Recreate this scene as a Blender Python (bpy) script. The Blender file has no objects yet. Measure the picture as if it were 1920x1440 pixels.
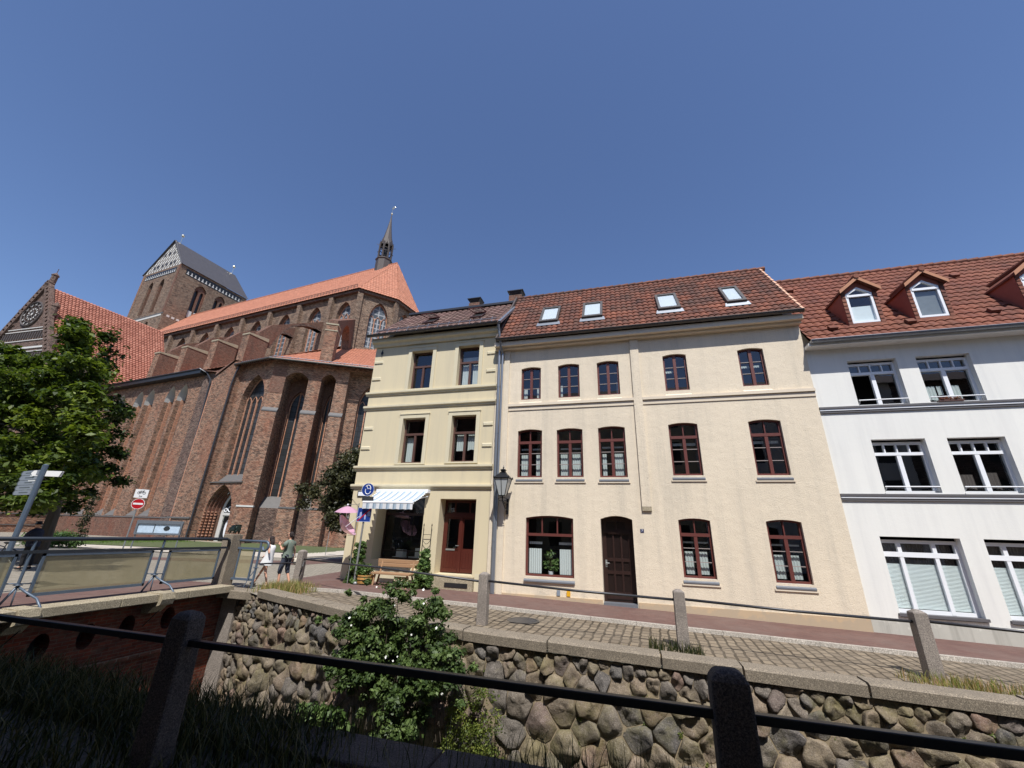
import bpy, bmesh, math, random
import numpy as np
from mathutils import Vector, Matrix, noise
from mathutils.geometry import tessellate_polygon
rnd = random.Random(7)
nr = np.random.RandomState(11)
R = math.radians
PI = math.pi
S = bpy.context.scene
COL = S.collection

# ------------------------------------------------------------------ camera
cam_d = bpy.data.cameras.new('camera'); cam = bpy.data.objects.new('camera', cam_d); COL.objects.link(cam)
cam_d.sensor_width = 36.0; cam_d.lens = 14.207; cam_d.clip_start = 0.05; cam_d.clip_end = 3000
CR = ((0.96375, -0.06425, -0.258957), (0.264965, 0.344383, 0.900663), (0.031313, -0.936628, 0.348923))
cam.matrix_world = Matrix(((CR[0][0], -CR[0][1], -CR[0][2], 0), (CR[1][0], -CR[1][1], -CR[1][2], 0),
                           (CR[2][0], -CR[2][1], -CR[2][2], 0), (0, 0, 0, 1)))
S.camera = cam
# ------------------------------------------------------------------ light
SUN_EL, SUN_AZ = 57.0, 22.0          # azimuth measured from -Y towards +X
sd = Vector((math.sin(R(SUN_AZ)) * math.cos(R(SUN_EL)), -math.cos(R(SUN_AZ)) * math.cos(R(SUN_EL)), math.sin(R(SUN_EL))))
sl = bpy.data.lights.new('sun', 'SUN'); sl.energy = 4.2; sl.angle = R(0.5); sl.color = (1.0, 0.97, 0.935)
so = bpy.data.objects.new('sun', sl); COL.objects.link(so)
so.rotation_euler = sd.to_track_quat('Z', 'Y').to_euler(); so.location = (0, 0, 80)
W = bpy.data.worlds.new('World'); S.world = W; W.use_nodes = True
wn = W.node_tree; bg = wn.nodes['Background']
sky = wn.nodes.new('ShaderNodeTexSky'); sky.sky_type = 'NISHITA'; sky.sun_disc = False
sky.sun_elevation = R(SUN_EL); sky.sun_rotation = math.atan2(sd.x, sd.y)
sky.air_density = 1.0; sky.dust_density = 0.5; sky.ozone_density = 4.5; sky.altitude = 0
hs = wn.nodes.new('ShaderNodeHueSaturation'); hs.inputs['Saturation'].default_value = 1.04; hs.inputs['Hue'].default_value = 0.507; wn.links.new(sky.outputs[0], hs.inputs['Color']); wn.links.new(hs.outputs[0], bg.inputs[0]); bg.inputs[1].default_value = 0.110
S.view_settings.view_transform = 'Standard'; S.view_settings.look = 'None'
S.view_settings.exposure = 0.42; S.view_settings.gamma = 1.0
S.render.engine = 'CYCLES'
S.cycles.max_bounces = 6; S.cycles.transparent_max_bounces = 16

# ------------------------------------------------------------------ helpers
BASE = {}
def tag(o, label=None, cat=None, group=None, kind=None):
    if label: o['label'] = label
    if cat: o['category'] = cat
    if group: o['group'] = group
    if kind: o['kind'] = kind
    return o
def thing(name, label, cat, base=(0, 0, 0), rotz=0.0, group=None, local=False):
    """Empty at the thing's base. base is given in the thing's own (rotated) frame."""
    o = bpy.data.objects.new(name, None); COL.objects.link(o)
    b = Vector(base)
    o.location = Matrix.Rotation(rotz, 3, 'Z') @ b if not local else b
    o.rotation_euler = (0, 0, rotz); o.empty_display_size = 0.3
    BASE[o.name] = Vector((0, 0, 0)) if local else b
    return tag(o, label, cat, group)
def place(o, parent):
    if parent is not None:
        o.parent = parent
        if parent.name in BASE: o.location = -BASE[parent.name]
def copy_tree(o, parent=None):
    c = o.copy(); COL.objects.link(c)
    if parent is not None: c.parent = parent
    if o.name in BASE: BASE[c.name] = BASE[o.name]
    for ch in list(o.children): copy_tree(ch, c)
    return c

def finish(me, name, mats, parent, smooth, uv=True):
    if uv and len(me.polygons):
        nl = len(me.loops); npoly = len(me.polygons)
        co = np.empty(len(me.vertices) * 3); me.vertices.foreach_get('co', co); co = co.reshape(-1, 3)
        nm = np.empty(npoly * 3); me.polygons.foreach_get('normal', nm); nm = nm.reshape(-1, 3)
        lt = np.empty(npoly, dtype=np.int32); me.polygons.foreach_get('loop_total', lt)
        li = np.empty(nl, dtype=np.int32); me.loops.foreach_get('vertex_index', li)
        N = np.repeat(nm, lt, axis=0); P = co[li]
        U = np.stack([-N[:, 1], N[:, 0], np.zeros(nl)], 1); L = np.linalg.norm(U, axis=1)
        flat = L < 0.2; U[flat] = (1, 0, 0); L[flat] = 1; U /= L[:, None]
        Vv = np.cross(N, U); Vv[flat] = (0, 1, 0)
        uvs = np.stack([(P * U).sum(1), (P * Vv).sum(1)], 1)
        lay = me.uv_layers.new(name='UVMap'); lay.data.foreach_set('uv', uvs.ravel())
    for m in (mats if isinstance(mats, (list, tuple)) else [mats]): me.materials.append(m)
    if smooth: me.polygons.foreach_set('use_smooth', [True] * len(me.polygons))
    o = bpy.data.objects.new(name, me); COL.objects.link(o); place(o, parent)
    return o

class MB:
    def __init__(s): s.v = []; s.f = []; s.m = []; s.t = []
    def face(s, pts, m=0, t=0.5):
        b = len(s.v); s.v += [tuple(p) for p in pts]; s.f.append(tuple(range(b, b + len(pts)))); s.m.append(m); s.t.append(t); return s
    def box(s, x0, x1, y0, y1, z0, z1, m=0, t=0.5):
        b = len(s.v)
        s.v += [(x0, y0, z0), (x1, y0, z0), (x1, y1, z0), (x0, y1, z0), (x0, y0, z1), (x1, y0, z1), (x1, y1, z1), (x0, y1, z1)]
        for q in ((3, 2, 1, 0), (4, 5, 6, 7), (0, 1, 5, 4), (1, 2, 6, 5), (2, 3, 7, 6), (3, 0, 4, 7)):
            s.f.append(tuple(b + i for i in q)); s.m.append(m); s.t.append(t)
        return s
    def prism(s, poly, fr, d0, d1, m=0, mside=None, t=0.5):
        """poly (u,v) counter-clockwise seen against W; extruded from w=d0 (front) to d1 (back)."""
        mside = m if mside is None else mside
        a = [fr(u, v, d0) for u, v in poly]; c = [fr(u, v, d1) for u, v in poly]
        s.face(a, m, t); s.face(c[::-1], m, t)
        n = len(poly)
        for i in range(n):
            j = (i + 1) % n; s.face([a[i], c[i], c[j], a[j]], mside, t)
        return s
    def panel(s, fr, outer, holes, w=0.0, depth=0.3, m=0, mr=None, mrs=None):
        """flat wall with holes; every hole gets reveals of the given depth (or per-hole list)."""
        loops = [outer] + holes
        pl = [[Vector((p[0], p[1], 0)) for p in lp] for lp in loops]
        flat = [p for lp in loops for p in lp]
        b = len(s.v); s.v += [tuple(fr(p[0], p[1], w)) for p in flat]
        for tri in tessellate_polygon(pl):
            a, c, d = [flat[i] for i in tri]
            ar = (c[0] - a[0]) * (d[1] - a[1]) - (c[1] - a[1]) * (d[0] - a[0])
            if abs(ar) < 1e-9: continue
            q = tri if ar > 0 else tri[::-1]
            s.f.append(tuple(b + i for i in q)); s.m.append(m); s.t.append(0.5)
        for hi, h in enumerate(holes):
            dd = depth[hi] if isinstance(depth, (list, tuple)) else depth
            n = len(h)
            ccw = sum(h[i][0] * h[(i + 1) % n][1] - h[(i + 1) % n][0] * h[i][1] for i in range(n)) > 0
            for i in range(n):
                p, q = h[i], h[(i + 1) % n]
                if not ccw: p, q = q, p
                mm = mr if mr is not None else m
                if mrs is not None: mm = mrs(p, q, mm)
                s.face([fr(p[0], p[1], w), fr(q[0], q[1], w), fr(q[0], q[1], w - dd), fr(p[0], p[1], w - dd)], mm)
        return s
    def tube(s, pts, r, seg=8, m=0, cap=True, t=0.5):
        pts = [Vector(p) for p in pts]; n = len(pts)
        rr = r if isinstance(r, (list, tuple)) else [r] * n
        b = len(s.v); prev = None
        for i, p in enumerate(pts):
            d = (pts[min(i + 1, n - 1)] - pts[max(i - 1, 0)])
            d = d.normalized() if d.length > 1e-9 else Vector((0, 0, 1))
            if prev is None:
                a = Vector((0, 0, 1)) if abs(d.z) < 0.9 else Vector((1, 0, 0))
                u = d.cross(a).normalized()
            else:
                u = (prev - d * prev.dot(d)).normalized()
            prev = u; w_ = d.cross(u)
            for k in range(seg):
                an = 2 * PI * k / seg
                s.v.append(tuple(p + (u * math.cos(an) + w_ * math.sin(an)) * rr[i]))
        for i in range(n - 1):
            for k in range(seg):
                k2 = (k + 1) % seg
                s.f.append((b + i * seg + k, b + i * seg + k2, b + (i + 1) * seg + k2, b + (i + 1) * seg + k)); s.m.append(m); s.t.append(t)
        if cap:
            s.f.append(tuple(b + k for k in range(seg))[::-1]); s.m.append(m); s.t.append(t)
            s.f.append(tuple(b + (n - 1) * seg + k for k in range(seg))); s.m.append(m); s.t.append(t)
        return s
    def ball(s, c, r, seg=12, rings=8, m=0, t=0.5):
        """ellipsoid; r may be (rx,ry,rz)"""
        rx, ry, rz = r if isinstance(r, (list, tuple)) else (r, r, r)
        b = len(s.v)
        s.v.append((c[0], c[1], c[2] - rz))
        for i in range(1, rings):
            ph = -PI / 2 + PI * i / rings
            for k in range(seg):
                a = 2 * PI * k / seg
                s.v.append((c[0] + rx * math.cos(ph) * math.cos(a), c[1] + ry * math.cos(ph) * math.sin(a), c[2] + rz * math.sin(ph)))
        s.v.append((c[0], c[1], c[2] + rz)); top = len(s.v) - 1
        for k in range(seg):
            k2 = (k + 1) % seg
            s.f.append((b, b + 1 + k2, b + 1 + k)); s.m.append(m); s.t.append(t)
            s.f.append((top, b + 1 + (rings - 2) * seg + k, b + 1 + (rings - 2) * seg + k2)); s.m.append(m); s.t.append(t)
        for i in range(rings - 2):
            for k in range(seg):
                k2 = (k + 1) % seg; q = b + 1 + i * seg
                s.f.append((q + k, q + k2, q + seg + k2, q + seg + k)); s.m.append(m); s.t.append(t)
        return s
    def lathe(s, c, prof, seg=16, m=0, t=0.5):
        b = len(s.v); n = len(prof)
        for r, z in prof:
            for k in range(seg):
                a = 2 * PI * k / seg; s.v.append((c[0] + r * math.cos(a), c[1] + r * math.sin(a), c[2] + z))
        for i in range(n - 1):
            for k in range(seg):
                k2 = (k + 1) % seg
                s.f.append((b + i * seg + k, b + i * seg + k2, b + (i + 1) * seg + k2, b + (i + 1) * seg + k)); s.m.append(m); s.t.append(t)
        return s
    def frustum(s, cx, cy, z0, z1, a0, b0, a1, b1, m=0, t=0.5):
        b = len(s.v)
        s.v += [(cx - a0, cy - b0, z0), (cx + a0, cy - b0, z0), (cx + a0, cy + b0, z0), (cx - a0, cy + b0, z0),
                (cx - a1, cy - b1, z1), (cx + a1, cy - b1, z1), (cx + a1, cy + b1, z1), (cx - a1, cy + b1, z1)]
        for q in ((3, 2, 1, 0), (4, 5, 6, 7), (0, 1, 5, 4), (1, 2, 6, 5), (2, 3, 7, 6), (3, 0, 4, 7)):
            s.f.append(tuple(b + i for i in q)); s.m.append(m); s.t.append(t)
        return s
    def build(s, name, mats, parent=None, smooth=False, bevel=0.0, uv=True, attr=False):
        me = bpy.data.meshes.new(name); me.from_pydata(s.v, [], s.f); me.update()
        if any(s.m): me.polygons.foreach_set('material_index', s.m)
        if attr:
            at = me.attributes.new('tint', 'FLOAT', 'FACE'); at.data.foreach_set('value', s.t)
        o = finish(me, name, mats, parent, smooth, uv)
        if bevel:
            b = o.modifiers.new('bevel', 'BEVEL'); b.width = bevel; b.segments = 2; b.limit_method = 'ANGLE'
        return o

def build_np(name, V, F, T, mats, parent=None, smooth=False, uv=False):
    me = bpy.data.meshes.new(name); k = F.shape[1]
    me.vertices.add(len(V)); me.vertices.foreach_set('co', V.astype(np.float32).ravel())
    me.loops.add(F.size); me.loops.foreach_set('vertex_index', F.astype(np.int32).ravel())
    me.polygons.add(len(F)); me.polygons.foreach_set('loop_start', np.arange(0, F.size, k, dtype=np.int32))
    me.polygons.foreach_set('loop_total', np.full(len(F), k, dtype=np.int32))
    me.update(calc_edges=True)
    at = me.attributes.new('tint', 'FLOAT', 'FACE'); at.data.foreach_set('value', T.astype(np.float32))
    return finish(me, name, mats, parent, smooth, uv)

def frame(o, U, V, Wd):
    o, U, V, Wd = Vector(o), Vector(U), Vector(V), Vector(Wd)
    return lambda u, v, w=0.0: o + U * u + V * v + Wd * w
FRONT = frame((0, 14.5, 0), (1, 0, 0), (0, 0, 1), (0, -1, 0))      # facade line of the row of houses
def rect(a, b, c, d): return [(a, c), (b, c), (b, d), (a, d)]
def seg_arch(a, b, c, d, rise, n=6):
    """rectangle with a segmental head; d is the height at the springing"""
    pts = [(a, c), (b, c)]
    for i in range(n + 1):
        t = i / n; pts.append((b + (a - b) * t, d + rise * (1 - (2 * t - 1) ** 2)))
    return pts
def pointed(a, b, c, sp, top, n=5):
    """lancet: springing at sp, apex at top"""
    mid = (a + b) / 2; pts = [(a, c), (b, c)]
    for i in range(n + 1):
        t = i / n; an = t * PI / 2 * 0.78; k = math.sin(PI / 2 * 0.78); h = 1 - math.cos(an)
        pts.append((b - (b - mid) * h / (1 - math.cos(PI / 2 * 0.78)), sp + (top - sp) * math.sin(an) / k))
    for i in range(n - 1, -1, -1):
        t = i / n; an = t * PI / 2 * 0.78; k = math.sin(PI / 2 * 0.78); h = 1 - math.cos(an)
        pts.append((a + (mid - a) * h / (1 - math.cos(PI / 2 * 0.78)), sp + (top - sp) * math.sin(an) / k))
    return pts

# ------------------------------------------------------------------ materials
class NT:
    def __init__(s, name):
        s.mat = bpy.data.materials.new(name); s.mat.use_nodes = True; s.t = s.mat.node_tree
        s.b = s.t.nodes['Principled BSDF']; s.out = s.t.nodes['Material Output']
        s.tc = s.t.nodes.new('ShaderNodeTexCoord')
    def n(s, kind, **kw):
        nd = s.t.nodes.new('ShaderNode' + kind)
        for k, v in kw.items():
            if k.startswith('_'): setattr(nd, k[1:], v)
            else: nd.inputs[k.replace('_', ' ')].default_value = v
        return nd
    def l(s, a, b): s.t.links.new(a, b)
    def noise(s, scale, vec=None, detail=4, rough=0.55, dist=0.0):
        nd = s.n('TexNoise', Scale=scale, Detail=detail, Roughness=rough, Distortion=dist)
        s.l(vec if vec is not None else s.tc.outputs['Object'], nd.inputs['Vector']); return nd.outputs['Fac']
    def mapv(s, src, scale=(1, 1, 1), rot=(0, 0, 0), loc=(0, 0, 0)):
        nd = s.n('Mapping'); nd.inputs['Scale'].default_value = scale; nd.inputs['Rotation'].default_value = rot; nd.inputs['Location'].default_value = loc
        s.l(src, nd.inputs['Vector']); return nd.outputs[0]
    def ramp(s, fac, stops):
        nd = s.n('ValToRGB'); cr = nd.color_ramp
        while len(cr.elements) < len(stops): cr.elements.new(0.5)
        for e, (p, c) in zip(cr.elements, stops):
            e.position = p; e.color = (c[0], c[1], c[2], 1) if hasattr(c, '__len__') else (c, c, c, 1)
        s.l(fac, nd.inputs[0]); return nd.outputs[0]
    def mix(s, fac, a, b, mode='MIX'):
        nd = s.n('Mix', _data_type='RGBA', _blend_type=mode)
        for i, x in ((0, fac), (6, a), (7, b)):
            if isinstance(x, (int, float)): nd.inputs[i].default_value = x
            elif isinstance(x, (tuple, list)): nd.inputs[i].default_value = (x[0], x[1], x[2], 1)
            else: s.l(x, nd.inputs[i])
        return nd.outputs[2]
    def math(s, op, a, b=0.0):
        nd = s.n('Math', _operation=op)
        for i, x in ((0, a), (1, b)):
            if isinstance(x, (int, float)): nd.inputs[i].default_value = x
            else: s.l(x, nd.inputs[i])
        return nd.outputs[0]
    def attr(s, name='tint'):
        nd = s.n('Attribute', _attribute_name=name); return nd.outputs['Fac']
    def bump(s, h, strength=0.5, dist=0.02):
        nd = s.n('Bump', Strength=strength, Distance=dist); s.l(h, nd.inputs['Height']); s.l(nd.outputs[0], s.b.inputs['Normal'])
    def fin(s, col=None, rough=0.8, metal=0.0, spec=0.5):
        if col is not None:
            if isinstance(col, (tuple, list)): s.b.inputs['Base Color'].default_value = (col[0], col[1], col[2], 1)
            else: s.l(col, s.b.inputs['Base Color'])
        if isinstance(rough, (int, float)): s.b.inputs['Roughness'].default_value = rough
        else: s.l(rough, s.b.inputs['Roughness'])
        s.b.inputs['Metallic'].default_value = metal; s.b.inputs['Specular IOR Level'].default_value = spec
        return s.mat

def srgb(r, g, b):
    f = lambda c: (c / 255 / 12.92) if c / 255 <= 0.04045 else ((c / 255 + 0.055) / 1.055) ** 2.4
    return (f(r), f(g), f(b))
def dim(c, k): return tuple(x * k for x in c)

def m_simple(name, col, rough=0.7, metal=0.0, var=0.25, vs=6.0, bump=0.0, bs=60.0, spec=0.5, stretch=(1, 1, 1), tint=0.0):
    n = NT(name); v = n.mapv(n.tc.outputs['Object'], stretch)
    c = n.mix(n.noise(vs, v, 6), dim(col, 1 - var), dim(col, 1 + var))
    if tint:
        c = n.mix(1.0, c, n.ramp(n.attr(), [(0, 1 - tint), (1, 1 + tint)]), 'MULTIPLY')
    if bump: n.bump(n.noise(bs, v, 5, 0.6), bump, 0.01)
    return n.fin(c, rough, metal, spec)

def m_plaster(name, col, grain=90.0, strength=0.35, stain=0.12, rough=0.9, dist=0.01, dirt=(0.35, 0.33, 0.28), fleck=0.0):
    n = NT(name)
    big = n.noise(0.7, n.mapv(n.tc.outputs['Object'], (1, 1, 0.35)), 6, 0.65)
    c = n.mix(n.ramp(big, [(0.35, 0), (0.75, stain)]), col, dim(dirt, 1.0))
    c = n.mix(n.math('MULTIPLY', n.ramp(n.noise(0.9, n.mapv(n.tc.outputs['Object'], (3.2, 3.2, 0.18)), 5, 0.7), [(0.47, 0), (0.75, 1)]), stain * 2.0), c, dirt)
    c = n.mix(n.math('MULTIPLY', n.noise(14, None, 4), 0.16), c, dim(col, 0.8))
    sp = n.n('SeparateXYZ'); n.l(n.tc.outputs['Object'], sp.inputs[0])
    foot = n.ramp(n.math('ADD', n.math('MULTIPLY', n.math('ADD', sp.outputs[2], 1.15), 0.6), n.math('MULTIPLY', n.noise(1.9, None, 6, 0.7), 0.9)), [(0.0, 0.30), (0.05, 0.0)])
    c = n.mix(foot, c, dim(dirt, 0.9))
    c = n.mix(n.math('MULTIPLY', n.ramp(n.noise(0.33, n.mapv(n.tc.outputs['Object'], loc=(7, 2, 5)), 3, 0.5), [(0.5, 0), (0.56, 1)]), stain * 0.6), c, dim(col, 1.12))
    g = n.noise(grain, None, 3, 0.7)
    if fleck:
        c = n.mix(n.math('MULTIPLY', n.ramp(g, [(0.30, 1), (0.42, 0)]), fleck), c, dim(col, 0.35))
    h = n.math('ADD', g, n.math('MULTIPLY', n.noise(4, None, 4), 1.2))
    n.bump(h, strength, dist)
    return n.fin(c, rough, 0, 0.25)

def m_brick(name, c1, c2, mortar, bw=0.3, bh=0.11, ms=0.012, dark=(0.05, 0.035, 0.03), dk=0.6, bump=0.5, patch=(0.35, 0.12, 0.07), pk=0.5, seed=0.0):
    n = NT(name); uv = n.tc.outputs['UV']
    uv = n.mapv(uv, loc=(seed, seed * 0.7, 0))
    b = n.n('TexBrick', Scale=1.0, Mortar_Size=ms, Mortar_Smooth=0.2, Bias=0.0, Brick_Width=bw, Row_Height=bh)
    b.inputs['Color1'].default_value = (*c1, 1); b.inputs['Color2'].default_value = (*c2, 1); b.inputs['Mortar'].default_value = (*mortar, 1)
    n.l(uv, b.inputs['Vector'])
    c = b.outputs['Color']
    # dark headers, patches of newer brick, soot streaks
    cell = n.n('TexVoronoi', _feature='F1', Scale=1.0); n.l(n.mapv(uv, (1 / bw, 1 / bh, 1)), cell.inputs['Vector'])
    rc = n.n('SeparateColor'); n.l(cell.outputs['Color'], rc.inputs[0])
    c = n.mix(n.math('MULTIPLY', n.ramp(rc.outputs[0], [(0.62, 0), (0.72, 1)]), dk), c, dark)
    c = n.mix(n.math('MULTIPLY', n.ramp(rc.outputs[1], [(0.7, 0), (0.85, 1)]), 0.35), c, dim(mortar, 1.0))
    c = n.mix(n.math('MULTIPLY', n.ramp(n.noise(0.35, n.mapv(n.tc.outputs['Object'], (1, 1, 0.5), loc=(seed, 0, 0)), 6, 0.65), [(0.52, 0), (0.68, 1)]), pk), c, patch)
    c = n.mix(n.math('MULTIPLY', n.ramp(n.noise(0.8, n.mapv(n.tc.outputs['Object'], (1.4, 1.4, 0.3), loc=(0, seed, 3)), 6, 0.7), [(0.5, 0), (0.75, 1)]), 0.5), c, dim(dark, 1.2))
    c = n.mix(1.0, c, n.ramp(n.noise(3.4, n.mapv(n.tc.outputs['Object'], (1, 1, 2.2)), 4, 0.75), [(0.3, 0.62), (0.5, 1.0), (0.7, 1.38)]), 'MULTIPLY')
    n.bump(n.math('SUBTRACT', 1.0, b.outputs['Fac']), bump, 0.012)
    return n.fin(c, 0.88, 0, 0.25)

def m_tile(name, stops, rough=0.75, moss=None, ns=8.0):
    n = NT(name)
    dr = n.noise(0.9, n.mapv(n.tc.outputs['Object'], (1, 1, 1.6)), 6, 0.7)
    f_ = n.math('ADD', n.math('MULTIPLY', n.attr(), 0.36), n.math('MULTIPLY', n.math('SUBTRACT', dr, 0.5), 2.2))
    c = n.ramp(n.math('ADD', f_, 0.29), stops)
    nz = n.noise(ns, None, 5, 0.6)
    c = n.mix(1.0, c, n.ramp(nz, [(0.25, 0.72), (0.75, 1.2)]), 'MULTIPLY')
    if moss:
        c = n.mix(n.ramp(n.noise(0.8, n.mapv(n.tc.outputs['Object'], (1, 1, 1)), 6, 0.7), [(0.45, 0), (0.7, moss[1])]), c, moss[0])
    n.bump(nz, 0.25, 0.01)
    return n.fin(c, rough, 0, 0.3)

def m_glass(name, tint=(0.84, 0.88, 0.88), ior=1.5, rough=0.01):
    n = NT(name); n.t.nodes.remove(n.b)
    tr = n.n('BsdfTransparent'); tr.inputs[0].default_value = (*tint, 1)
    gl = n.n('BsdfGlossy'); gl.inputs['Roughness'].default_value = rough; gl.inputs[0].default_value = (0.9, 0.93, 1, 1)
    ge = n.n('NewGeometry'); dt = n.n('VectorMath', _operation='DOT_PRODUCT'); n.l(ge.outputs['Normal'], dt.inputs[0]); n.l(ge.outputs['Incoming'], dt.inputs[1])
    f0 = ((ior - 1) / (ior + 1)) ** 2 * 2.0
    fr = n.math('ADD', f0, n.math('MULTIPLY', n.math('POWER', n.math('SUBTRACT', 1.0, n.math('ABSOLUTE', dt.outputs['Value'])), 4.0), 1 - f0)); mx = n.n('MixShader')
    bp = n.n('Bump', Strength=0.05, Distance=0.03); n.l(n.noise(1.3, None, 2), bp.inputs['Height']); n.l(bp.outputs[0], gl.inputs['Normal'])
    n.l(fr, mx.inputs[0]); n.l(tr.outputs[0], mx.inputs[1]); n.l(gl.outputs[0], mx.inputs[2]); n.l(mx.outputs[0], n.out.inputs[0])
    return n.mat

def m_leaf(name, stops, rough=0.5, trans=0.35):
    n = NT(name)
    c = n.ramp(n.attr(), stops)
    c = n.fin(c, rough, 0, 0.35) and None
    # thin leaf: part of the light passes through
    tl = n.n('BsdfTranslucent'); mx = n.n('MixShader'); mx.inputs[0].default_value = trans
    n.l(n.ramp(n.attr(), [(p, (col[0] * 1.3, col[1] * 1.35, col[2] * 0.8)) for p, col in stops]), tl.inputs[0])
    n.l(n.b.outputs[0], mx.inputs[1]); n.l(tl.outputs[0], mx.inputs[2]); n.l(mx.outputs[0], n.out.inputs[0])
    return n.mat

M = {}
M['yellow'] = m_plaster('ochre_plaster', srgb(212, 199, 166), 60, 0.16, 0.14)
M['yellow_trim'] = m_plaster('ochre_trim', srgb(212, 202, 172), 60, 0.1, 0.16)
M['cream'] = m_plaster('roughcast_cream', srgb(226, 212, 188), 34, 0.42, 0.2, 0.92, 0.03, fleck=0.7)
M['cream_smooth'] = m_plaster('smooth_cream', srgb(220, 206, 184), 70, 0.15, 0.10)
M['plinth'] = m_plaster('ochre_plinth', srgb(192, 168, 136), 70, 0.12, 0.12)
M['white'] = m_plaster('white_plaster', srgb(230, 229, 222), 30, 0.22, 0.16, dirt=(0.5, 0.5, 0.5))
M['white_trim'] = m_plaster('white_trim', srgb(228, 228, 224), 60, 0.1, 0.10, dirt=(0.4, 0.4, 0.4))
M['white_dirty'] = m_plaster('white_plinth', srgb(205, 203, 192), 30, 0.2, 0.55, dirt=(0.3, 0.29, 0.25))
M['grey_trim'] = m_simple('grey_painted_trim', srgb(92, 90, 92), 0.6, var=0.1)
M['wood_red'] = m_simple('red_brown_frame', srgb(98, 52, 46), 0.45, var=0.12, stretch=(1, 1, 0.2), vs=20)
M['wood_brown'] = m_simple('brown_frame', srgb(88, 62, 54), 0.45, var=0.15, stretch=(1, 1, 0.2), vs=20)
M['wood_dark'] = m_simple('dark_door_wood', srgb(46, 29, 25), 0.4, var=0.2, stretch=(1, 1, 0.15), vs=18)
M['wood_door'] = m_simple('red_door_paint', srgb(78, 34, 26), 0.4, var=0.12, stretch=(1, 1, 0.15), vs=18)
M['pvc'] = m_simple('white_frame', srgb(232, 234, 236), 0.35, var=0.03)
M['pale_bar'] = m_simple('pale_glazing_bar', srgb(150, 140, 135), 0.4, var=0.05)
M['glass'] = m_glass('window_glass')
M['glass_clear'] = m_glass('shop_glass', (0.9, 0.93, 0.93), 1.4)
M['interior'] = m_simple('unlit_room_dark', (0.012, 0.011, 0.011), 0.9, var=0.4, vs=2)  # near-black colour stands in for the darkness of unlit rooms and openings
M['curtain'] = m_simple('white_curtain', (0.60, 0.64, 0.62), 0.9, var=0.08, vs=9, stretch=(8, 8, 0.4))
M['curtain_dark'] = m_simple('taupe_curtain', (0.12, 0.095, 0.085), 0.9, var=0.5, vs=4, stretch=(8, 8, 0.3))
M['blind'] = m_simple('pleated_blind', srgb(238, 242, 240), 0.7, var=0.04)
M['zinc'] = m_simple('zinc_sheet', srgb(140, 145, 152), 0.38, 0.6, 0.18, 5, stretch=(3, 3, 0.5))
M['zinc_dark'] = m_simple('weathered_gutter', srgb(88, 84, 80), 0.5, 0.4, 0.25, 4)
M['lead'] = m_simple('grey_sill_sheet', srgb(120, 124, 130), 0.45, 0.3, 0.12)
M['iron'] = m_simple('black_iron', (0.012, 0.013, 0.016), 0.38, 0.3, 0.3, 14, 0.12, 80)
M['iron_worn'] = m_simple('worn_dark_rail', (0.05, 0.05, 0.055), 0.4, 0.4, 0.4, 7)
M['steel_blue'] = m_simple('blue_grey_painted_steel', srgb(86, 100, 116), 0.4, 0.15, 0.14, 6)
M['steel_dark'] = m_simple('dark_blue_grey_steel', srgb(44, 50, 58), 0.42, 0.2, 0.15, 6)
M['galv'] = m_simple('galvanised_pole', srgb(150, 152, 150), 0.45, 0.5, 0.15, 10)
M['tile_red'] = m_tile('weathered_pantile', [(0.0, srgb(66, 48, 42)), (0.35, srgb(96, 62, 50)), (0.7, srgb(122, 74, 56)), (1.0, srgb(144, 92, 70))], moss=(srgb(84, 66, 56), 0.6))
M['tile_orange'] = m_tile('orange_pantile', [(0.0, srgb(96, 58, 48)), (0.5, srgb(118, 70, 54)), (1.0, srgb(138, 86, 66))], moss=(srgb(104, 78, 52), 0.25))
M['tile_brown'] = m_tile('brown_concrete_tile', [(0.0, srgb(88, 66, 60)), (0.5, srgb(112, 86, 78)), (1.0, srgb(134, 108, 98))], moss=(srgb(90, 84, 72), 0.4))
M['tile_church'] = m_tile('bright_clay_tile', [(0.0, srgb(168, 112, 88)), (0.5, srgb(180, 121, 96)), (1.0, srgb(190, 131, 106))], ns=2.0)
M['tile_transept'] = m_tile('monk_and_nun_tile', [(0.0, srgb(142, 90, 74)), (0.5, srgb(164, 108, 90)), (1.0, srgb(186, 132, 112))], ns=3.0)
MORT = srgb(168, 148, 132)
M['brick'] = m_brick('church_brick', srgb(150, 102, 77), srgb(100, 66, 51), srgb(158, 138, 118), dk=0.6, bw=0.32, bh=0.13, ms=0.02, patch=srgb(138, 84, 62), pk=0.45)
M['brick_dark'] = m_brick('dark_church_brick', srgb(96, 68, 60), srgb(72, 54, 50), srgb(140, 124, 110), dk=0.7, bw=0.32, bh=0.13, ms=0.018, pk=0.2, patch=srgb(112, 70, 54), seed=3.1)
M['brick_tower'] = m_brick('tower_brick', srgb(124, 98, 80), srgb(90, 70, 58), srgb(150, 134, 116), dk=0.5, bw=0.45, bh=0.2, ms=0.025, pk=0.2, patch=srgb(136, 92, 70), seed=1.7)
M['brick_light'] = m_brick('light_brick_rib', srgb(190, 132, 98), srgb(172, 112, 82), MORT, dk=0.15, bw=0.3, bh=0.13, ms=0.015, pk=0.2)
M['brick_red'] = m_brick('red_brick', srgb(118, 76, 60), srgb(90, 60, 48), srgb(128, 110, 96), dk=0.2, bw=0.25, bh=0.09, ms=0.012, pk=0.4, patch=srgb(120, 62, 44), seed=5.0)
M['brick_canal'] = m_brick('bridge_brick', srgb(120, 58, 40), srgb(92, 46, 34), srgb(104, 84, 70), dk=0.3, bw=0.24, bh=0.075, ms=0.008, pk=0.3, patch=srgb(90, 48, 36), seed=9.0)
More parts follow.
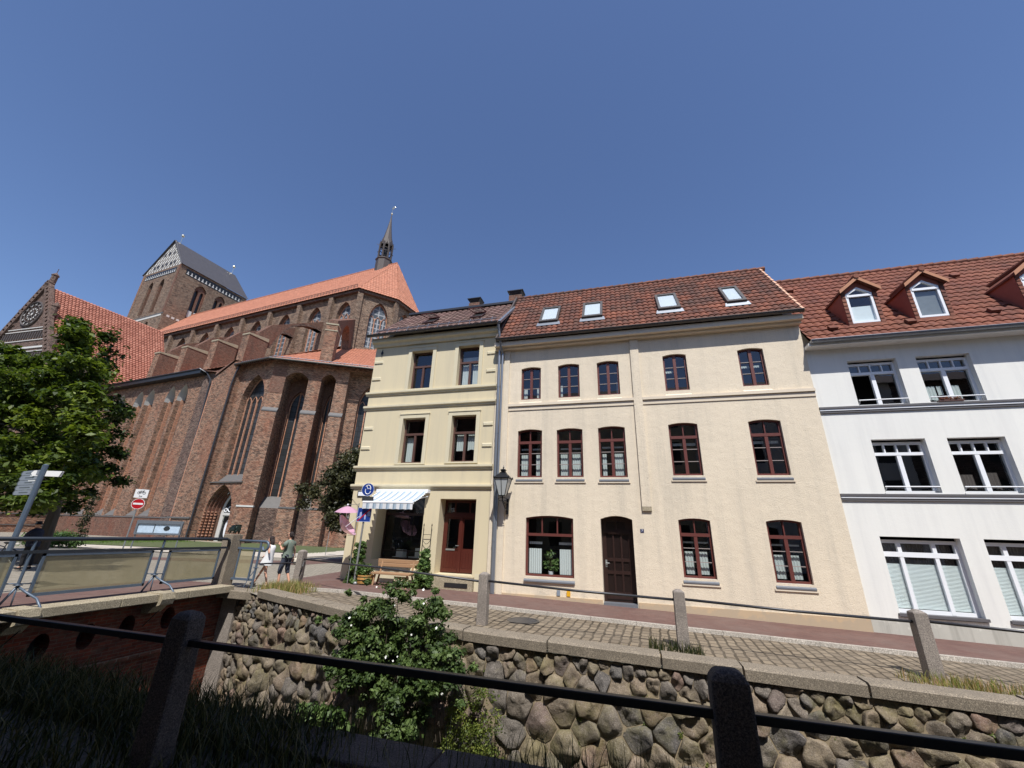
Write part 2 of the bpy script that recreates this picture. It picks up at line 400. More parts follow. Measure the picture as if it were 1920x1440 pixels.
M['limewash'] = m_simple('limewashed_reveal', srgb(196, 194, 188), 0.9, var=0.12, vs=3)
M['slate'] = m_simple('slate_sill', srgb(96, 94, 92), 0.6, var=0.25, vs=4, bump=0.2, bs=10)
M['glazed'] = m_simple('black_glazed_brick', (0.016, 0.017, 0.018), 0.4, var=0.4, vs=9)
M['lead_roof'] = m_simple('slate_grey_roof', srgb(78, 75, 76), 0.5, 0.1, 0.2, 1.2, stretch=(1, 1, 0.3))
M['copper_dark'] = m_simple('dark_shingle', srgb(80, 72, 68), 0.6, 0.1, 0.3, 3)
M['gold'] = m_simple('gilded_ball', srgb(222, 214, 190), 0.25, 0.9, 0.05)
def m_lead_glass(name, cell, pane, lead, ms=0.05):
    n = NT(name); b = n.n('TexBrick', Scale=1.0, Mortar_Size=ms, Brick_Width=cell[0], Row_Height=cell[1], _offset=0.0)
    b.inputs['Color1'].default_value = (*pane, 1); b.inputs['Color2'].default_value = (*dim(pane, 1.9), 1); b.inputs['Mortar'].default_value = (*lead, 1)
    n.l(n.tc.outputs['UV'], b.inputs['Vector'])
    return n.fin(b.outputs['Color'], n.ramp(b.outputs['Fac'], [(0, 0.3), (1, 0.6)]), 0, 0.3)
M['leaded'] = m_lead_glass('leaded_glass', (0.9, 0.7), (0.022, 0.023, 0.024), (0.012, 0.012, 0.012))
M['leaded_pale'] = m_lead_glass('pale_leaded_glass', (0.85, 0.8), (0.06, 0.07, 0.078), (0.30, 0.31, 0.32), 0.09)
def m_granite(name, col, tone2, sc=120, rough=0.75, b=0.2):
    n = NT(name)
    c = n.mix(n.ramp(n.noise(sc, None, 2, 0.8), [(0.35, 0), (0.65, 1)]), dim(col, 0.45), tone2)
    c = n.mix(n.ramp(n.noise(sc * 0.7, n.mapv(n.tc.outputs['Object'], loc=(3, 1, 2)), 2, 0.8), [(0.55, 0), (0.62, 0.7)]), c, dim(tone2, 1.5))
    c = n.mix(n.ramp(n.noise(2.5, None, 5), [(0.4, 0), (0.7, 0.4)]), c, dim(col, 0.6))
    n.bump(n.noise(sc * 0.6, None, 4), b, 0.006); return n.fin(c, rough, 0, 0.4)
M['granite'] = m_granite('grey_granite', srgb(128, 120, 112), srgb(160, 150, 140), 90)
M['granite_pink'] = m_granite('beige_grey_granite', srgb(122, 112, 98), srgb(152, 140, 122), 80, 0.85, 0.6)
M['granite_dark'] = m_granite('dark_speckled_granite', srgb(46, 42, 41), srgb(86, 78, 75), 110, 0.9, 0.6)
M['sandstone'] = m_granite('beige_stone', srgb(160, 148, 124), srgb(184, 172, 146), 60)
# ------------------------------------------------------------------ roofs of real tiles
def pantile(mb, fr, length, ulim, tw, th, amp, lift, k=6, t0=0.0, gap=0.0, contrast=1.0, sharp=1.0):
    """rows of overlapping tiles. fr(u, s, w): along eave, up slope, outward. ulim(s)->(u0,u1)."""
    rows = max(1, int(round(length / th))); th = length / rows
    prof = [amp * (abs(math.sin(PI * i / k)) ** sharp) for i in range(k)]
    for r in range(rows):
        s0, s1 = r * th, (r + 1) * th
        a0, b0 = ulim(s0 + 0.01); a1, b1 = ulim(s1)
        lo, hi = min(a0, a1), max(b0, b1)
        c0, c1 = int(math.floor(lo / tw)), int(math.ceil(hi / tw))
        for c in range(c0, c1):
            t = min(1, max(0, 0.5 + (nr.rand() - 0.5) * contrast + t0))
            wob = (nr.rand() - 0.5) * lift * 0.25
            for i in range(k):
                u0, u1 = (c + i / k) * tw, (c + (i + 1) / k) * tw
                if u1 <= lo or u0 >= hi: continue
                p0 = prof[i]; p1 = prof[(i + 1) % k]
                v0, v1 = max(u0, a0), min(u1, b0); w0, w1 = max(u0, a1), min(u1, b1)
                if v1 <= v0 and w1 <= w0: continue
                v0, v1 = min(v0, b0), max(v1, a0); w0, w1 = min(w0, b1), max(w1, a1)
                A = fr(v0, s0, p0 + lift + wob); B = fr(v1, s0, p1 + lift + wob); C_ = fr(w1, s1 + 0.02, p1); D_ = fr(w0, s1 + 0.02, p0)
                mb.face([A, B, C_, D_], 0, t)
                mb.face([fr(v0, s0, p0 - 0.01), fr(v1, s0, p1 - 0.01), B, A], 0, t)
    return mb

# ------------------------------------------------------------------ foliage helpers
def leaf_cloud(centres, per, size, flat=0.6, up=0.5, seed=1, shell=0.55, aspect=1.6):
    """centres: list of (x,y,z,rx,ry,rz,tone). Returns quads as numpy arrays."""
    g = np.random.RandomState(seed); Vs = []; Ts = []
    for (x, y, z, rx, ry, rz, tone) in centres:
        n = int(per * g.uniform(0.7, 1.3))
        d = g.normal(size=(n, 3)); d /= np.linalg.norm(d, axis=1)[:, None]
        rad = shell + (1 - shell) * g.rand(n); rad *= 1 + 0.25 * g.normal(size=n)
        c = np.array([x, y, z]) + d * rad[:, None] * np.array([rx, ry, rz])
        nrm = d * (1 - up) + np.array([0, 0, up]) + g.normal(size=(n, 3)) * 0.45
        nrm /= np.linalg.norm(nrm, axis=1)[:, None]
        a = np.cross(nrm, g.normal(size=(n, 3))); a /= np.linalg.norm(a, axis=1)[:, None]
        b = np.cross(nrm, a)
        s = size * g.uniform(0.6, 1.35, n)[:, None]
        q = np.stack([c - a * s * aspect * 0.5, c + b * s * 0.42 + nrm * s * 0.12, c + a * s * aspect * 0.5, c - b * s * 0.42 + nrm * s * 0.12], 1)
        Vs.append(q.reshape(-1, 3)); Ts.append(np.clip(tone + g.normal(size=n) * 0.2, 0, 1))
    V = np.concatenate(Vs); T = np.concatenate(Ts)
    return V, np.arange(len(V)).reshape(-1, 4), T
def foliage(name, centres, per, size, mat, parent=None, **kw):
    V, F, T = leaf_cloud(centres, per, size, **kw)
    return build_np(name, V, F, T, mat, parent)
def blades(name, pts, h, w, mat, parent=None, seed=3, lean=0.35, seg=3):
    """grass: pts (N,3) roots"""
    g = np.random.RandomState(seed); n = len(pts)
    P = np.array(pts, dtype=float); hh = h * g.uniform(0.4, 1.25, n); az = g.uniform(0, 2 * PI, n); ln = lean * hh * g.uniform(0.1, 1.6, n)
    az2 = g.uniform(0, 2 * PI, n); side = np.stack([np.cos(az2), np.sin(az2), np.zeros(n)], 1) * (w * g.uniform(0.6, 1.3, n))[:, None]
    Vs = []
    for i in range(seg + 1):
        t = i / seg
        c = P + np.stack([np.cos(az) * ln * t * t, np.sin(az) * ln * t * t, hh * t * (1 - 0.15 * t)], 1)
        k = (1 - t) ** 0.7 + 0.04
        Vs += [c - side * k, c + side * k]
    V = np.stack(Vs, 1)                                     # n, 2(seg+1), 3
    F = []
    base = np.arange(n)[:, None] * (2 * (seg + 1))
    for i in range(seg): F.append(base + np.array([2 * i, 2 * i + 1, 2 * i + 3, 2 * i + 2]))
    F = np.concatenate(F); T = np.tile(g.rand(n), seg)
    return build_np(name, V.reshape(-1, 3), F, T, mat, parent)

M['leaf_linden'] = m_leaf('linden_leaf', [(0, srgb(38, 52, 18)), (0.5, srgb(72, 90, 28)), (1, srgb(124, 138, 50))])
M['leaf_dark'] = m_leaf('dark_olive_leaf', [(0, srgb(38, 40, 24)), (0.5, srgb(62, 64, 38)), (0.85, srgb(86, 84, 52)), (1, srgb(98, 84, 60))], trans=0.2)
M['leaf_rose'] = m_leaf('rose_leaf', [(0, srgb(42, 58, 28)), (0.5, srgb(68, 88, 44)), (1, srgb(104, 122, 68))], trans=0.25)
M['leaf_bright'] = m_leaf('bright_leaf', [(0, srgb(46, 66, 32)), (0.5, srgb(76, 102, 50)), (1, srgb(116, 138, 78))], trans=0.3)
M['leaf_herb'] = m_leaf('wall_herb', [(0, srgb(64, 78, 30)), (0.5, srgb(92, 106, 44)), (1, srgb(132, 138, 66))], trans=0.3)
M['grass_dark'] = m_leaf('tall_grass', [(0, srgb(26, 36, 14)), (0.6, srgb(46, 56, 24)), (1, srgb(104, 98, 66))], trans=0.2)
M['grass_dry'] = m_leaf('dry_grass', [(0, srgb(96, 110, 44)), (0.5, srgb(140, 138, 78)), (1, srgb(176, 140, 108))], trans=0.2)
M['lawn'] = m_leaf('lawn_grass', [(0, srgb(62, 90, 28)), (1, srgb(110, 138, 52))], trans=0.2)
M['bark'] = m_simple('bark', srgb(84, 74, 62), 0.9, var=0.35, vs=8, bump=0.6, bs=25, stretch=(1, 1, 0.25))
M['petal'] = m_simple('white_petal', (0.8, 0.8, 0.74), 0.6, var=0.05)

# ------------------------------------------------------------------ ground heights
def G(x, y=12.0):
    """height of the pavement on the far side of the canal"""
    z = -1.75 if x < -10.4 else -1.75 - 0.0245 * (x + 10.4)
    if x > 25: z = -1.75 - 0.0245 * 35.4
    if y > 20:                                              # the churchyard dips towards the choir
        k = min(1, (y - 20) / 10.0) * max(0, 1 - abs(x + 33) / 14.0)
        z -= 0.3 * k
    return z
# far edge of the canal, as a line of points (x, y)
QUAY = [(-12.6, 11.0), (-11.5, 11.0), (-10.2, 10.35), (-8.6, 9.85), (-6.5, 9.25), (-4.6, 8.95), (-3.0, 8.82), (0.0, 8.8), (6.0, 8.8), (12.0, 8.8), (24.0, 8.8)]
def quay(s):
    L = 0
    for a, b in zip(QUAY[1:], QUAY[2:]):
        d = math.hypot(b[0] - a[0], b[1] - a[1])
        if L + d >= s or b is QUAY[-1]:
            t = (s - L) / d
            nx, ny = (b[1] - a[1]) / d, -(b[0] - a[0]) / d      # outward, towards the canal
            return a[0] + (b[0] - a[0]) * t, a[1] + (b[1] - a[1]) * t, nx, ny
        L += d
# ------------------------------------------------------------------ setting
def m_setts(name, c1, c2, joint, bw, bh, ms, rot=0.0, dist=0.03, bump=0.7, wear=(0.26, 0.22, 0.17), wk=0.35):
    n = NT(name)
    nz = n.n('TexNoise', Scale=2.2, Detail=2.0); n.l(n.tc.outputs['Object'], nz.inputs['Vector'])
    off = n.n('VectorMath', _operation='SCALE'); n.l(nz.outputs['Color'], off.inputs[0]); off.inputs['Scale'].default_value = dist * 4
    ad = n.n('VectorMath', _operation='ADD'); n.l(n.mapv(n.tc.outputs['UV'], rot=(0, 0, rot)), ad.inputs[0]); n.l(off.outputs[0], ad.inputs[1])
    b = n.n('TexBrick', Scale=1.0, Mortar_Size=ms, Mortar_Smooth=0.4, Brick_Width=bw, Row_Height=bh)
    b.inputs['Color1'].default_value = (*c1, 1); b.inputs['Color2'].default_value = (*c2, 1); b.inputs['Mortar'].default_value = (*joint, 1)
    n.l(ad.outputs[0], b.inputs['Vector'])
    c = n.mix(n.ramp(n.noise(0.8, None, 6, 0.7), [(0.40, 0), (0.68, wk)]), b.outputs['Color'], wear)
    c = n.mix(n.ramp(n.noise(35, None, 3), [(0.3, 0.0), (0.8, 0.3)]), c, dim(c1, 0.6))
    h = n.math('ADD', n.math('SUBTRACT', 1.0, b.outputs['Fac']), n.math('MULTIPLY', n.noise(18, None, 3), 0.5))
    n.bump(h, bump, 0.02); return n.fin(c, 0.85, 0, 0.3)
M['setts'] = m_setts('granite_setts', srgb(140, 126, 106), srgb(110, 98, 82), srgb(62, 54, 42), 0.30, 0.20, 0.028, rot=1.62)
M['plaza'] = m_setts('plaza_cobbles', srgb(158, 150, 136), srgb(134, 127, 115), srgb(104, 96, 80), 0.2, 0.16, 0.012, wear=srgb(160, 152, 136))
M['clinker'] = m_setts('red_clinker_paving', srgb(114, 86, 78), srgb(98, 74, 68), srgb(96, 74, 66), 0.2, 0.1, 0.006, dist=0.004, bump=0.3, wear=srgb(120, 104, 96), wk=0.6)
M['gravel'] = m_simple('pale_gravel', srgb(186, 176, 160), 0.9, var=0.15, vs=5, bump=0.5, bs=60)
M['soil'] = m_simple('soil', srgb(78, 66, 50), 0.95, var=0.3, vs=5, bump=0.5, bs=25)
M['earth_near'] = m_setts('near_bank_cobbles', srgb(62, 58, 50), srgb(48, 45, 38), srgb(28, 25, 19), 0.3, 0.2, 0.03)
M['kerb'] = m_granite('kerb_granite', srgb(168, 160, 148), srgb(190, 182, 170), 60)
M['water'] = NT('canal_water').fin((0.02, 0.025, 0.02), 0.08, 0, 0.5)
M['mortar'] = m_simple('lime_mortar', srgb(140, 126, 102), 0.95, var=0.3, vs=6, bump=0.6, bs=40)

def sheet(name, polys, mat, hz, kind='structure', step=2.0):
    """polygons (x,y) laid on G(x,y)+hz"""
    mb = MB()
    for poly in polys:
        mb.face([(x, y, G(x, y) + hz) for x, y in poly])
    o = mb.build(name, mat); tag(o, kind=kind); return o
# one big far-bank sheet following the slope, out to the horizon, with a sloping grid near the street
gx = [-1500, -300, -120, -80, -60, -50, -44, -38, -33, -28, -22, -16, -12.6]
mb = MB()
ys = [11.0, 14.5, 18, 20, 22, 25, 28, 30, 34, 40, 60, 120, 1500]
def cell(x0, x1, y0, y1, h):
    mb.face([(x0, y0, G(x0, y0) + h), (x1, y0, G(x1, y0) + h), (x1, y1, G(x1, y1) + h), (x0, y1, G(x0, y1) + h)])
for a, b in zip(gx, gx[1:]):
    for c, d in zip(ys, ys[1:]): cell(a, b, c, d, -0.06)
for (ax, ay), (bx, by) in zip(QUAY, QUAY[1:]):
    mb.face([(ax, ay, G(ax) - 0.06), (bx, by, G(bx) - 0.06), (bx, 14.5, G(bx) - 0.06), (ax, 14.5, G(ax) - 0.06)])
xs2 = [-12.6, -11, -9, 0, 8, 16, 24, 60, 200, 1500]
for a, b in zip(xs2, xs2[1:]):
    for c, d in zip(ys[1:], ys[2:]): cell(a, b, c, d, -0.06)
for a, b in ((24, 60), (60, 1500)): cell(a, b, 8.8, 14.5, -0.06)
# far side west of the bridge
mb.face([(-1500, 10.6, -1.81), (-12.6, 10.6, -1.81), (-12.6, 11.0, -1.81), (-1500, 11.0, -1.81)])
far = mb.build('ground', M['plaza']); tag(far, kind='structure')
mb = MB()
mb.face([(-1500, -1500, -1.70), (1500, -1500, -1.70), (1500, 3.45, -1.70), (-1500, 3.45, -1.70)])
tag(mb.build('near_bank_ground', M['earth_near']), kind='structure')
mb = MB(); mb.face([(-400, 3.6, -4.75), (200, 3.6, -4.75), (200, 11.5, -4.75), (-400, 11.5, -4.75)])
tag(mb.build('canal_water', M['water']), kind='structure')
# street of setts, clinker pavement, kerb
road = [(-9.9, 11.75), (-8.6, 12.02), (-4.6, 12.15), (0, 12.15), (6, 12.2), (12, 12.3), (24, 12.4)]
mb = MB()
for (a, b) in zip(QUAY[2:], QUAY[3:]):
    mb.face([(a[0], a[1] + 0.35, G(a[0]) - 0.056), (b[0], b[1] + 0.35, G(b[0]) - 0.056), (b[0], 12.45, G(b[0]) - 0.056), (a[0], 12.45, G(a[0]) - 0.056)])
tag(mb.build('road', M['setts']), kind='structure')
mb = MB()
for (a, b) in zip(road, road[1:]):
    mb.face([(a[0], a[1] + .1, G(a[0]) + 0.02), (b[0], b[1] + .1, G(b[0]) + 0.02), (b[0], 14.7, G(b[0]) + 0.02), (a[0], 14.7, G(a[0]) + 0.02)])
mb.face([(-12.1, 13.9, -1.79), (-10.3, 12.0, -1.79), (-9.9, 11.85, G(-9.9) + .02), (-9.9, 14.7, G(-9.9) + .02), (-11.3, 15.2, -1.76), (-12.66, 17.5, -1.79)])
mb.face([(-12.66, 17.5, -1.79), (-11.3, 15.2, -1.76), (-11.3, 30, -1.76), (-12.66, 30, -1.79)])
mb.face([(-16.4, 19.0, -1.80), (-16.0, 26.0, -1.80), (-18.2, 26.0, -1.80), (-18.4, 21.0, -1.80)])
mb.face([(-18.4, 21.0, -1.80), (-30.0, 16.6, -1.80), (-30.0, 15.4, -1.80), (-16.4, 19.0, -1.80)])
tag(mb.build('pavement', M['clinker']), kind='structure')
mb = MB()
pts = [(-11.6, 13.3), (-10.6, 12.1)] + road
for i, (a, b) in enumerate(zip(pts, pts[1:])):
    n_ = max(1, int(math.hypot(b[0] - a[0], b[1] - a[1]) / 1.0))
    for k in range(n_):
        t0, t1 = k / n_, (k + 1) / n_ - 0.008 / math.hypot(b[0] - a[0], b[1] - a[1])
        p = (a[0] + (b[0] - a[0]) * t0, a[1] + (b[1] - a[1]) * t0); q = (a[0] + (b[0] - a[0]) * t1, a[1] + (b[1] - a[1]) * t1)
        dx, dy = b[0] - a[0], b[1] - a[1]; L = math.hypot(dx, dy); ox, oy = -dy / L * 0.13, dx / L * 0.13
        h = 0.0245 + 0.004 * rnd.random()
        z0, z1 = G(p[0]), G(q[0])
        A = [(p[0], p[1], z0 + h), (q[0], q[1], z1 + h), (q[0] + ox, q[1] + oy, z1 + h), (p[0] + ox, p[1] + oy, z0 + h)]
        mb.face(A); mb.face([(p[0], p[1] - .015, z0 - .1), (q[0], q[1] - .015, z1 - .1), A[1], A[0]])
tag(mb.build('kerb', M['kerb']), kind='structure')
mb = MB()
mb.face([(-20.8, 22.5, -1.80), (-20.0, 34, -1.80), (-24.6, 36, -1.80), (-24.6, 27.2, -1.83), (-45, 24.0, -1.80), (-45, 21, -1.80)])
tag(mb.build('gravel_path', M['gravel']), kind='structure')
g = np.random.RandomState(5)
lp = []
while len(lp) < 26000:
    x = g.uniform(-52, -23); y = g.uniform(22, 37)
    base_y = 24.2 + (x + 45) * 0.15 if x < -25 else 27.5
    wall_y = 32.3 * 1.006 - 0.1142 * x * -1
    # church wall line: n = 32.0 -> y
    n_ = 0.11347 * x + 0.99354 * y
    lim = 31.2 if x < -42 else 31.2 + (x + 42) * 0.62
    if y > base_y and n_ < max(31.0, lim) - 0.3: lp.append((x, y, G(x, y) - 0.06))
tag(blades('grass', lp, 0.13, 0.025, M['lawn'], seed=8), 'short green lawn along the foot of the church wall', 'grass', kind='stuff')
mb = MB()
mb.face([(-52, 23.2, -1.788), (-24.6, 27.25, -1.788), (-23.4, 30, -1.84), (-23, 38, -1.84), (-30, 40, -1.9), (-52, 40, -1.788)])
tag(mb.build('lawn_soil', m_simple('lawn_base', srgb(78, 86, 48), 0.95, var=0.5, vs=2.2, bump=0.5, bs=30)), kind='structure')
# ------------------------------------------------------------------ house helpers
def fbox(mb, fr, u0, u1, v0, v1, w0, w1, m=0, t=0.5):
    return mb.prism(rect(u0, u1, v0, v1), fr, w1, w0, m, t=t)
def inset(poly_fn, k): return poly_fn(k)
def wavy(fr, u0, u1, v0, v1, w, waves=7, amp=0.009, scallop=0.0, gather=0.0):
    mb = MB(); n = waves * 4
    for i in range(n):
        a, b = i / n, (i + 1) / n
        wa, wb = w + amp * math.sin(a * waves * 2 * PI), w + amp * math.sin(b * waves * 2 * PI)
        sa, sb = scallop * math.sin(a * PI) , scallop * math.sin(b * PI)
        mb.face([fr(u0 + (u1 - u0) * a, v0 + sa, wa), fr(u0 + (u1 - u0) * b, v0 + sb, wb),
                 fr(u0 + (u1 - u0) * b, v1, wb), fr(u0 + (u1 - u0) * a, v1, wa)])
    return mb
def window(house, fr, u0, u1, v0, v1, rise, rc, mat, rails=(), posts=(), bars=(), curtains=(), ring=0.06, shape=None,
           sill=None, glass='glass', label=None, skip=()):
    """a window frame with panes and curtains as its sub-parts. rc: distance behind the wall face."""
    shp = shape or (lambda k: seg_arch(u0 + k, u1 - k, v0 + k, v1 - k * 0.6, max(0.0, rise - k * 0.15)) if rise > 0 else rect(u0 + k, u1 - k, v0 + k, v1 - k))
    mb = MB(); w = -rc
    mb.panel(fr, shp(-0.01), [shp(ring)], w + 0.03, 0.09)
    for (v, th) in rails: fbox(mb, fr, u0 + ring * .5, u1 - ring * .5, v - th / 2, v + th / 2, w - 0.05, w + 0.042)
    for (u, va, vb, th) in posts: fbox(mb, fr, u - th / 2, u + th / 2, va, vb, w - 0.05, w + 0.036)
    fo = mb.build('window', mat, house)
    if label: fo['label'] = label
    if bars:
        b = MB()
        for (ua, ub, va, vb) in bars: fbox(b, fr, ua, ub, va, vb, w - 0.03, w + 0.012)
        b.build('glazing_bar', M['pale_bar'] if mat is not M['pvc'] else M['pvc'], fo)
    g = MB(); cuts = skip
    poly = shp(ring * 0.7)
    if not cuts: g.face([fr(u, v, w - 0.015) for u, v in poly])
    else:
        g.panel(fr, poly, list(cuts), w - 0.015, 0.001)
    g.build('pane', M[glass], fo)
    for c in curtains:
        ua, ub, va, vb = c[:4]; kind = c[4] if len(c) > 4 else 'curtain'
        o = wavy(fr, ua, ub, va, vb, w - 0.13, max(2, int((ub - ua) / 0.07)), scallop=c[5] if len(c) > 5 else 0).build('curtain', M[kind], fo)
    if sill:
        s = MB(); a, b_, z, pr = sill
        q = [(a, z), (b_, z), (b_, z + 0.04), (a, z + 0.04)]
        f = lambda u, v, ww: fr(u, v, ww)
        s.face([fr(a, z, pr), fr(b_, z, pr), fr(b_, v0 + 0.005, w + 0.03), fr(a, v0 + 0.005, w + 0.03)])
        s.face([fr(a, z - 0.04, pr), fr(b_, z - 0.04, pr), fr(b_, z, pr), fr(a, z, pr)])
        s.face([fr(a, z - 0.04, 0.001), fr(b_, z - 0.04, 0.001), fr(b_, z - 0.04, pr), fr(a, z - 0.04, pr)][::-1])
        s.face([fr(a, z - 0.04, 0.001), fr(a, z - 0.04, pr), fr(a, z, pr), fr(a, v0 + 0.005, w + 0.03)])
        s.build('sill', M['lead'], fo)
    return fo
def roof_frame(x, y, z, pitch):
    c, s_ = math.cos(pitch), math.sin(pitch)
    return frame((x, y, z), (1, 0, 0), (0, c, s_), (0, -s_, c))
def gutter(name, x0, x1, y, z, r, parent, mat='zinc_dark', brackets=0.9):
    mb = MB(); n = 10; prof = [(y - r * math.cos(PI * i / n), z - r * math.sin(PI * i / n)) for i in range(n + 1)]
    prof2 = [(y - (r - .012) * math.cos(PI * i / n), z - (r - .012) * math.sin(PI * i / n)) for i in range(n + 1)]
    for P_, flip in ((prof, False), (prof2, True)):
        for (a, b), (c, d) in zip(P_, P_[1:]):
            q = [(x0, a, b), (x1, a, b), (x1, c, d), (x0, c, d)]; mb.face(q[::-1] if not flip else q)
    mb.tube([(x0, y - r, z), (x1, y - r, z)], 0.014, 6)
    for xx in (x0, x1): mb.face([(xx, a, b) for a, b in prof])
    k = int((x1 - x0) / brackets)
    for i in range(k + 1):
        x = x0 + 0.1 + (x1 - x0 - 0.2) * i / max(1, k); mb.box(x - .012, x + .012, y - r - .008, y + r, z - .004, z + .008)
    return mb.build(name, M[mat], parent)
def side_walls(house, x0, x1, y0, y1, z0, zt, ridge_y, ridge_z, mat, t=0.3):
    for x, s_ in ((x0, 1), (x1, -1)):
        mb = MB(); fr = frame((x, 0, 0), (0, -s_, 0), (0, 0, 1), (-s_, 0, 0))
        poly = [(y0, z0), (y1, z0), (y1, zt), (ridge_y, ridge_z), (y0, zt)]
        pl = [(-s_ * u, v) for u, v in poly]
        if s_ == 1: pl = pl[::-1]
        mb.prism(pl, fr, 0.0, -t); mb.build('gable_wall', mat, house)
    mb = MB(); mb.box(x0 + t, x1 - t, y1 - t, y1, z0, zt); mb.build('rear_wall', mat, house)
    mb = MB(); mb.box(x0 + t, x1 - t, y0 + 1.5, y0 + 1.55, z0, zt); 
    mb.build('dark_room_backing', M['interior'], house)  # dark plane standing in for the unlit rooms behind the windows
    mb = MB()
    for z in house['floors']: mb.box(x0 + t, x1 - t, y0 + 0.32, y0 + 1.5, z - .1, z)
    mb.build('floor_slab', M['interior'], house)

def pipe(name, pts, r, parent, mat='zinc', collars=True):
    mb = MB(); mb.tube(pts, r, 12)
    if collars:
        for a, b in zip(pts, pts[1:]):
            a, b = Vector(a), Vector(b); L = (b - a).length
            if L > 2:
                for i in range(1, int(L / 1.9) + 1):
                    c = a + (b - a) * (i * 1.9 / L); d = (b - a).normalized()
                    mb.tube([c - d * .03, c + d * .03], r * 1.18, 12)
    return mb.build(name, M[mat], parent, smooth=False)

# ================================================================== ochre corner house
YH = thing('corner_house', 'narrow ochre corner house with striped awning and red-brown double door', 'house', (-7.8, 14.5, -1.85))
YH['floors'] = [2.0, 5.2]
yh_holes = [rect(-8.80, -7.78, 5.69, 7.46), rect(-6.58, -5.63, 5.70, 7.50), rect(-8.82, -7.79, 2.54, 4.39), rect(-6.62, -5.58, 2.56, 4.41),
            rect(-9.45, -7.45, -1.02, 1.27), rect(-6.82, -5.38, -1.38, 1.18)]
outer = [(-10.22, -2.0), (-4.85, -2.0), (-4.85, 8.0), (-10.68, 8.0), (-10.68, 1.15), (-10.45, 1.1), (-10.22, 0.75)]
mb = MB(); mb.panel(FRONT, outer, yh_holes, 0.0, [0.3, 0.3, 0.3, 0.3, 0.72, 0.53])
# chamfered corner below the first floor
mb.face([(-10.22, 14.5, 0.75), (-10.22, 14.5, -2.0), (-10.68, 15.1, -2.0), (-10.68, 15.1, 0.75)][::-1])
mb.face([(-10.22, 14.5, 0.75), (-10.68, 15.1, 0.75), (-10.68, 14.5, 1.15), (-10.45, 14.5, 1.1)])
mb.face([(-10.68, 14.5, 1.15), (-10.68, 15.1, 0.75), (-10.68, 15.1, 1.15)])
mb.build('facade_wall', M['yellow'], YH)
side_walls(YH, -10.68, -4.9, 14.52, 20.4, -2.0, 8.0, 17.35, 11.05, M['yellow'])
def moulding(house, fr, x0, x1, z0, z1, pr, mat, name='string_course'):
    h = z1 - z0; mb = MB()
    prof = [(0, z0 - 0.02), (pr * 0.35, z0 - 0.02), (pr * 0.5, z0 + h * 0.3), (pr * 0.95, z0 + h * 0.45), (pr, z0 + h * 0.55), (pr, z1), (0, z1 + 0.02)]
    for (a, b), (c, d) in zip(prof, prof[1:]):
        mb.face([fr(x0, b, a), fr(x1, b, a), fr(x1, d, c), fr(x0, d, c)])
    for x in (x0, x1): mb.face([fr(x, b, a) for a, b in (prof if x == x1 else prof[::-1])])
    return mb.build(name, mat, house)
moulding(YH, FRONT, -10.80, -4.80, 7.82, 8.17, 0.24, M['yellow_trim'], 'cornice')
for a, b in ((5.48, 5.63), (4.84, 5.00), (2.29, 2.44), (1.55, 1.70)): moulding(YH, FRONT, -10.80, -4.80, a, b, 0.10, M['yellow_trim'])
for (a, b, c, d) in ((-8.80, -7.78, 5.69, 7.46), (-6.58, -5.63, 5.70, 7.50), (-8.82, -7.79, 2.54, 4.39), (-6.62, -5.58, 2.56, 4.41)):
    mb = MB(); mb.panel(FRONT, rect(a - .16, b + .16, c - .06, d + .16), [rect(a, b, c, d)], 0.045, 0.05)
    for (p, q, r_, s_) in ((a - .16, a - .16, c, d), (b + .16, b + .16, c, d)): pass
    o = rect(a - .16, b + .16, c - .06, d + .16)
    for p, q in zip(o, o[1:] + o[:1]): mb.face([FRONT(p[0], p[1], 0.0), FRONT(q[0], q[1], 0.0), FRONT(q[0], q[1], .045), FRONT(p[0], p[1], .045)])
    fbox(mb, FRONT, a - .18, b + .18, d + .16, d + .20, 0.0, 0.07)
    mb.build('window_surround', M['yellow_trim'], YH)
for z in (7.07, 6.27, 4.02, 3.18):
    for x0, x1 in ((-10.66, -10.2), (-5.30, -4.87)):
        mb = MB(); c = ((x0 + x1) / 2, 14.5, z); a, b = (x1 - x0) / 2, 0.08
        P1 = [(c[0] - a, 14.5, z - b), (c[0] + a, 14.5, z - b), (c[0] + a, 14.5, z + b), (c[0] - a, 14.5, z + b)]
        P2 = [(c[0] - a + .04, 14.46, z - b + .03), (c[0] + a - .04, 14.46, z - b + .03), (c[0] + a - .04, 14.46, z + b - .03), (c[0] - a + .04, 14.46, z + b - .03)]
        mb.face(P2)
        for i in range(4): mb.face([P1[i], P1[(i + 1) % 4], P2[(i + 1) % 4], P2[i]])
        mb.build('quoin_block', M['yellow_trim'], YH)
for i, (a, b, c, d, tr, cur) in enumerate((
        (-8.80, -7.78, 5.69, 7.46, 6.78, []),
        (-6.58, -5.63, 5.70, 7.50, 6.80, [(-6.48, -6.12, 5.76, 6.75), (-6.02, -5.72, 5.76, 6.75), (-6.5, -5.7, 6.85, 7.1)]),
        (-8.82, -7.79, 2.54, 4.39, 3.75, [(-8.72, -8.42, 2.6, 3.65, 'curtain'), (-7.98, -7.86, 2.6, 3.65, 'curtain')]),
        (-6.62, -5.58, 2.56, 4.41, 3.75, [(-6.5, -6.2, 3.05, 3.7), (-6.02, -5.68, 3.05, 3.7, 'curtain', .05)]))):
    m = (a + b) / 2
    window(YH, FRONT, a, b, c, d, 0, 0.24, M['wood_brown'], rails=[(tr, 0.09)], posts=[(m, c, tr, 0.09)], curtains=cur, ring=0.075)
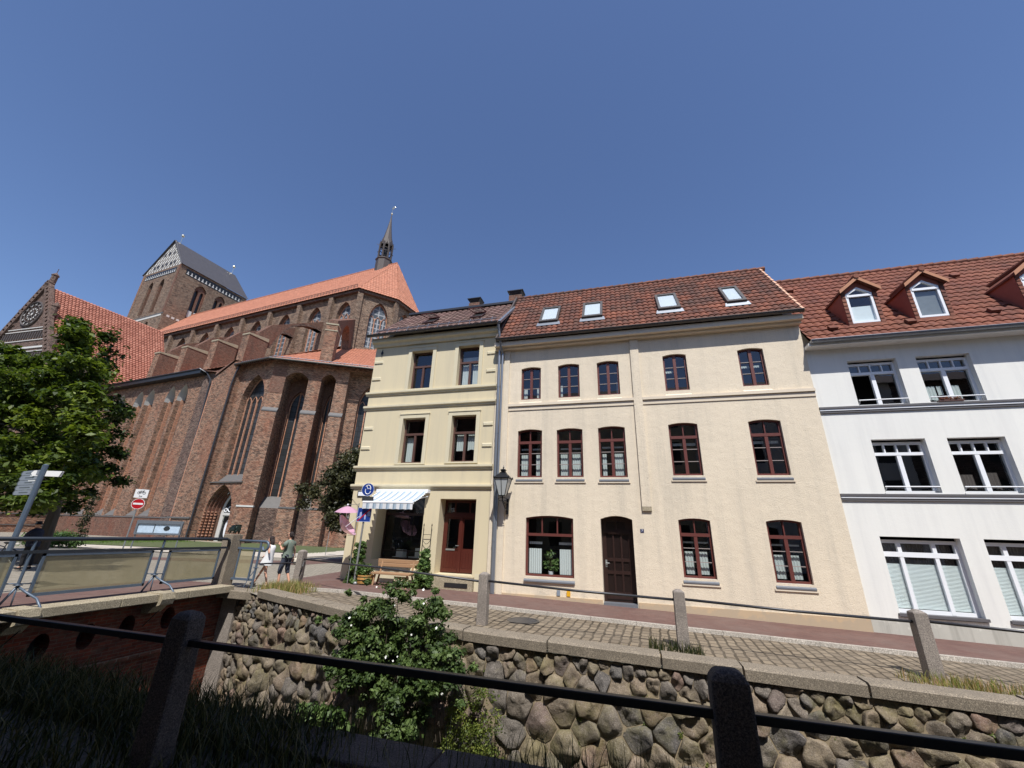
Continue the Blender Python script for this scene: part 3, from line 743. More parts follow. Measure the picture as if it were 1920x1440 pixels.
# shop window and shop interior
window(YH, FRONT, -9.45, -7.45, -1.02, 1.27, 0, 0.66, M['wood_dark'], rails=[(0.62, 0.09), (-0.72, 0.03)], posts=[(-8.3, -1.0, -.72, .02)], ring=0.06, glass='glass_clear')
mb = MB()
mb.box(-9.1, -7.6, 15.4, 15.9, -1.02, -0.95); mb.box(-8.15, -7.75, 15.45, 15.75, -.95, -.62); mb.box(-9.0, -8.7, 15.5, 15.8, -.95, -.7)
mb.build('shop_counter', M['blind'], YH)
# double door
mb = MB(); F2 = frame((0, 15.0, 0), (1, 0, 0), (0, 0, 1), (0, -1, 0))
mb.panel(F2, rect(-6.84, -5.36, -1.38, 1.2), [rect(-6.74, -6.43, .72, 1.08), rect(-6.37, -5.83, .72, 1.08), rect(-5.77, -5.46, .72, 1.08),
         rect(-6.66, -6.20, -.55, .48), rect(-6.0, -5.54, -.55, .48)], 0.0, 0.05)
fbox(mb, F2, -6.82, -5.38, .56, .66, 0, .05); fbox(mb, F2, -6.15, -6.05, -1.36, .56, 0, .04)
for i in range(5): fbox(mb, F2, -6.72 + i * .115, -6.70 + i * .115, -1.2, -.68, 0, .012); fbox(mb, F2, -5.99 + i * .115, -5.97 + i * .115, -1.2, -.68, 0, .012)
fbox(mb, F2, -6.74, -6.18, -1.34, -1.22, 0, .03); fbox(mb, F2, -6.02, -5.46, -1.34, -1.22, 0, .03)
dr = mb.build('double_door', M['wood_door'], YH)
mb = MB()
for a, b, c, d in ((-6.74, -6.43, .72, 1.08), (-6.37, -5.83, .72, 1.08), (-5.77, -5.46, .72, 1.08), (-6.66, -6.20, -.55, .48), (-6.0, -5.54, -.55, .48)):
    mb.face([F2(a, c, -.03), F2(b, c, -.03), F2(b, d, -.03), F2(a, d, -.03)])
mb.build('pane', M['glass'], dr)
mb = MB(); mb.tube([F2(-6.14, -.45, .04), F2(-6.14, -.45, .09), F2(-6.25, -.45, .09)], .012); mb.build('handle', M['galv'], dr)
mb = MB(); fbox(mb, F2, -6.66, -6.3, -.62, -.56, 0.0, .018); mb.build('letter_slot', M['galv'], dr)
mb = MB(); mb.box(-6.95, -5.28, 14.3, 15.05, -1.95, -1.42); mb.build('door_step', M['sandstone'], YH, bevel=.01)
mb = MB(); mb.panel(FRONT, [(-10.2, -2.0), (-6.96, -2.0), (-6.96, -1.30), (-10.2, -1.30)], [rect(-8.35, -7.75, -1.75, -1.55)], 0.06, 0.07)
mb.face([FRONT(-10.2, -1.30, 0), FRONT(-10.2, -1.30, .06), FRONT(-6.96, -1.30, .06), FRONT(-6.96, -1.30, 0)][::-1])
mb.panel(FRONT, [(-5.27, -2.0), (-4.85, -2.0), (-4.85, -1.3), (-5.27, -1.3)], [], .06); mb.build('plinth', M['yellow_trim'], YH)
mb = MB(); mb.box(-6.3, -5.45, 14.285, 14.297, -1.76, -1.62); mb.build('cellar_vent', M['interior'], YH)
# awning
mb = MB(); mb.box(-9.5, -7.26, 14.28, 14.5, 1.36, 1.50); aw = mb.build('awning', M['pvc'], YH, bevel=.02)
def m_stripe():
    n = NT('striped_canvas'); sp = n.n('SeparateXYZ'); n.l(n.tc.outputs['Object'], sp.inputs[0])
    u = n.math('FRACT', n.math('DIVIDE', n.math('ADD', sp.outputs[0], 30.0), 0.27))
    c = n.ramp(u, [(0.0, srgb(236, 238, 240)), (0.46, srgb(236, 238, 240)), (0.5, srgb(150, 170, 188)), (0.68, srgb(150, 170, 188)), (0.72, srgb(186, 202, 216)), (0.96, srgb(186, 202, 216)), (1.0, srgb(236, 238, 240))])
    m = n.fin(c, 0.9, 0, 0.2); tl = n.n('BsdfTranslucent'); mx = n.n('MixShader'); mx.inputs[0].default_value = .25
    n.l(c, tl.inputs[0]); n.l(n.b.outputs[0], mx.inputs[1]); n.l(tl.outputs[0], mx.inputs[2]); n.l(mx.outputs[0], n.out.inputs[0]); return m
M['stripe'] = m_stripe()
mb = MB(); N_ = 10
for i in range(N_):
    a, b = i / N_, (i + 1) / N_
    f_ = lambda t: (14.3 - 1.1 * t, 1.42 - .50 * t - .05 * math.sin(t * PI))
    (ya, za), (yb, zb) = f_(a), f_(b); mb.face([(-9.36 + 0.13 * b, yb, zb), (-7.26, yb, zb), (-7.32, ya, za), (-9.48 + 0.13 * a, ya, za)])
mb.build('canopy', M['stripe'], aw)
mb = MB(); mb.tube([(-9.24, 13.2, .93), (-7.22, 13.2, .93)], .045, 10); mb.build('front_bar', M['pvc'], aw)
mb = MB(); nn_ = 16
for i in range(nn_):
    x0, x1 = -9.23 + 2.0 * i / nn_, -9.23 + 2.0 * (i + 1) / nn_
    mb.face([(x0, 13.17 + .01 * math.sin(i * 2), .70 + .012 * (i % 2)), (x1, 13.17 + .01 * math.sin(i * 2 + 2), .70 + .012 * ((i + 1) % 2)), (x1, 13.17, .90), (x0, 13.17, .90)])
mb.build('valance', M['stripe'], aw)
for x in (-9.2, -7.3):
    mb = MB(); mb.tube([(x, 14.4, 1.25), (x + (0.35 if x < -8 else -.35), 13.8, 1.05), (x, 13.22, .9)], .022, 6); mb.build('folding_arm', M['pvc'], aw)
# side awning on the lane
mb = MB(); mb.face([(-10.72, 17.3, .95), (-10.72, 15.3, .95), (-11.35, 15.3, .55), (-11.35, 17.3, .55)]); mb.face([(-11.35, 17.3, .55), (-11.35, 15.3, .55), (-11.35, 15.3, .42), (-11.35, 17.3, .42)])
def m_stripe2():
    n = NT('dark_striped_canvas'); sp = n.n('SeparateXYZ'); n.l(n.tc.outputs['Object'], sp.inputs[0])
    u = n.math('FRACT', n.math('DIVIDE', sp.outputs[1], 0.3)); return n.fin(n.ramp(u, [(0, srgb(230, 232, 236)), (.32, srgb(230, 232, 236)), (.36, srgb(48, 56, 84)), (1, srgb(48, 56, 84))]), .9)
mb.build('side_awning', m_stripe2(), YH)
# wall anchor, street plate, plant trellis
mb = MB(); c = FRONT(-10.33, 7.52, .02)
mb.face([FRONT(-10.33, 7.40, .03), FRONT(-10.26, 7.52, .03), FRONT(-10.33, 7.66, .03), FRONT(-10.40, 7.52, .03)]); mb.tube([FRONT(-10.33, 7.34, .02), FRONT(-10.33, 7.70, .02)], .012, 6)
mb.build('wall_anchor', M['iron'], YH)
mb = MB(); fbox(mb, FRONT, -10.43, -9.9, 1.25, 1.43, .001, .03); pl = mb.build('street_name_plate', M['pvc'], YH)
mb = MB(); mb.panel(FRONT, rect(-10.45, -9.88, 1.23, 1.45), [rect(-10.42, -9.91, 1.26, 1.42)], .033, .02); mb.build('plate_rim', M['iron'], pl)
mb = MB()
for x in (-7.34, -7.02): mb.tube([FRONT(x, -1.8, .1), FRONT(x, .22, .1)], .011, 6); mb.lathe(tuple(FRONT(x, .2, .1)), [(0, .1), (.022, .03), (.022, 0), (0, -.01)], 6)
mb.tube([FRONT(-7.34, -.1, .1), FRONT(-7.02, -.1, .1)], .009, 6)
mb.tube([FRONT(-7.34 + .32 * i / 8, -.28 - .14 * math.sin(PI * i / 8), .1) for i in range(9)], .009, 6)
mb.build('wall_trellis', M['iron'], YH)
# roof
pitch = math.atan2(11.1 - 8.2, 17.35 - 14.1); fr = roof_frame(0, 14.1, 8.2, pitch); Ls = math.hypot(2.9, 3.25)
mb = MB(); mb.box(-10.68, -4.9, 14.42, 17.3, 7.9, 7.95); mb.build('attic_floor', M['interior'], YH)
mb = MB(); pantile(mb, fr, Ls, lambda s: (-10.9, -4.72), .30, .42, .035, .03, 6, sharp=.5); rf = mb.build('roof', M['tile_brown'], YH, attr=True)
mb = MB(); mb.face([(-4.72, 17.35, 11.1), (-10.9, 17.35, 11.1), (-10.9, 20.6, 8.2), (-4.72, 20.6, 8.2)]); mb.build('rear_roof_slope', M['tile_brown'], YH)
mb = MB(); mb.box(-10.95, -4.68, 17.15, 17.7, 11.08, 11.22); mb.build('ridge_cap', M['iron_worn'], YH, bevel=.02)
mb = MB(); mb.prism([(0, 0), (Ls, 0), (Ls, .1), (0, .1)], frame((-4.74, 14.1, 8.2), (0, math.cos(pitch), math.sin(pitch)), (0, -math.sin(pitch), math.cos(pitch)), (1, 0, 0)), 0.12, 0.0); mb.build('verge_sheet', M['zinc'], YH)
gutter('gutter', -10.95, -4.75, 14.06, 8.25, .085, YH)
mb = MB()
for z in (0.35, 0.5): mb.tube([tuple(fr(-10.7, z, .16)), tuple(fr(-4.9, z, .16))], .012, 5)
for i in range(12): u = -10.6 + i * .5; mb.tube([tuple(fr(u, .2, .05)), tuple(fr(u, .55, .2))], .012, 5)
mb.build('snow_guard', M['zinc'], YH)
for u in (-8.6, -6.2):
    mb = MB(); mb.panel(fr, rect(u - .3, u + .3, 1.55, 2.35), [rect(u - .24, u + .24, 1.6, 2.3)], .12, .12); fbox(mb, fr, u - .3, u + .3, 1.5, 1.56, 0, .12)
    sk = mb.build('skylight', M['wood_brown'], YH)
    mb = MB(); a = fr(u - .3, 2.3, .14); b = fr(u + .3, 2.3, .14); c = fr(u + .3, 1.62, .48); d = fr(u - .3, 1.62, .48); mb.face([d, c, b, a]); mb.build('pane', M['glass'], sk)
    mb = MB(); mb.face([fr(u - .24, 1.6, .07), fr(u + .24, 1.6, .07), fr(u + .24, 2.3, .07), fr(u - .24, 2.3, .07)]); mb.build('opening', M['interior'], sk)
    mb = MB()
    for q, w_ in (((d, c), .02), ((a, b), .02), ((a, d), .02), ((b, c), .02)): mb.tube([q[0], q[1]], w_, 6)
    mb.build('sash', M['wood_red'], sk)
for (x0, x1, y0, y1, z1, nm) in ((-7.55, -6.95, 17.4, 17.85, 11.66, 'a'), (-5.3, -4.62, 17.3, 17.75, 11.75, 'b')):
    mb = MB(); mb.box(x0, x1, y0, y1, 10.6, z1 - .12); ch = mb.build('chimney', M['brick_red'], YH)
    mb = MB()
    for xx in (x0 + .06, x1 - .06):
        for yy in (y0 + .06, y1 - .06): mb.box(xx - .02, xx + .02, yy - .02, yy + .02, z1 - .12, z1 + .1)
    mb.frustum((x0 + x1) / 2, (y0 + y1) / 2, z1 - .1, z1 + .08, .2, .16, .36, .3)
    mb.box(x0 - .08, x1 + .08, y0 - .08, y1 + .08, z1 + .1, z1 + .14); mb.build('chimney_cap', M['iron_worn'], ch)
pipe('downpipe', [(-4.72, 14.08, 8.15), (-4.72, 14.2, 7.9), (-4.70, 14.36, 7.4), (-4.67, 14.38, 1.9), (-4.62, 14.36, 1.7), (-4.60, 14.36, -1.86)], .055, YH)

# ================================================================== cream house
CH = thing('town_house', 'wide cream roughcast house with red-brown windows and four skylights', 'house', (0.8, 14.5, -2.0))
CH['floors'] = [1.2, 4.3]
w2 = [(-3.79, -3.0, 4.93, 6.22), (-2.32, -1.5, 4.93, 6.24), (-.83, -.03, 4.94, 6.24), (1.54, 2.34, 4.96, 6.31), (4.02, 4.82, 4.97, 6.31)]
w1 = [(-3.87, -2.94, 1.96, 3.68), (-2.39, -1.45, 1.96, 3.67), (-.89, .04, 1.95, 3.69), (1.49, 2.42, 2.0, 3.72), (3.97, 4.91, 1.99, 3.73)]
w0 = [(1.49, 2.42, -1.07, .60), (3.97, 4.91, -1.07, .61)]
holes = [seg_arch(a, b, c, d, .06) for a, b, c, d in w2 + w1 + w0] + [seg_arch(-3.50, -1.85, -1.28, .57, .08), seg_arch(-.94, .08, -1.93, .58, .11)]
mb = MB(); mb.panel(FRONT, rect(-4.86, 6.06, -2.4, 7.3), holes, 0.0, [0.17] * 14 + [.17, .38][:0] + [.17] * (len(holes) - 14) if False else [.17] * (len(holes) - 1) + [.4])
mb.build('facade_wall', M['cream'], CH)
side_walls(CH, -4.86, 6.06, 14.52, 19.8, -2.3, 7.3, 17.0, 10.95, M['cream'])
mb = MB(); fbox(mb, FRONT, -4.5, -4.28, -2.3, 7.2, 0.0, .06); mb.build('corner_pilaster', M['cream'], CH)
mb = MB(); fbox(mb, FRONT, .42, .72, .99, 7.2, 0, .07); pil = mb.build('wall_pilaster', M['cream'], CH)
mb = MB(); fbox(mb, FRONT, .42, .72, .86, .985, 0, .065); mb.build('pilaster_foot', M['sandstone'], pil)
for a, b in ((-4.27, .42), (.72, 6.06)):
    mb = MB(); fbox(mb, FRONT, a, b, 4.66, 4.76, 0, .08); fbox(mb, FRONT, a, b, 4.50, 4.655, 0, .03); mb.build('string_course', M['cream_smooth'], CH)
for a, b, c, d in w2:
    mb = MB(); mb.face([FRONT(a - .04, 4.765, .07), FRONT(b + .04, 4.765, .07), FRONT(b, c + .005, -.16), FRONT(a, c + .005, -.16)])
    mb.face([FRONT(a - .04, 4.765, .07), FRONT(a, c, -.16), FRONT(a - .04, 4.765, -.0)]); mb.build('window_apron', M['cream_smooth'], CH)
mb = MB(); fbox(mb, FRONT, -4.86, 6.1, 7.16, 7.34, -.02, .36); fbox(mb, FRONT, -4.86, 6.08, 7.08, 7.155, -.02, .2); mb.build('cornice', M['cream_smooth'], CH)
mb = MB()
fbox(mb, FRONT, -4.84, -.97, -2.3, -1.83, 0, .03); fbox(mb, FRONT, .11, 6.055, -2.4, -1.83, 0, .03); mb.build('plinth', M['plinth'], CH)
def lower_bars(a, b, v0, v1, n=3, mid=.1, ring=.06):
    m = (a + b) / 2; out = []
    for i in range(1, n):
        v = v0 + ring + (v1 - v0 - ring) * i / n
        out += [(a + ring + .02, m - mid / 2, v - .011, v + .011), (m + mid / 2, b - ring - .02, v - .011, v + .011)]
    return out
cur2 = {0: [(-3.72, -3.58, 4.99, 5.45), (-3.2, -3.08, 4.99, 5.45)], 1: [(-2.26, -2.18, 5.0, 5.5)], 2: [(-.16, -.09, 5.0, 5.5)], 3: [(1.6, 1.92, 5.72, 5.8)], 4: [(4.1, 4.7, 5.72, 5.8)]}
for i, (a, b, c, d) in enumerate(w2):
    m = (a + b) / 2
    window(CH, FRONT, a, b, c, d, .06, .13, M['wood_red'], posts=[(m, c, d + .07, .1)], bars=lower_bars(a, b, c, d), curtains=cur2[i], ring=.065)
for i, (a, b, c, d) in enumerate(w1 + w0):
    m = (a + b) / 2; tr = d - .43
    if i < 3:
        q = [(a + .1, m - .06, c + .07, c + .85), (m + .06, b - .1, c + .07, c + .85), (a + .1, m - .06, tr - .26, tr - .2), (m + .06, b - .1, tr - .26, tr - .2)]
        if i == 0: q[1] = (m + .2, b - .1, c + .07, c + .85)
        if i == 2: q[0] = (a + .1, m - .22, c + .07, c + .85)
    elif i < 5: q = [(a + .1, m - .06, tr - .26, tr - .17), (m + .06, b - .1, tr - .26, tr - .17)]
    else: q = [(a + .12, m - .1, c + .1, c + .75), (m + .07, b - .16, c + .1, c + .75), (a + .1, m - .06, tr - .25, tr - .2), (m + .06, b - .1, tr - .25, tr - .2)]
    window(CH, FRONT, a, b, c, d, .06, .13, M['wood_red'], rails=[(tr, .1)], posts=[(m, c, tr, .1), (m, tr, d + .07, .035)],
           bars=lower_bars(a, b, c, tr), curtains=q, ring=.065, sill=(a - .03, b + .03, c - .1, .05))
    mb = MB(); fbox(mb, FRONT, a - .07, b + .07, c - .20, c - .145, 0, .035); mb.build('sill_moulding', M['cream_smooth'], CH)
window(CH, FRONT, -3.50, -1.85, -1.28, .57, .08, .13, M['wood_red'], rails=[(.03, .09)], posts=[(-2.94, .03, .62, .04), (-2.41, .03, .62, .04)],
       curtains=[(-3.42, -2.98, -1.2, -.42), (-2.36, -1.93, -1.2, -.42), (-3.42, -2.96, -.28, -.2), (-2.38, -1.93, -.28, -.2)], ring=.07, sill=(-3.53, -1.83, -1.4, .06), glass='glass_clear')
# house door
F3 = frame((0, 14.87, 0), (1, 0, 0), (0, 0, 1), (0, -1, 0))
mb = MB(); dh = []
for k in range(3):
    u = -.80 + k * .255
    dh += [rect(u, u + .2, -.62, .1), rect(u, u + .2, -1.0, -.72), rect(u, u + .2, -1.62, -1.1)]
dh += [rect(-.78, -.5, .27, .52), rect(-.44, -.16, .27, .52)]
mb.panel(F3, seg_arch(-.97, .12, -1.93, .58, .11), dh, 0.0, .035); fbox(mb, F3, -.94, .08, .14, .22, 0, .05); fbox(mb, F3, -.84, -.02, -1.82, -1.70, 0, .03)
dd = mb.build('house_door', M['wood_dark'], CH)
mb = MB()
for h in dh: mb.face([F3(u, v, -.034) for u, v in h])
mb.build('door_panel', m_simple('dark_door_panel', srgb(30, 19, 17), .35, var=.2, stretch=(1, 1, .15), vs=18), dd)
mb = MB(); mb.tube([F3(-.83, -.78, .0), F3(-.83, -.78, .06), F3(-.73, -.78, .06)], .012, 6); fbox(mb, F3, -.86, -.80, -.9, -.68, 0, .01); mb.build('handle', M['galv'], dd)
mb = MB(); fbox(mb, FRONT, -.94, .08, -1.99, -1.90, -.3, .04); mb.build('door_step', M['lead'], CH)
mb = MB(); fbox(mb, FRONT, .31, .42, .19, .30, 0.001, .012); np_ = mb.build('house_number', m_simple('enamel_blue', srgb(36, 44, 84), .3), CH)
TEXTS = []
def text(body, size, loc, rot, mat, parent=None, name='lettering', ext=0.002, align='CENTER'):
    c = bpy.data.curves.new(name, 'FONT'); c.body = body; c.size = size; c.extrude = ext; c.align_x = align; c.align_y = 'CENTER'
    c.materials.append(mat)
    o = bpy.data.objects.new(name, c); COL.objects.link(o)
    if parent is not None:
        o.parent = parent
        off = Vector((0, 0, 0)); p = parent
        while p is not None:
            if p.name in BASE: off = BASE[p.name]; break
            p = p.parent
        o.location = (Vector(loc) - off) if parent.name in BASE else Vector(loc)
    else: o.location = loc
    o.rotation_euler = rot
    TEXTS.append(o); return o
text('7', .1, (.365, 14.484, .245), (PI / 2, 0, 0), M['pvc'], np_)
mb = MB(); fbox(mb, FRONT, -2.42, -2.31, -1.83 + .03, -1.64, .032, .045); mb.build('hydrant_plate', m_simple('grey_plate', srgb(130, 140, 150), .4), CH)
mb = MB(); fbox(mb, FRONT, -2.10, -1.98, -1.83 + .03, -1.64, .032, .045); mb.build('hydrant_plate', m_simple('yellow_plate', srgb(222, 168, 40), .4), CH)
# roof
pitch = math.atan2(11.1 - 7.40, 16.98 - 14.1); CR_ = roof_frame(0, 14.1, 7.40, pitch); Ls = math.hypot(3.7, 2.88)
mb = MB(); mb.box(-4.8, 6.0, 14.42, 17, 7.31, 7.33); mb.build('attic_floor', M['interior'], CH)
mb = MB(); pantile(mb, CR_, Ls, lambda s: (-4.72, 6.12), .215, .335, .045, .035, 6, sharp=.8); mb.build('roof', M['tile_red'], CH, attr=True)
mb = MB(); mb.face([(6.12, 16.98, 11.1), (-4.72, 16.98, 11.1), (-4.72, 19.9, 7.4), (6.12, 19.9, 7.4)]); mb.build('rear_roof_slope', M['tile_red'], CH)
mb = MB()
x = -4.75
while x < 6.1: mb.tube([(x, 17.0, 11.13), (x + .36, 17.0, 11.15)], [.10, .12], 8, t=rnd.random()); x += .335
mb.build('ridge_tiles', M['tile_red'], CH, attr=True)
mb = MB()
for i in range(14):
    a = i * Ls / 14; t_ = (i + 1) * Ls / 14
    mb.prism([(a, -.05), (t_, -.05), (t_, .07), (a, .10)], frame((6.10, 14.1, 7.40), (0, math.cos(pitch), math.sin(pitch)), (0, -math.sin(pitch), math.cos(pitch)), (1, 0, 0)), .07, 0.0)
mb.build('verge_tiles', m_simple('pale_verge_tile', srgb(206, 164, 136), .7, var=.15), CH)
mb = MB(); mb.prism([(0, -.1), (Ls, -.1), (Ls, .14), (0, .14)], frame((-4.80, 14.1, 7.40), (0, math.cos(pitch), math.sin(pitch)), (0, -math.sin(pitch), math.cos(pitch)), (1, 0, 0)), .07, 0.0); mb.build('verge_sheet', M['copper_dark'], CH)
gutter('gutter', -4.75, 6.12, 14.05, 7.44, .085, CH)
M['sky_glass'] = M['glass']
for u0, u1 in ((-3.14, -2.34), (-1.35, -.53), (1.61, 2.42), (4.04, 4.70)):
    mb = MB(); mb.panel(CR_, rect(u0, u1, 1.12, 2.66), [rect(u0 + .09, u1 - .09, 1.26, 2.56)], .19, .08)
    for p, q in zip(rect(u0, u1, 1.12, 2.66), rect(u0, u1, 1.12, 2.66)[1:] + [(u0, 1.12)]): mb.face([CR_(p[0], p[1], 0), CR_(q[0], q[1], 0), CR_(q[0], q[1], .19), CR_(p[0], p[1], .19)])
    sk = mb.build('skylight', M['zinc_dark'], CH)
    mb = MB(); mb.face([CR_(u, v, .155) for u, v in rect(u0 + .08, u1 - .08, 1.25, 2.57)]); mb.build('pane', M['glass'], sk)
    mb = MB(); mb.face([CR_(u, v, .13) for u, v in rect(u0 + .08, u1 - .08, 1.25, 2.57)]); mb.build('roller_blind', M['pvc'], sk)
    mb = MB(); mb.face([CR_(u0 - .1, .92, .07), CR_(u1 + .1, .92, .07), CR_(u1 + .06, 1.14, .11), CR_(u0 - .06, 1.14, .11)]); mb.build('flashing', M['zinc'], sk)
pipe('downpipe', [(-4.60, 14.05, 7.36), (-4.60, 14.22, 7.1), (-4.56, 14.36, 6.9), (-4.55, 14.37, -1.9)], .045, CH, collars=False)

# ================================================================== white house
WH = thing('white_house', 'white plastered house with dark string courses and gabled roof dormers', 'house', (9.5, 14.5, -2.2))
WH['floors'] = [.9, 3.6]
FW = frame((0, 14.56, 0), (1, 0, 0), (0, 0, 1), (0, -1, 0))
W2 = [(7.18, 8.50, 4.13, 5.66), (9.01, 10.36, 4.13, 5.66), (12.5, 13.85, 4.13, 5.66), (14.3, 15.65, 4.13, 5.66)]
W1 = [(7.23, 8.57, 1.48, 3.05), (9.09, 10.42, 1.48, 3.05), (12.5, 13.85, 1.48, 3.05), (14.3, 15.65, 1.48, 3.05)]
W0 = [(6.79, 8.61, -1.73, .28), (9.12, 10.95, -1.73, .28), (13.2, 15.0, -1.73, .28)]
mb = MB(); mb.panel(FW, rect(6.06, 18.0, -2.5, 6.25), [rect(*q) for q in W2 + W1 + W0], 0, .22, 0, 1)
mb.build('facade_wall', [M['white'], M['white_trim']], WH)
side_walls(WH, 6.10, 18.0, 14.58, 21.5, -2.5, 6.25, 18.05, 10.7, M['white'])
for a, b in ((3.92, 4.11), (1.25, 1.44)):
    mb = MB(); fbox(mb, FW, 6.07, 18, b - .06, b, 0, .09); fbox(mb, FW, 6.07, 18, a, a + .065, 0, .045); st = mb.build('string_course', M['grey_trim'], WH)
    mb = MB(); fbox(mb, FW, 6.075, 18, a + .067, b - .062, 0, .065); mb.build('white_fillet', M['pvc'], st)
mb = MB(); fbox(mb, FW, 6.08, 18, -2.5, -1.83, 0, .035); mb.build('plinth', M['white_dirty'], WH)
mb = MB(); fbox(mb, FW, 6.06, 18, 6.12, 6.22, -.02, .4); mb.build('eaves_soffit', M['white_trim'], WH)
def rail(parent, x0, x1, z, mat='pvc'):
    mb = MB(); mb.tube([FW(x0 + .02, z, .02), FW(x1 - .02, z, .02)], .018, 8)
    for x in (x0 + .06, x1 - .06): mb.tube([FW(x, z, .02), FW(x, z - .13, -.12)], .012, 6)
    mb.build('safety_rail', M[mat], parent)
for i, (a, b, c, d) in enumerate(W2 + W1):
    m = (a + b) / 2; top = d - .07; tr = d - .42
    posts = [(m, c, tr, .11)] + [(a + .05 + (b - a - .1) * k / 4, tr, top, .03) for k in (1, 2, 3)]
    sk = ()
    if i == 0: sk = (rect(a + .09, m - .07, c + .09, tr - .06),)
    cur = []
    if i == 1: cur = [(a + .1, a + .42, c + .12, c + .62, 'curtain', .06), (m + .08, m + .35, c + .12, c + .62, 'curtain', .06), (a + .46, m - .08, c + .3, c + .62, 'curtain', .03)]
    if i == 5: cur = [(a + .1, a + .5, c + .12, c + .55, 'curtain_dark', .05), (m + .08, m + .4, c + .12, c + .6, 'curtain_dark', .05)]
    wf = window(WH, FW, a, b, c, top, 0, .2, M['pvc'], rails=[(tr, .09)], posts=posts, ring=.07, curtains=cur, skip=sk)
    rail(wf, a, b, c + .17)
    mb = MB(); fbox(mb, FW, a - .02, b + .02, c - .05, c + .0, -.2, .03); mb.build('sill', M['white_trim'] if i else M['white_trim'], wf)
for i, (a, b, c, d) in enumerate(W0):
    u1_, u2_ = a + (b - a) * .25, a + (b - a) * .70; tr = -.18; top = d - .09
    wf = window(WH, FW, a, b, c + .1, top, 0, .2, M['pvc'], rails=[(tr, .13)], posts=[(u1_ + .02, c + .1, top, .09), (u2_, c + .1, top, .09)], ring=.08,
           curtains=[(a + .1, b - .1, -.42, top - .05, 'curtain_dark')])
    mb = MB(); n_ = 34; z0, z1 = c + .2, -.42
    for lo, hi in ((a + .08, u1_ - .03), (u1_ + .07, u2_ - .05), (u2_ + .05, b - .08)):
        for k in range(n_):
            za, zb = z0 + (z1 - z0) * k / n_, z0 + (z1 - z0) * (k + 1) / n_; zm = (za + zb) / 2
            mb.face([FW(lo, za, -.24), FW(hi, za, -.24), FW(hi, zm, -.262), FW(lo, zm, -.262)]); mb.face([FW(lo, zm, -.262), FW(hi, zm, -.262), FW(hi, zb, -.24), FW(lo, zb, -.24)])
    mb.build('pleated_blind', M['blind'], wf)
    mb = MB(); fbox(mb, FW, a - .04, b + .04, c + .02, c + .09, -.2, .06); mb.build('sill', M['grey_trim'], wf)
pitch = R(50.3); WR = roof_frame(0, 14.12, 6.25, pitch); Lw = (18.05 - 14.12) / math.cos(pitch)
mb = MB(); mb.box(6.2, 17.8, 14.6, 18.0, 6.2, 6.24); mb.build('attic_floor', M['interior'], WH)
mb = MB(); pantile(mb, WR, Lw, lambda s: (6.12, 18.2), .24, .37, .045, .035, 6, sharp=.6); wr = mb.build('roof', M['tile_orange'], WH, attr=True)
rz = 6.25 + Lw * math.sin(pitch)
mb = MB(); mb.face([(18.2, 18.05, rz), (6.12, 18.05, rz), (6.12, 21.6, 6.4), (18.2, 21.6, 6.4)]); mb.build('rear_roof_slope', M['tile_orange'], WH)
mb = MB(); x = 6.1
while x < 18.1: mb.tube([(x, 18.05, rz + .02), (x + .40, 18.05, rz + .04)], [.11, .13], 8, t=rnd.random()); x += .37
mb.build('ridge_tiles', M['tile_orange'], WH, attr=True)
gutter('gutter', 6.10, 18.1, 14.06, 6.27, .085, WH, 'zinc')
for u, v in ((6.9, .62), (9.05, .62), (10.95, 3.1), (7.0, 4.7), (11.35, .9), (12.4, 4.4)):
    mb = MB(); mb.prism([(0, 0), (.24, 0), (.24, .1), (0, .1)], frame(WR(u, v, .06), (1, 0, 0), WR(0, 0, 1) - WR(0, 0, 0), -(WR(0, 1, 0) - WR(0, 0, 0))), 0, -.2); mb.build('vent_tile', M['tile_orange'], WH)
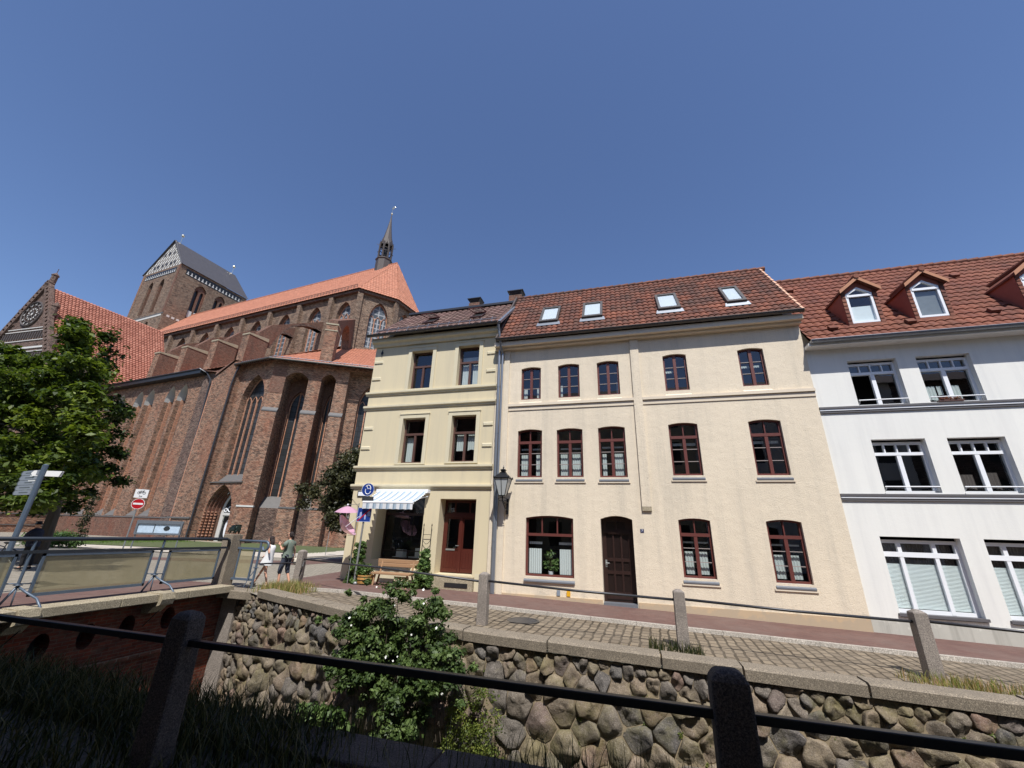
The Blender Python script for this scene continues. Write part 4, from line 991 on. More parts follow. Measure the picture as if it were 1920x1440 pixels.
def dormer(x0):
    w = 1.03; x1 = x0 + w; m = x0 + w / 2; y = 14.61; ze, zp, zb = 8.20, 8.62, 6.86
    fr = frame((0, y, 0), (1, 0, 0), (0, 0, 1), (0, -1, 0))
    ry = lambda z: 14.12 + (z - 6.25) / math.tan(pitch)
    sh = lambda k: [(x0 + .13 + k, 7.02 + k), (x1 - .13 - k, 7.02 + k), (x1 - .13 - k, 8.14 - k * .3), (m, 8.40 - k * 1.1), (x0 + .13 + k, 8.14 - k * .3)]
    mb = MB(); mb.panel(fr, [(x0, zb), (x1, zb), (x1, ze), (m, zp), (x0, ze)], [sh(0)], 0, .08)
    # side cheeks
    for x, s_ in ((x0, -1), (x1, 1)):
        q = [(x, y, zb), (x, ry(zb), zb), (x, ry(ze), ze), (x, y, ze)]; mb.face(q if s_ > 0 else q[::-1])
    d = mb.build('dormer', M['dormer'], WH)
    wf = window(d, fr, 0, 0, 0, 0, 0, .03, M['pvc'], ring=.07, shape=sh, rails=[])
    mb = MB(); fbox(mb, fr, x0 + .16, x1 - .16, 8.02, 8.1, -.05, .02); mb.build('transom', M['pvc'], wf)
    # cladding of small tiles on the face, in courses
    mb = MB()
    for k in range(9):
        z = zb + .12 + k * .145
        for a, b in ((x0, x0 + .12), (x1 - .12, x1)): mb.face([fr(a, z, .03), fr(b, z, .03), fr(b, z + .155, .008), fr(a, z + .155, .008)], 0, rnd.random())
    mb.face([fr(x0 - .03, zb - .02, .05), fr(x1 + .03, zb - .02, .05), fr(x1, zb + .13, .02), fr(x0, zb + .13, .02)], 0, .9)
    mb.build('tile_cladding', M['tile_orange'], d, attr=True)
    # little gable roof
    mb = MB(); ov = .05; zt = zp + .02; slope = (zp - ze) / (w / 2)
    for s_ in (-1, 1):
        xe = m + s_ * (w / 2 + ov); zE = zt - slope * (w / 2 + ov)
        A = (m, y - .14, zt + .06); B = (xe, y - .14, zE + .06); C_ = (xe, ry(zE) + .05, zE + .06); D_ = (m, ry(zt) + .05, zt + .06)
        q = [A, B, C_, D_]; mb.face(q if s_ < 0 else q[::-1], 0, .35)
        lo = [(p[0], p[1], p[2] - .07) for p in q]; mb.face(lo[::-1] if s_ < 0 else lo, 0, .3)
        mb.face([A, (A[0], A[1], A[2] - .10), (B[0], B[1], B[2] - .10), B], 0, .95); mb.face([B, C_, (C_[0], C_[1], C_[2] - .07), (B[0], B[1], B[2] - .07)], 0, .5)
    mb.build('dormer_roof', M['tile_orange'], d, attr=True)
    mb = MB()
    for s_ in (-1, 1):
        a = Vector((m, y - .17, zt + .10)); b = Vector((m + s_ * (w / 2 + ov + .03), y - .17, zt - slope * (w / 2 + ov + .03) + .10))
        dv = (b - a).normalized(); up = Vector((-dv.z * s_, 0, dv.x * s_))
        mb.face([a, b, b - Vector((0, 0, .13)), a - Vector((0, 0, .13))]); mb.face([a, b, b + Vector((0, .2, 0)), a + Vector((0, .2, 0))])
    mb.build('verge_tiles', M['verge_buff'], d)
    mb = MB(); mb.tube([(m, y - .2, zt + .10), (m, ry(zt) + .1, zt + .10)], .09, 8, t=.7); mb.build('ridge_tile', M['tile_orange'], d, attr=True)
    return d, wf, fr, m, x0, x1
M['dormer'] = m_simple('dormer_tile_cladding', srgb(158, 92, 74), .8, var=.15, vs=5)
M['verge_buff'] = m_simple('buff_verge_tile', srgb(176, 124, 92), .75, var=.12)
for i, x0 in enumerate((7.56, 9.40, 12.25, 14.1)):
    d, wf, fr, m, a, b = dormer(x0)
    if i == 0:
        mb = MB(); mb.face([fr(a + .2, 7.1, -.09), fr(b - .2, 7.1, -.09), fr(b - .2, 7.68, -.09), fr(a + .2, 7.68, -.09)]); mb.build('pleated_blind', M['blind'], wf)
    else:
        mb = MB(); mb.face([fr(a + .2, 7.1, -.09), fr(b - .2, 7.1, -.09), fr(b - .2, 8.02, -.09), fr(a + .2, 8.02, -.09)]); mb.build('pleated_blind', m_simple('grey_blind', srgb(128, 132, 134), .8), wf)
# potted flowers outside the second top window
# ================================================================== unseen houses added behind the viewer to shade the near bank
def back_house(x0, x1, col, label):
    h = thing('added_shade_house', label, 'house', ((x0 + x1) / 2, -2.8, -1.7), group='unseen houses added to shade the near bank')
    FB = frame((0, -2.8, 0), (-1, 0, 0), (0, 0, 1), (0, 1, 0)); n = max(2, int((x1 - x0) / 2.4)); hs = []
    for k in range(n):
        c = -x1 + (x1 - x0) * (k + .5) / n
        for z in (-.7, 2.4, 5.2, 8.0): hs.append(rect(c - .5, c + .5, z, z + 1.7))
    mb = MB(); mb.panel(FB, rect(-x1, -x0, -1.75, 10.7), hs, 0, .2); mb.build('facade_wall', col, h)
    mb = MB()
    for q in hs: mb.face([FB(u, v, -.15) for u, v in q])
    mb.build('window', M['leaded'], h)
    mb = MB(); mb.box(x0, x1, -12, -3.35, -1.75, 10.7); mb.build('body', col, h)
    mb = MB()
    mb.face([(x0, -2.4, 10.6), (x0, -7.5, 12.9), (x1, -7.5, 12.9), (x1, -2.4, 10.6)]); mb.face([(x0, -7.5, 12.9), (x0, -12.4, 10.6), (x1, -12.4, 10.6), (x1, -7.5, 12.9)])
    mb.face([(x0, -2.4, 10.6), (x0, -12.4, 10.6), (x0, -7.5, 12.9)]); mb.face([(x1, -2.4, 10.6), (x1, -7.5, 12.9), (x1, -12.4, 10.6)])
    mb.build('roof', M['tile_brown'], h)
back_house(-30, -19, M['sandstone'], 'tall stone-coloured house with tiled roof added out of view to shade the near bank')
back_house(-18.95, -7, M['brick_red'], 'tall red brick house with tiled roof added out of view to shade the near bank')
back_house(-6.95, 5, M['yellow'], 'tall ochre house with tiled roof added out of view to shade the near bank')
back_house(5.05, 18, M['white'], 'tall white house with tiled roof added out of view to shade the near bank')
back_house(18.05, 30, M['brick_dark'], 'tall dark brick house with tiled roof added out of view to shade the near bank')
# ================================================================== the church (its own axes: e along the nave, n across it)
CRZ = R(-6.515)
CHU = thing('church', 'huge red brick gothic church with orange roofs, flying buttresses and square tower', 'church', (-60, 42, -2.0), CRZ)
def southf(n): return frame((0, n, 0), (1, 0, 0), (0, 0, 1), (0, -1, 0))
def eastf(e): return frame((e, 0, 0), (0, 1, 0), (0, 0, 1), (1, 0, 0))
def linef(p, q):
    d = Vector((q[0] - p[0], q[1] - p[1], 0)); L = d.length; d /= L
    return frame((p[0], p[1], 0), d, (0, 0, 1), (d.y, -d.x, 0)), L
def cwin(parent, fr, a, b, c, sp, top, depth, lights=3, glass='leaded', rib='brick_light', cross=0, tracery=True, name='window', half=None, sillz=0.9):
    w = -depth; mb = MB(); th = 0.14
    sh = lambda k: pointed(a + k, b - k, c, sp, top - k)
    mb.panel(fr, sh(-.02), [pointed(a + .12, b - .12, c + .02, sp, top - .16)], w + .1, .12)
    hgt = lambda u: sp + (top - sp) * (1 - (abs(2 * (u - a) / (b - a) - 1)) ** 1.7)
    for i in range(1, lights):
        u = a + (b - a) * i / lights; fbox(mb, fr, u - th / 2, u + th / 2, c, (hgt(u) if not tracery else sp + .1 * (top - sp)), w - .02, w + .16)
    if tracery:
        st = (b - a) / lights; r_ = .05
        for i in range(lights):
            u = a + st * i; pts = []
            for k in range(7):
                t = k / 6; x = u + st * t; h = 1 - abs(2 * t - 1) ** 1.6; pts.append(fr(x, sp - .1 + h * st * .9, w + .08))
            mb.tube(pts, r_, 5)
        for k, u0 in ((0, a), (1, b)):
            pts = [fr(a + (b - a) * (0.5 + (-.5 + t * .5) * (1 if k == 0 else -1)) , sp + st * .6 + (top - sp - st * .7) * math.sin(t * PI / 2), w + .08) for t in (0, .3, .6, 1)]
            mb.tube(pts, r_, 5)
    o = mb.build(name, M[rib], parent)
    g = MB(); g.face([fr(u, v, w) for u, v in sh(0)]); g.build('leaded_pane', M[glass], o)
    s = MB(); z = c
    s.face([fr(a, z - sillz * .0, -.02), fr(b, z, -.02), fr(b, z + sillz, w + .02), fr(a, z + sillz, w + .02)]); s.build('sill', M['slate'], o)
    return o
def prism_en(mb, pts, z0, z1, m=0):
    """vertical prism over a ground polygon (e,n), counter-clockwise"""
    n = len(pts); zt = z1 if isinstance(z1, (list, tuple)) else [z1] * n
    mb.face([(p[0], p[1], zt[i]) for i, p in enumerate(pts)], m); mb.face([(p[0], p[1], z0) for p in pts][::-1], m)
    for i in range(n):
        j = (i + 1) % n; mb.face([(*pts[i], z0), (*pts[j], z0), (*pts[j], zt[j]), (*pts[i], zt[i])], m)
    return mb
ZB = -2.6
# ---- south aisle with pairs of tall blind lancets
FA = southf(32.3)
lan = []
for c0 in (-82.2, -74.75, -67.15, -97.0, -89.6):
    for du in (0.0, 2.75): lan.append((c0 + du + .05, c0 + du + 2.25))
holes = [pointed(a, b, .72, 16.2, 18.45) for a, b in lan]
wh = lambda p, q, m: 1 if (p[1] > 16.1 and q[1] > 16.1) else m
mb = MB(); mb.panel(FA, rect(-104, -55.9, ZB, 19.6), holes, 0, 1.0, 0, 0, mrs=wh)
aisle = mb.build('aisle_wall', [M['brick'], M['limewash']], CHU)
for a, b in lan:
    m = (a + b) / 2; w = -1.0; mb = MB()
    fbox(mb, FA, m - .09, m + .09, .7, 17.9, w - .05, w + .3); fbox(mb, FA, a, a + .1, .7, 16.4, w - .05, w + .4); fbox(mb, FA, b - .1, b, .7, 16.4, w - .05, w + .4)
    o = mb.build('blind_window', M['brick_light'], aisle)
    mb = MB(); mb.face([FA(u, v, w) for u, v in pointed(a, b, .7, 16.2, 18.45)]); mb.build('infill', M['brick_dark'], o)
    mb = MB(); mb.face([FA(m + .09, 1.8, w + .04), FA(b - .1, 1.8, w + .04), FA(b - .1, 16.6, w + .04), FA(m + .09, 17.4, w + .04)]); mb.build('leaded_pane', M['leaded'], o)
    mb = MB(); mb.face([FA(a, .74, -.02), FA(b, .74, -.02), FA(b, 1.75, w + .02), FA(a, 1.75, w + .02)]); mb.build('sill', M['slate'], o)
mb = MB(); fbox(mb, FA, -84.4, -51.9, .55, .68, 0, .14)
mb.build('plinth_string', M['slate'], aisle)
mb = MB(); fbox(mb, FA, -84.4, -55.9, ZB, .549, 0, .08); mb.build('plinth', M['brick_red'], aisle)
mb = MB(); fbox(mb, FA, -104, -59.2, 19.35, 19.9, -.2, .95); mb.build('eaves', M['glazed'], aisle)
mb = MB(); mb.tube([(-104, 31.3, 19.95), (-59.3, 31.3, 19.95), (-58.6, 31.9, 19.5), (-57.2, 31.8, 18.3), (-56.9, 31.7, 17.6), (-56.2, 31.6, 10), (-55.95, 31.5, -2)], .11, 7); mb.build('downpipe', M['iron_worn'], aisle)
mb = MB(); fbox(mb, FA, -59.4, -56.05, ZB, 19.3, 0, .12); mb.build('dark_brick_pilaster', M['brick_dark'], aisle)
def tiled_quad(name, A, B, C, D, tw, th, amp, lift, mat, parent, k=4, t0=0., contrast=1., sharp=1.):
    A, B, C, D = map(Vector, (A, B, C, D)); U = (B - A).normalized(); nrm = U.cross(((D + C) / 2 - (A + B) / 2)).normalized(); Sv = nrm.cross(U)
    L = ((D - A).dot(Sv) + (C - B).dot(Sv)) / 2; L = max((D - A).dot(Sv), (C - B).dot(Sv))
    ld, lc = (D - A).dot(Sv), (C - B).dot(Sv)
    f = lambda s: ((D - A).dot(U) * min(1, s / ld), (B - A).dot(U) + (C - B).dot(U) * min(1, s / lc))
    mb = MB(); pantile(mb, frame(A, U, Sv, nrm), L, f, tw, th, amp, lift, k, t0=t0, contrast=contrast, sharp=sharp)
    o = mb.build(name, M[mat], parent, attr=True); return o, frame(A, U, Sv, nrm), L
tiled_quad('aisle_roof', (-98, 31.8, 19.95), (-52.3, 31.8, 19.95), (-52.3, 44.8, 27.9), (-98, 44.8, 27.9), .8, .7, .05, .04, 'tile_church', CHU, contrast=.8)
# ---- stair buttress between aisle and choir
mb = MB()
f = [(-55.9, 32.6), (-55.9, 31.6), (-55.3, 31.1), (-51.9, 31.1), (-51.7, 31.5), (-51.7, 32.6)]
prism_en(mb, f, ZB, [18.4, 17.9, 18.0, 19.9, 20.1, 20.1]); sb = mb.build('stair_buttress', M['brick'], CHU)
mb = MB(); mb.face([(-60, 31.7, 19.95), (-56.0, 31.6, 18.2 + 1.0), (-55.0, 30.95, 18.3), (-51.8, 30.95, 20.15), (-51.6, 33, 20.3), (-56, 33, 20.6), (-60, 33, 20.6)]); mb.build('coping', M['brick_red'], sb)
mb = MB(); mb.prism([(-55.95, 0), (-55.25, 0), (-55.25, 17.9), (-55.95, 17.8)], frame((0, 31.38, 0), (1, 0, 0), (0, 0, 1), (.55, -.83, 0)), .02, -.1)
mb.build('chamfer_brick', M['brick_light'], sb)
mb = MB(); mb.box(-55.9, -51.85, 30.98, 31.1, .55, .72); mb.build('plinth_string', M['slate'], sb)
# ---- choir wall with the great window and the portal
FC = southf(32.2)
big = pointed(-50.5, -46.45, 4.8, 14.6, 18.1); por = pointed(-51.45, -47.0, -2.4, 1.2, 4.45)
mb = MB(); mb.panel(FC, rect(-51.7, -45.8, ZB, 19.9), [big, por], 0, [.9, 1.6])
cw = mb.build('choir_wall', M['brick'], CHU)
cwin(cw, FC, -50.5, -46.45, 4.8, 14.6, 18.1, .88, 4, rib='brick_light')
mb = MB(); fbox(mb, FC, -51.7, -46.2, 4.62, 4.75, 0, .14); mb.build('string', M['slate'], cw)
# stepped portal
for k in range(4):
    i = .16 + .2 * k; mb = MB()
    mb.panel(FC, pointed(-51.45 + i - .2, -47.0 - i + .2, -2.4, 1.2, 4.45 - i * .9 + .2), [pointed(-51.45 + i, -47.0 - i, -2.4, 1.2, 4.45 - i * .9)], -.3 * (k + 1), .28)
    if k == 0: prt = mb.build('portal', M['brick_red'], cw)
    else: mb.build('portal_order', M['brick_red'], prt)
mb = MB()
for z in np.arange(-1.9, 1.4, .32):
    for k in range(4): mb.box(-51.5 + .2 * k + .02, -51.30 + .2 * k + .05, 32.16 + .3 * k, 32.24 + .3 * k + .05, z, z + .15)
mb.build('bonded_corner_bricks', M['brick_light'], prt)
mb = MB(); mb.panel(FC, pointed(-50.7, -47.75, -2.4, 1.2, 3.75), [pointed(-50.3, -48.15, 1.35, 1.6, 3.3), rect(-50.1, -48.35, -2.3, .95)], -1.45, .1); tym = mb.build('tympanum', M['limewash'], prt)
mb = MB(); mb.face([FC(u, v, -1.6) for u, v in pointed(-50.4, -48.05, 1.2, 1.6, 3.35)]); mb.build('leaded_pane', M['leaded'], tym)
mb = MB(); mb.tube([FC(-49.2 + .35 * math.cos(a), 1.75 + .28 * math.sin(a), -1.42) for a in np.linspace(0, 2 * PI, 13)], .05, 5)
for a in (-49.9, -48.6): mb.tube([FC(a + .22 * math.cos(t), 1.65 + .2 * math.sin(t), -1.42) for t in np.linspace(0, 2 * PI, 10)], .05, 5)
mb.build('tracery', M['pvc'], tym)
mb = MB(); mb.face([FC(u, v, -1.6) for u, v in rect(-50.15, -48.3, -2.4, 1.0)]); dr = mb.build('door', M['glazed'], prt)
mb = MB(); fbox(mb, FC, -49.9, -48.6, .95, 1.2, -1.5, -1.2); fbox(mb, FC, -49.9, -48.55, 1.05, 1.32, -1.5, -1.1); mb.build('lintel', M['limewash'], dr)
mb = MB(); mb.face([FC(-49.25 + .36 * math.cos(a), -.4 + .95 * math.sin(a), -1.55) for a in np.linspace(0, 2 * PI, 17)[:-1]]); mb.build('oval_notice', M['pvc'], dr)
mb = MB(); mb.box(-51.4, -45.5, 31.0, 32.1, ZB, -1.72); mb.box(-51.0, -46.0, 30.6, 31.0, ZB, -1.85); mb.build('portal_steps', M['sandstone'], CHU)
mb = MB()
for x in (-53.5, -50.9): mb.tube([(x, 30.2, -1.8), (x, 30.2, -.75), (x + .3, 30.2, -.65), (x + 2.2, 30.2, -.65), (x + 2.5, 30.2, -1.8)], .03, 6)
mb.build('step_handrail', M['iron'], CHU)
# ---- outer polygon of the ambulatory: deep bays between three buttresses
B1 = (-44.6, 33.0); FB, _ = linef(B1, (-38.5, 37.3))
bays = [[(.12, ZB + .2), (2.78, ZB + .2), (2.78, 17.65)] + [(2.78 + (.12 - 2.78) * i / 6, 17.65 + .8 * (1 - (2 * i / 6 - 1) ** 2)) for i in range(1, 7)],
        [(4.3, ZB + .2), (6.02, ZB + .2), (6.02, 17.9)] + [(6.02 + (4.3 - 6.02) * i / 6, 17.9 + .7 * (1 - (2 * i / 6 - 1) ** 2)) for i in range(1, 7)]]
bays.append([(7.5, ZB + .2), (13.4, ZB + .2), (13.4, 19.3), (7.5, 19.3)])
w4 = pointed(8.9, 11.8, 3, 15.2, 18.1)
mb = MB(); mb.panel(FB, rect(-1.5, 13.5, ZB, 19.8), bays, 0, [2.6, 2.6, 1.3]); amb = mb.build('ambulatory_wall', M['brick'], CHU)
mb = MB(); mb.face([(-45.83, 32.14, ZB), (-45.83, 32.14, 19.8), (-45.7, 34.5, 19.8), (-45.7, 34.5, ZB)]); mb.build('return_wall', M['brick'], amb)
for a, b in ((.12, 2.78), (4.3, 6.02)):
    h = [pointed(a + .35, b - .35, 3.2, 14.6, 16.7)]
    mb = MB(); mb.panel(FB, rect(a - .1, b + .1, ZB, 18.6), h, -2.6, .5); bw = mb.build('bay_wall', M['brick_red'], amb)
    cwin(bw, frame(FB(0, 0, -2.6), FB(1, 0) - FB(0, 0), (0, 0, 1), FB(0, 0, 1) - FB(0, 0)), a + .35, b - .35, 3.2, 14.6, 16.7, .45, 2, rib='brick_light', tracery=False, sillz=.2)
    mb = MB(); mb.face([FB(a, 2.0, -1.3), FB(b, 2.0, -1.3), FB(b, 3.3, -2.58), FB(a, 3.3, -2.58)]); mb.face([FB(a, ZB, -1.3), FB(b, ZB, -1.3), FB(b, 2.0, -1.3), FB(a, 2.0, -1.3)], 1)
    mb.build('bay_sill', [M['slate'], M['brick_dark']], bw)
for a, b in ((-1.55, .08), (2.72, 4.36), (6.0, 7.5)):
    mb = MB(); fbox(mb, FB, a, b, ZB, 13.2, 0, .28); bt = mb.build('buttress', M['brick'], amb)
    mb = MB(); mb.face([FB(a - .05, 13.2, .32), FB(b + .05, 13.2, .32), FB(b + .05, 13.6, 0), FB(a - .05, 13.6, 0)]); fbox(mb, FB, a - .05, b + .05, 13.05, 13.2, 0, .33); mb.build('weathering', M['slate'], bt)
    mb = MB(); fbox(mb, FB, a - .05, b + .05, 1.95, 2.12, 0, .42); mb.build('string', M['slate'] if a > 0 else M['limewash'], bt)
    mb = MB(); fbox(mb, FB, a - .06, b + .03, ZB, 1.95, .0, .36); mb.build('base', M['brick'], bt)
mb = MB(); fbox(mb, FB, -1.5, .1, 15.5, 19.4, 0, .03); mb.build('new_brickwork', M['brick_red'], amb)
FB4 = frame(FB(0, 0, -1.3), FB(1, 0) - FB(0, 0), (0, 0, 1), FB(0, 0, 1) - FB(0, 0)); mb = MB(); mb.panel(FB4, rect(7.4, 13.5, ZB, 19.5), [w4], 0, .8); b4 = mb.build('bay_wall', M['brick'], amb)
cwin(b4, FB4, 8.9, 11.8, 3.0, 15.2, 18.1, .78, 3)
mb = MB(); fb2, L2 = linef((-33.5, 40.8), (-31.6, 46.0)); mb.panel(fb2, rect(0, L2, ZB, 19.8), [], 0); mb.panel(linef((-31.6, 46), (-33, 53))[0], rect(0, 7, ZB, 19.8), [], 0); mb.build('east_wall', M['brick'], amb)
# ambulatory roof
ev = [(-52.0, 31.25), (-45.5, 31.1), (-36.6, 37.2), (-32.6, 40.1), (-30.5, 46.4), (-33, 55)]
ZE = 19.6
tiled_quad('ambulatory_roof', (*ev[0], ZE), (*ev[1], ZE), (-47.2, 44.8, 27.9), (-52.2, 44.8, 27.9), .42, .5, .05, .03, 'tile_church', CHU, contrast=.9, sharp=.5)
tiled_quad('ambulatory_roof', (*ev[1], ZE), (*ev[3], ZE), (-43.5, 49.6, 27.9), (-47.2, 44.8, 27.9), .42, .5, .07, .03, 'tile_church', CHU, contrast=.9, sharp=.5)
tiled_quad('ambulatory_roof', (*ev[3], ZE), (*ev[4], ZE), (-43.0, 55.1, 27.9), (-43.5, 49.6, 27.9), .42, .5, .07, .03, 'tile_church', CHU)
mb = MB(); mb.tube([(p[0], p[1] - .1, ZE - .02) for p in ev], .13, 8); mb.build('gutter', M['zinc_dark'], CHU)
mb = MB(); mb.tube([(p[0], p[1] + .5, ZE + .45) for p in ev[:4]], .05, 6)
for i in range(18):
    t = i / 17; p = (ev[0][0] + (ev[1][0] - ev[0][0]) * t, ev[0][1] + .5); mb.tube([(p[0], p[1], ZE + .1), (p[0], p[1], ZE + .6)], .04, 5)
    p = (ev[1][0] + (ev[3][0] - ev[1][0]) * t, ev[1][1] + (ev[3][1] - ev[1][1]) * t + .5); mb.tube([(p[0], p[1], ZE + .1), (p[0], p[1], ZE + .6)], .04, 5)
mb.build('snow_guard', M['zinc'], CHU)
mb = MB(); mb.tube([(-51.55, 31.6, 19.6), (-51.6, 31.35, 18.6), (-51.6, 31.2, 17), (-51.6, 31.1, -2)], .1, 7); mb.build('downpipe', M['iron_worn'], cw)
# ---- clerestory, main roof, turret and tower: drawn at 1:1.12, then brought to full size and moved out to their place
sec = set(bpy.data.objects)
def to_full_size():
    s_ = Matrix.Translation((-5.04, 4.8, 4.1)) @ Matrix.Translation((-42, 40, 34.1667)) @ Matrix.Scale(1.12, 4) @ Matrix.Translation((42, -40, -34.1667))
    for o_ in bpy.data.objects:
        if o_ not in sec and o_.type == 'MESH': o_.data.transform(s_)
ZC = 34.1; C1, C2, C3, C4 = (-42.1, 40.0), (-38.8, 44.3), (-38.4, 49.2), (-41.9, 53.4)
FK = southf(40.0); ctr = [-44.75, -50.65, -57.3, -64.0, -70.7, -77.4, -84.1]
kh = [pointed(c - 1.4, c + 1.4, 24.95, 30.2, 32.9) for c in ctr]; kh[0] = pointed(-46.1, -43.3, 24.95, 30.2, 32.7)
mb = MB(); mb.panel(FK, rect(-98, -42.1, 19, ZC), kh, 0, .7); cl = mb.build('clerestory_wall', M['brick_tower'], CHU)
for h in kh: cwin(cl, FK, h[0][0], h[1][0], 24.95, 30.2, max(p[1] for p in h), .68, 3, 'leaded_pane' if False else 'leaded_pale', sillz=.3)
for e in (-47.3, -54.0, -60.65, -67.3, -74.0, -80.7, -87.4):
    mb = MB(); mb.box(e - .38, e + .38, 39.4, 40.05, 19.5, 33.6); mb.build('pilaster', M['brick_tower'], cl)
for P, Q in ((C1, C2), (C2, C3), (C3, C4)):
    f, L = linef(P, Q); a, b = L / 2 - 1.4, L / 2 + 1.4; a += .5 if P is C1 else 0; b += .5 if P is C1 else 0
    h = pointed(a, b, 25.1, 30.0, 33.0)
    mb = MB(); mb.panel(f, rect(0, L, 19, ZC), [h], 0, .6); fw = mb.build('apse_wall', M['brick_tower'], CHU)
    cwin(fw, f, a, b, 25.1, 30.0, 33.0, .58, 3, 'leaded_pale', rib='brick_light', sillz=.3)
    mb = MB(); fbox(mb, f, -.35, .45, 19, 33.7, 0, .4); mb.build('pilaster', M['brick_tower'], fw)
mb = MB(); mb.box(-98, -42.2, 53.2, 53.5, 19, ZC); mb.build('north_wall', M['brick_tower'], CHU)
mb = MB()
ce = [(-98, 39.5), (-41.9, 39.5), (-38.3, 44.1), (-37.9, 49.3), (-41.6, 53.9)]
for P, Q in zip(ce, ce[1:]):
    f, L = linef(P, Q); fbox(mb, f, 0, L, ZC - .35, ZC + .05, -.7, 0)
mb.build('cornice', M['brick_dark'], CHU)
RN, RZ = 46.7, 43.9; AP = (-41.9, RN, RZ); Z0 = ZC + .02
e0 = [(-98, 39.25), (-41.8, 39.25), (-38.1, 44.0), (-37.7, 49.4), (-41.5, 54.2)]
o, mf, Lm = tiled_quad('main_roof', (*e0[0], Z0), (*e0[1], Z0), AP, (-98, RN, RZ), .42, .55, .05, .03, 'tile_church', CHU, contrast=.9, sharp=.5)
mb = MB()
for i in range(90): u = .4 + i * .62; mb.tube([mf(u, .35, .0), mf(u, .95, .35)], .035, 5)
mb.tube([mf(0, .95, .35), mf(55.6, .95, .35)], .04, 5); mb.tube([mf(0, .7, .22), mf(55.6, .7, .22)], .03, 5); mb.build('snow_guard', M['zinc_dark'], o)
for P, Q in zip(e0[1:], e0[2:]):
    P3, Q3 = Vector((*P, Z0)), Vector((*Q, Z0)); A3 = Vector(AP); U = (Q3 - P3).normalized()
    eps = U * .02
    o2, f2, L2 = tiled_quad('apse_roof', P3, Q3, A3 + eps, A3 - eps, .42, .5, .07, .035, 'tile_church', CHU, t0=.12, contrast=.8, sharp=.5)
mb = MB(); mb.face([(-98, 54.15, Z0), (-41.5, 54.15, Z0), (-41.9, RN, RZ), (-98, RN, RZ)][::-1]); mb.build('north_roof_slope', M['tile_church'], CHU)
mb = MB(); mb.tube([(-98, RN, RZ + .05), AP], .17, 8); mb.build('ridge', M['tile_church'], CHU)
to_full_size()
# ---- buttress piers standing on the aisle roof, with flying arches
def pier(e0_, e1_, n0, n1, z0, zf, zb, fly=True):
    mb = MB(); prism_en(mb, [(e0_, n0), (e1_, n0), (e1_, n1), (e0_, n1)], z0, [zf, zf, zb, zb]); o = mb.build('flying_buttress', M['brick_red'], CHU)
    mb = MB(); prism_en(mb, [(e0_ - .06, n0 - .1), (e1_ + .06, n0 - .1), (e1_ + .06, n1), (e0_ - .06, n1)], zf - .0, [zf + .22, zf + .22, zb + .22, zb + .22])
    mb.build('coping', M['sandstone'], o)
    mb = MB(); mb.box(e0_ - .02, e1_ + .02, n0 - .03, n0 + .02, z0, zf - .02); mb.build('front_facing', M['brick'], o)
    if fly:
        f = eastf(e1_ - .15)
        arc = [(n1 - .3, 24.0)] + [(n1 + (44.2 - n1) * t, z) for t, z in ((.06, 24.4), (.13, 26.2), (.22, 27.6), (.36, 29.1), (.52, 30.1), (.68, 30.7), (.84, 31.0), (1.0, 31.0))]
        top = [(44.2, 33.0), (n1, zb + 2.6), (n1 - 1.5, zf + 1.0), (n1 - 1.5, zf), (n1 - .3, zb - .5)]
        mb = MB(); poly = arc + top
        mb.panel(f, poly, [], 0, 0); fr2 = frame((e0_ + .15, 0, 0), (0, 1, 0), (0, 0, 1), (1, 0, 0))
        for p, q in zip(poly, poly[1:] + poly[:1]): mb.face([f(*p), f(*q), fr2(*q), fr2(*p)][::-1])
        mb.panel(frame((e0_ + .15, 0, 0), (0, -1, 0), (0, 0, 1), (-1, 0, 0)), [(-p[0], p[1]) for p in poly][::-1], [], 0)
        mb.build('arch', M['brick_red'], o)
        mb = MB(); ring = [(p[0], p[1]) for p in arc]; out = [(p[0] + .0, p[1] + .35) for p in arc]
        for (a, b), (c, d) in zip(zip(ring, ring[1:]), zip(out, out[1:])): mb.face([f(*a, .03), f(*b, .03), f(*d, .03), f(*c, .03)])
        for a, b in zip(ring, ring[1:]): mb.face([f(*a, .03), f(*b, .03), fr2(*b), fr2(*a)][::-1])
        mb.build('arch_ring', M['brick_dark'], o)
    return o
for e1_ in (-53.3, -59.9, -66.8, -73.6): pier(e1_ - 1.35, e1_, 32.75, 35.6, 19.6, 25.0, 25.3)
# the radial one at the start of the apse
FD = frame((-41.6, 34.9, 0), (.818, .576, 0), (0, 0, 1), (.576, -.818, 0))
mb = MB(); fbox(mb, FD, 0, 1.45, 20.2, 25.6, -1.6, 0); fd = mb.build('flying_buttress', M['brick'], CHU)
mb = MB(); fbox(mb, FD, -.08, 1.53, 25.6, 25.8, -1.65, .08); fbox(mb, FD, -.08, 1.53, 24.7, 24.85, -1.65, .06); mb.build('coping', M['sandstone'], fd)
f = frame(FD(1.3, 0, 0), (-.576, .818, 0), (0, 0, 1), (.818, .576, 0)); f2 = frame(FD(.15, 0, 0), (-.576, .818, 0), (0, 0, 1), (.818, .576, 0))
poly = [(1.5, 21.5), (2.2, 22.5), (3.0, 25.2), (4.2, 27.4), (5.6, 28.6), (7.0, 29.0), (8.2, 28.6), (9.2, 27.6), (9.6, 26.0), (9.6, 24.5), (11.0, 25.5), (11.2, 32.6), (.1, 26.4), (.1, 25.6), (1.5, 25.3)]
mb = MB(); mb.panel(f, poly, [])
for p, q in zip(poly, poly[1:] + poly[:1]): mb.face([f(*p), f(*q), f2(*q), f2(*p)][::-1])
mb.build('arch', M['brick_red'], fd)
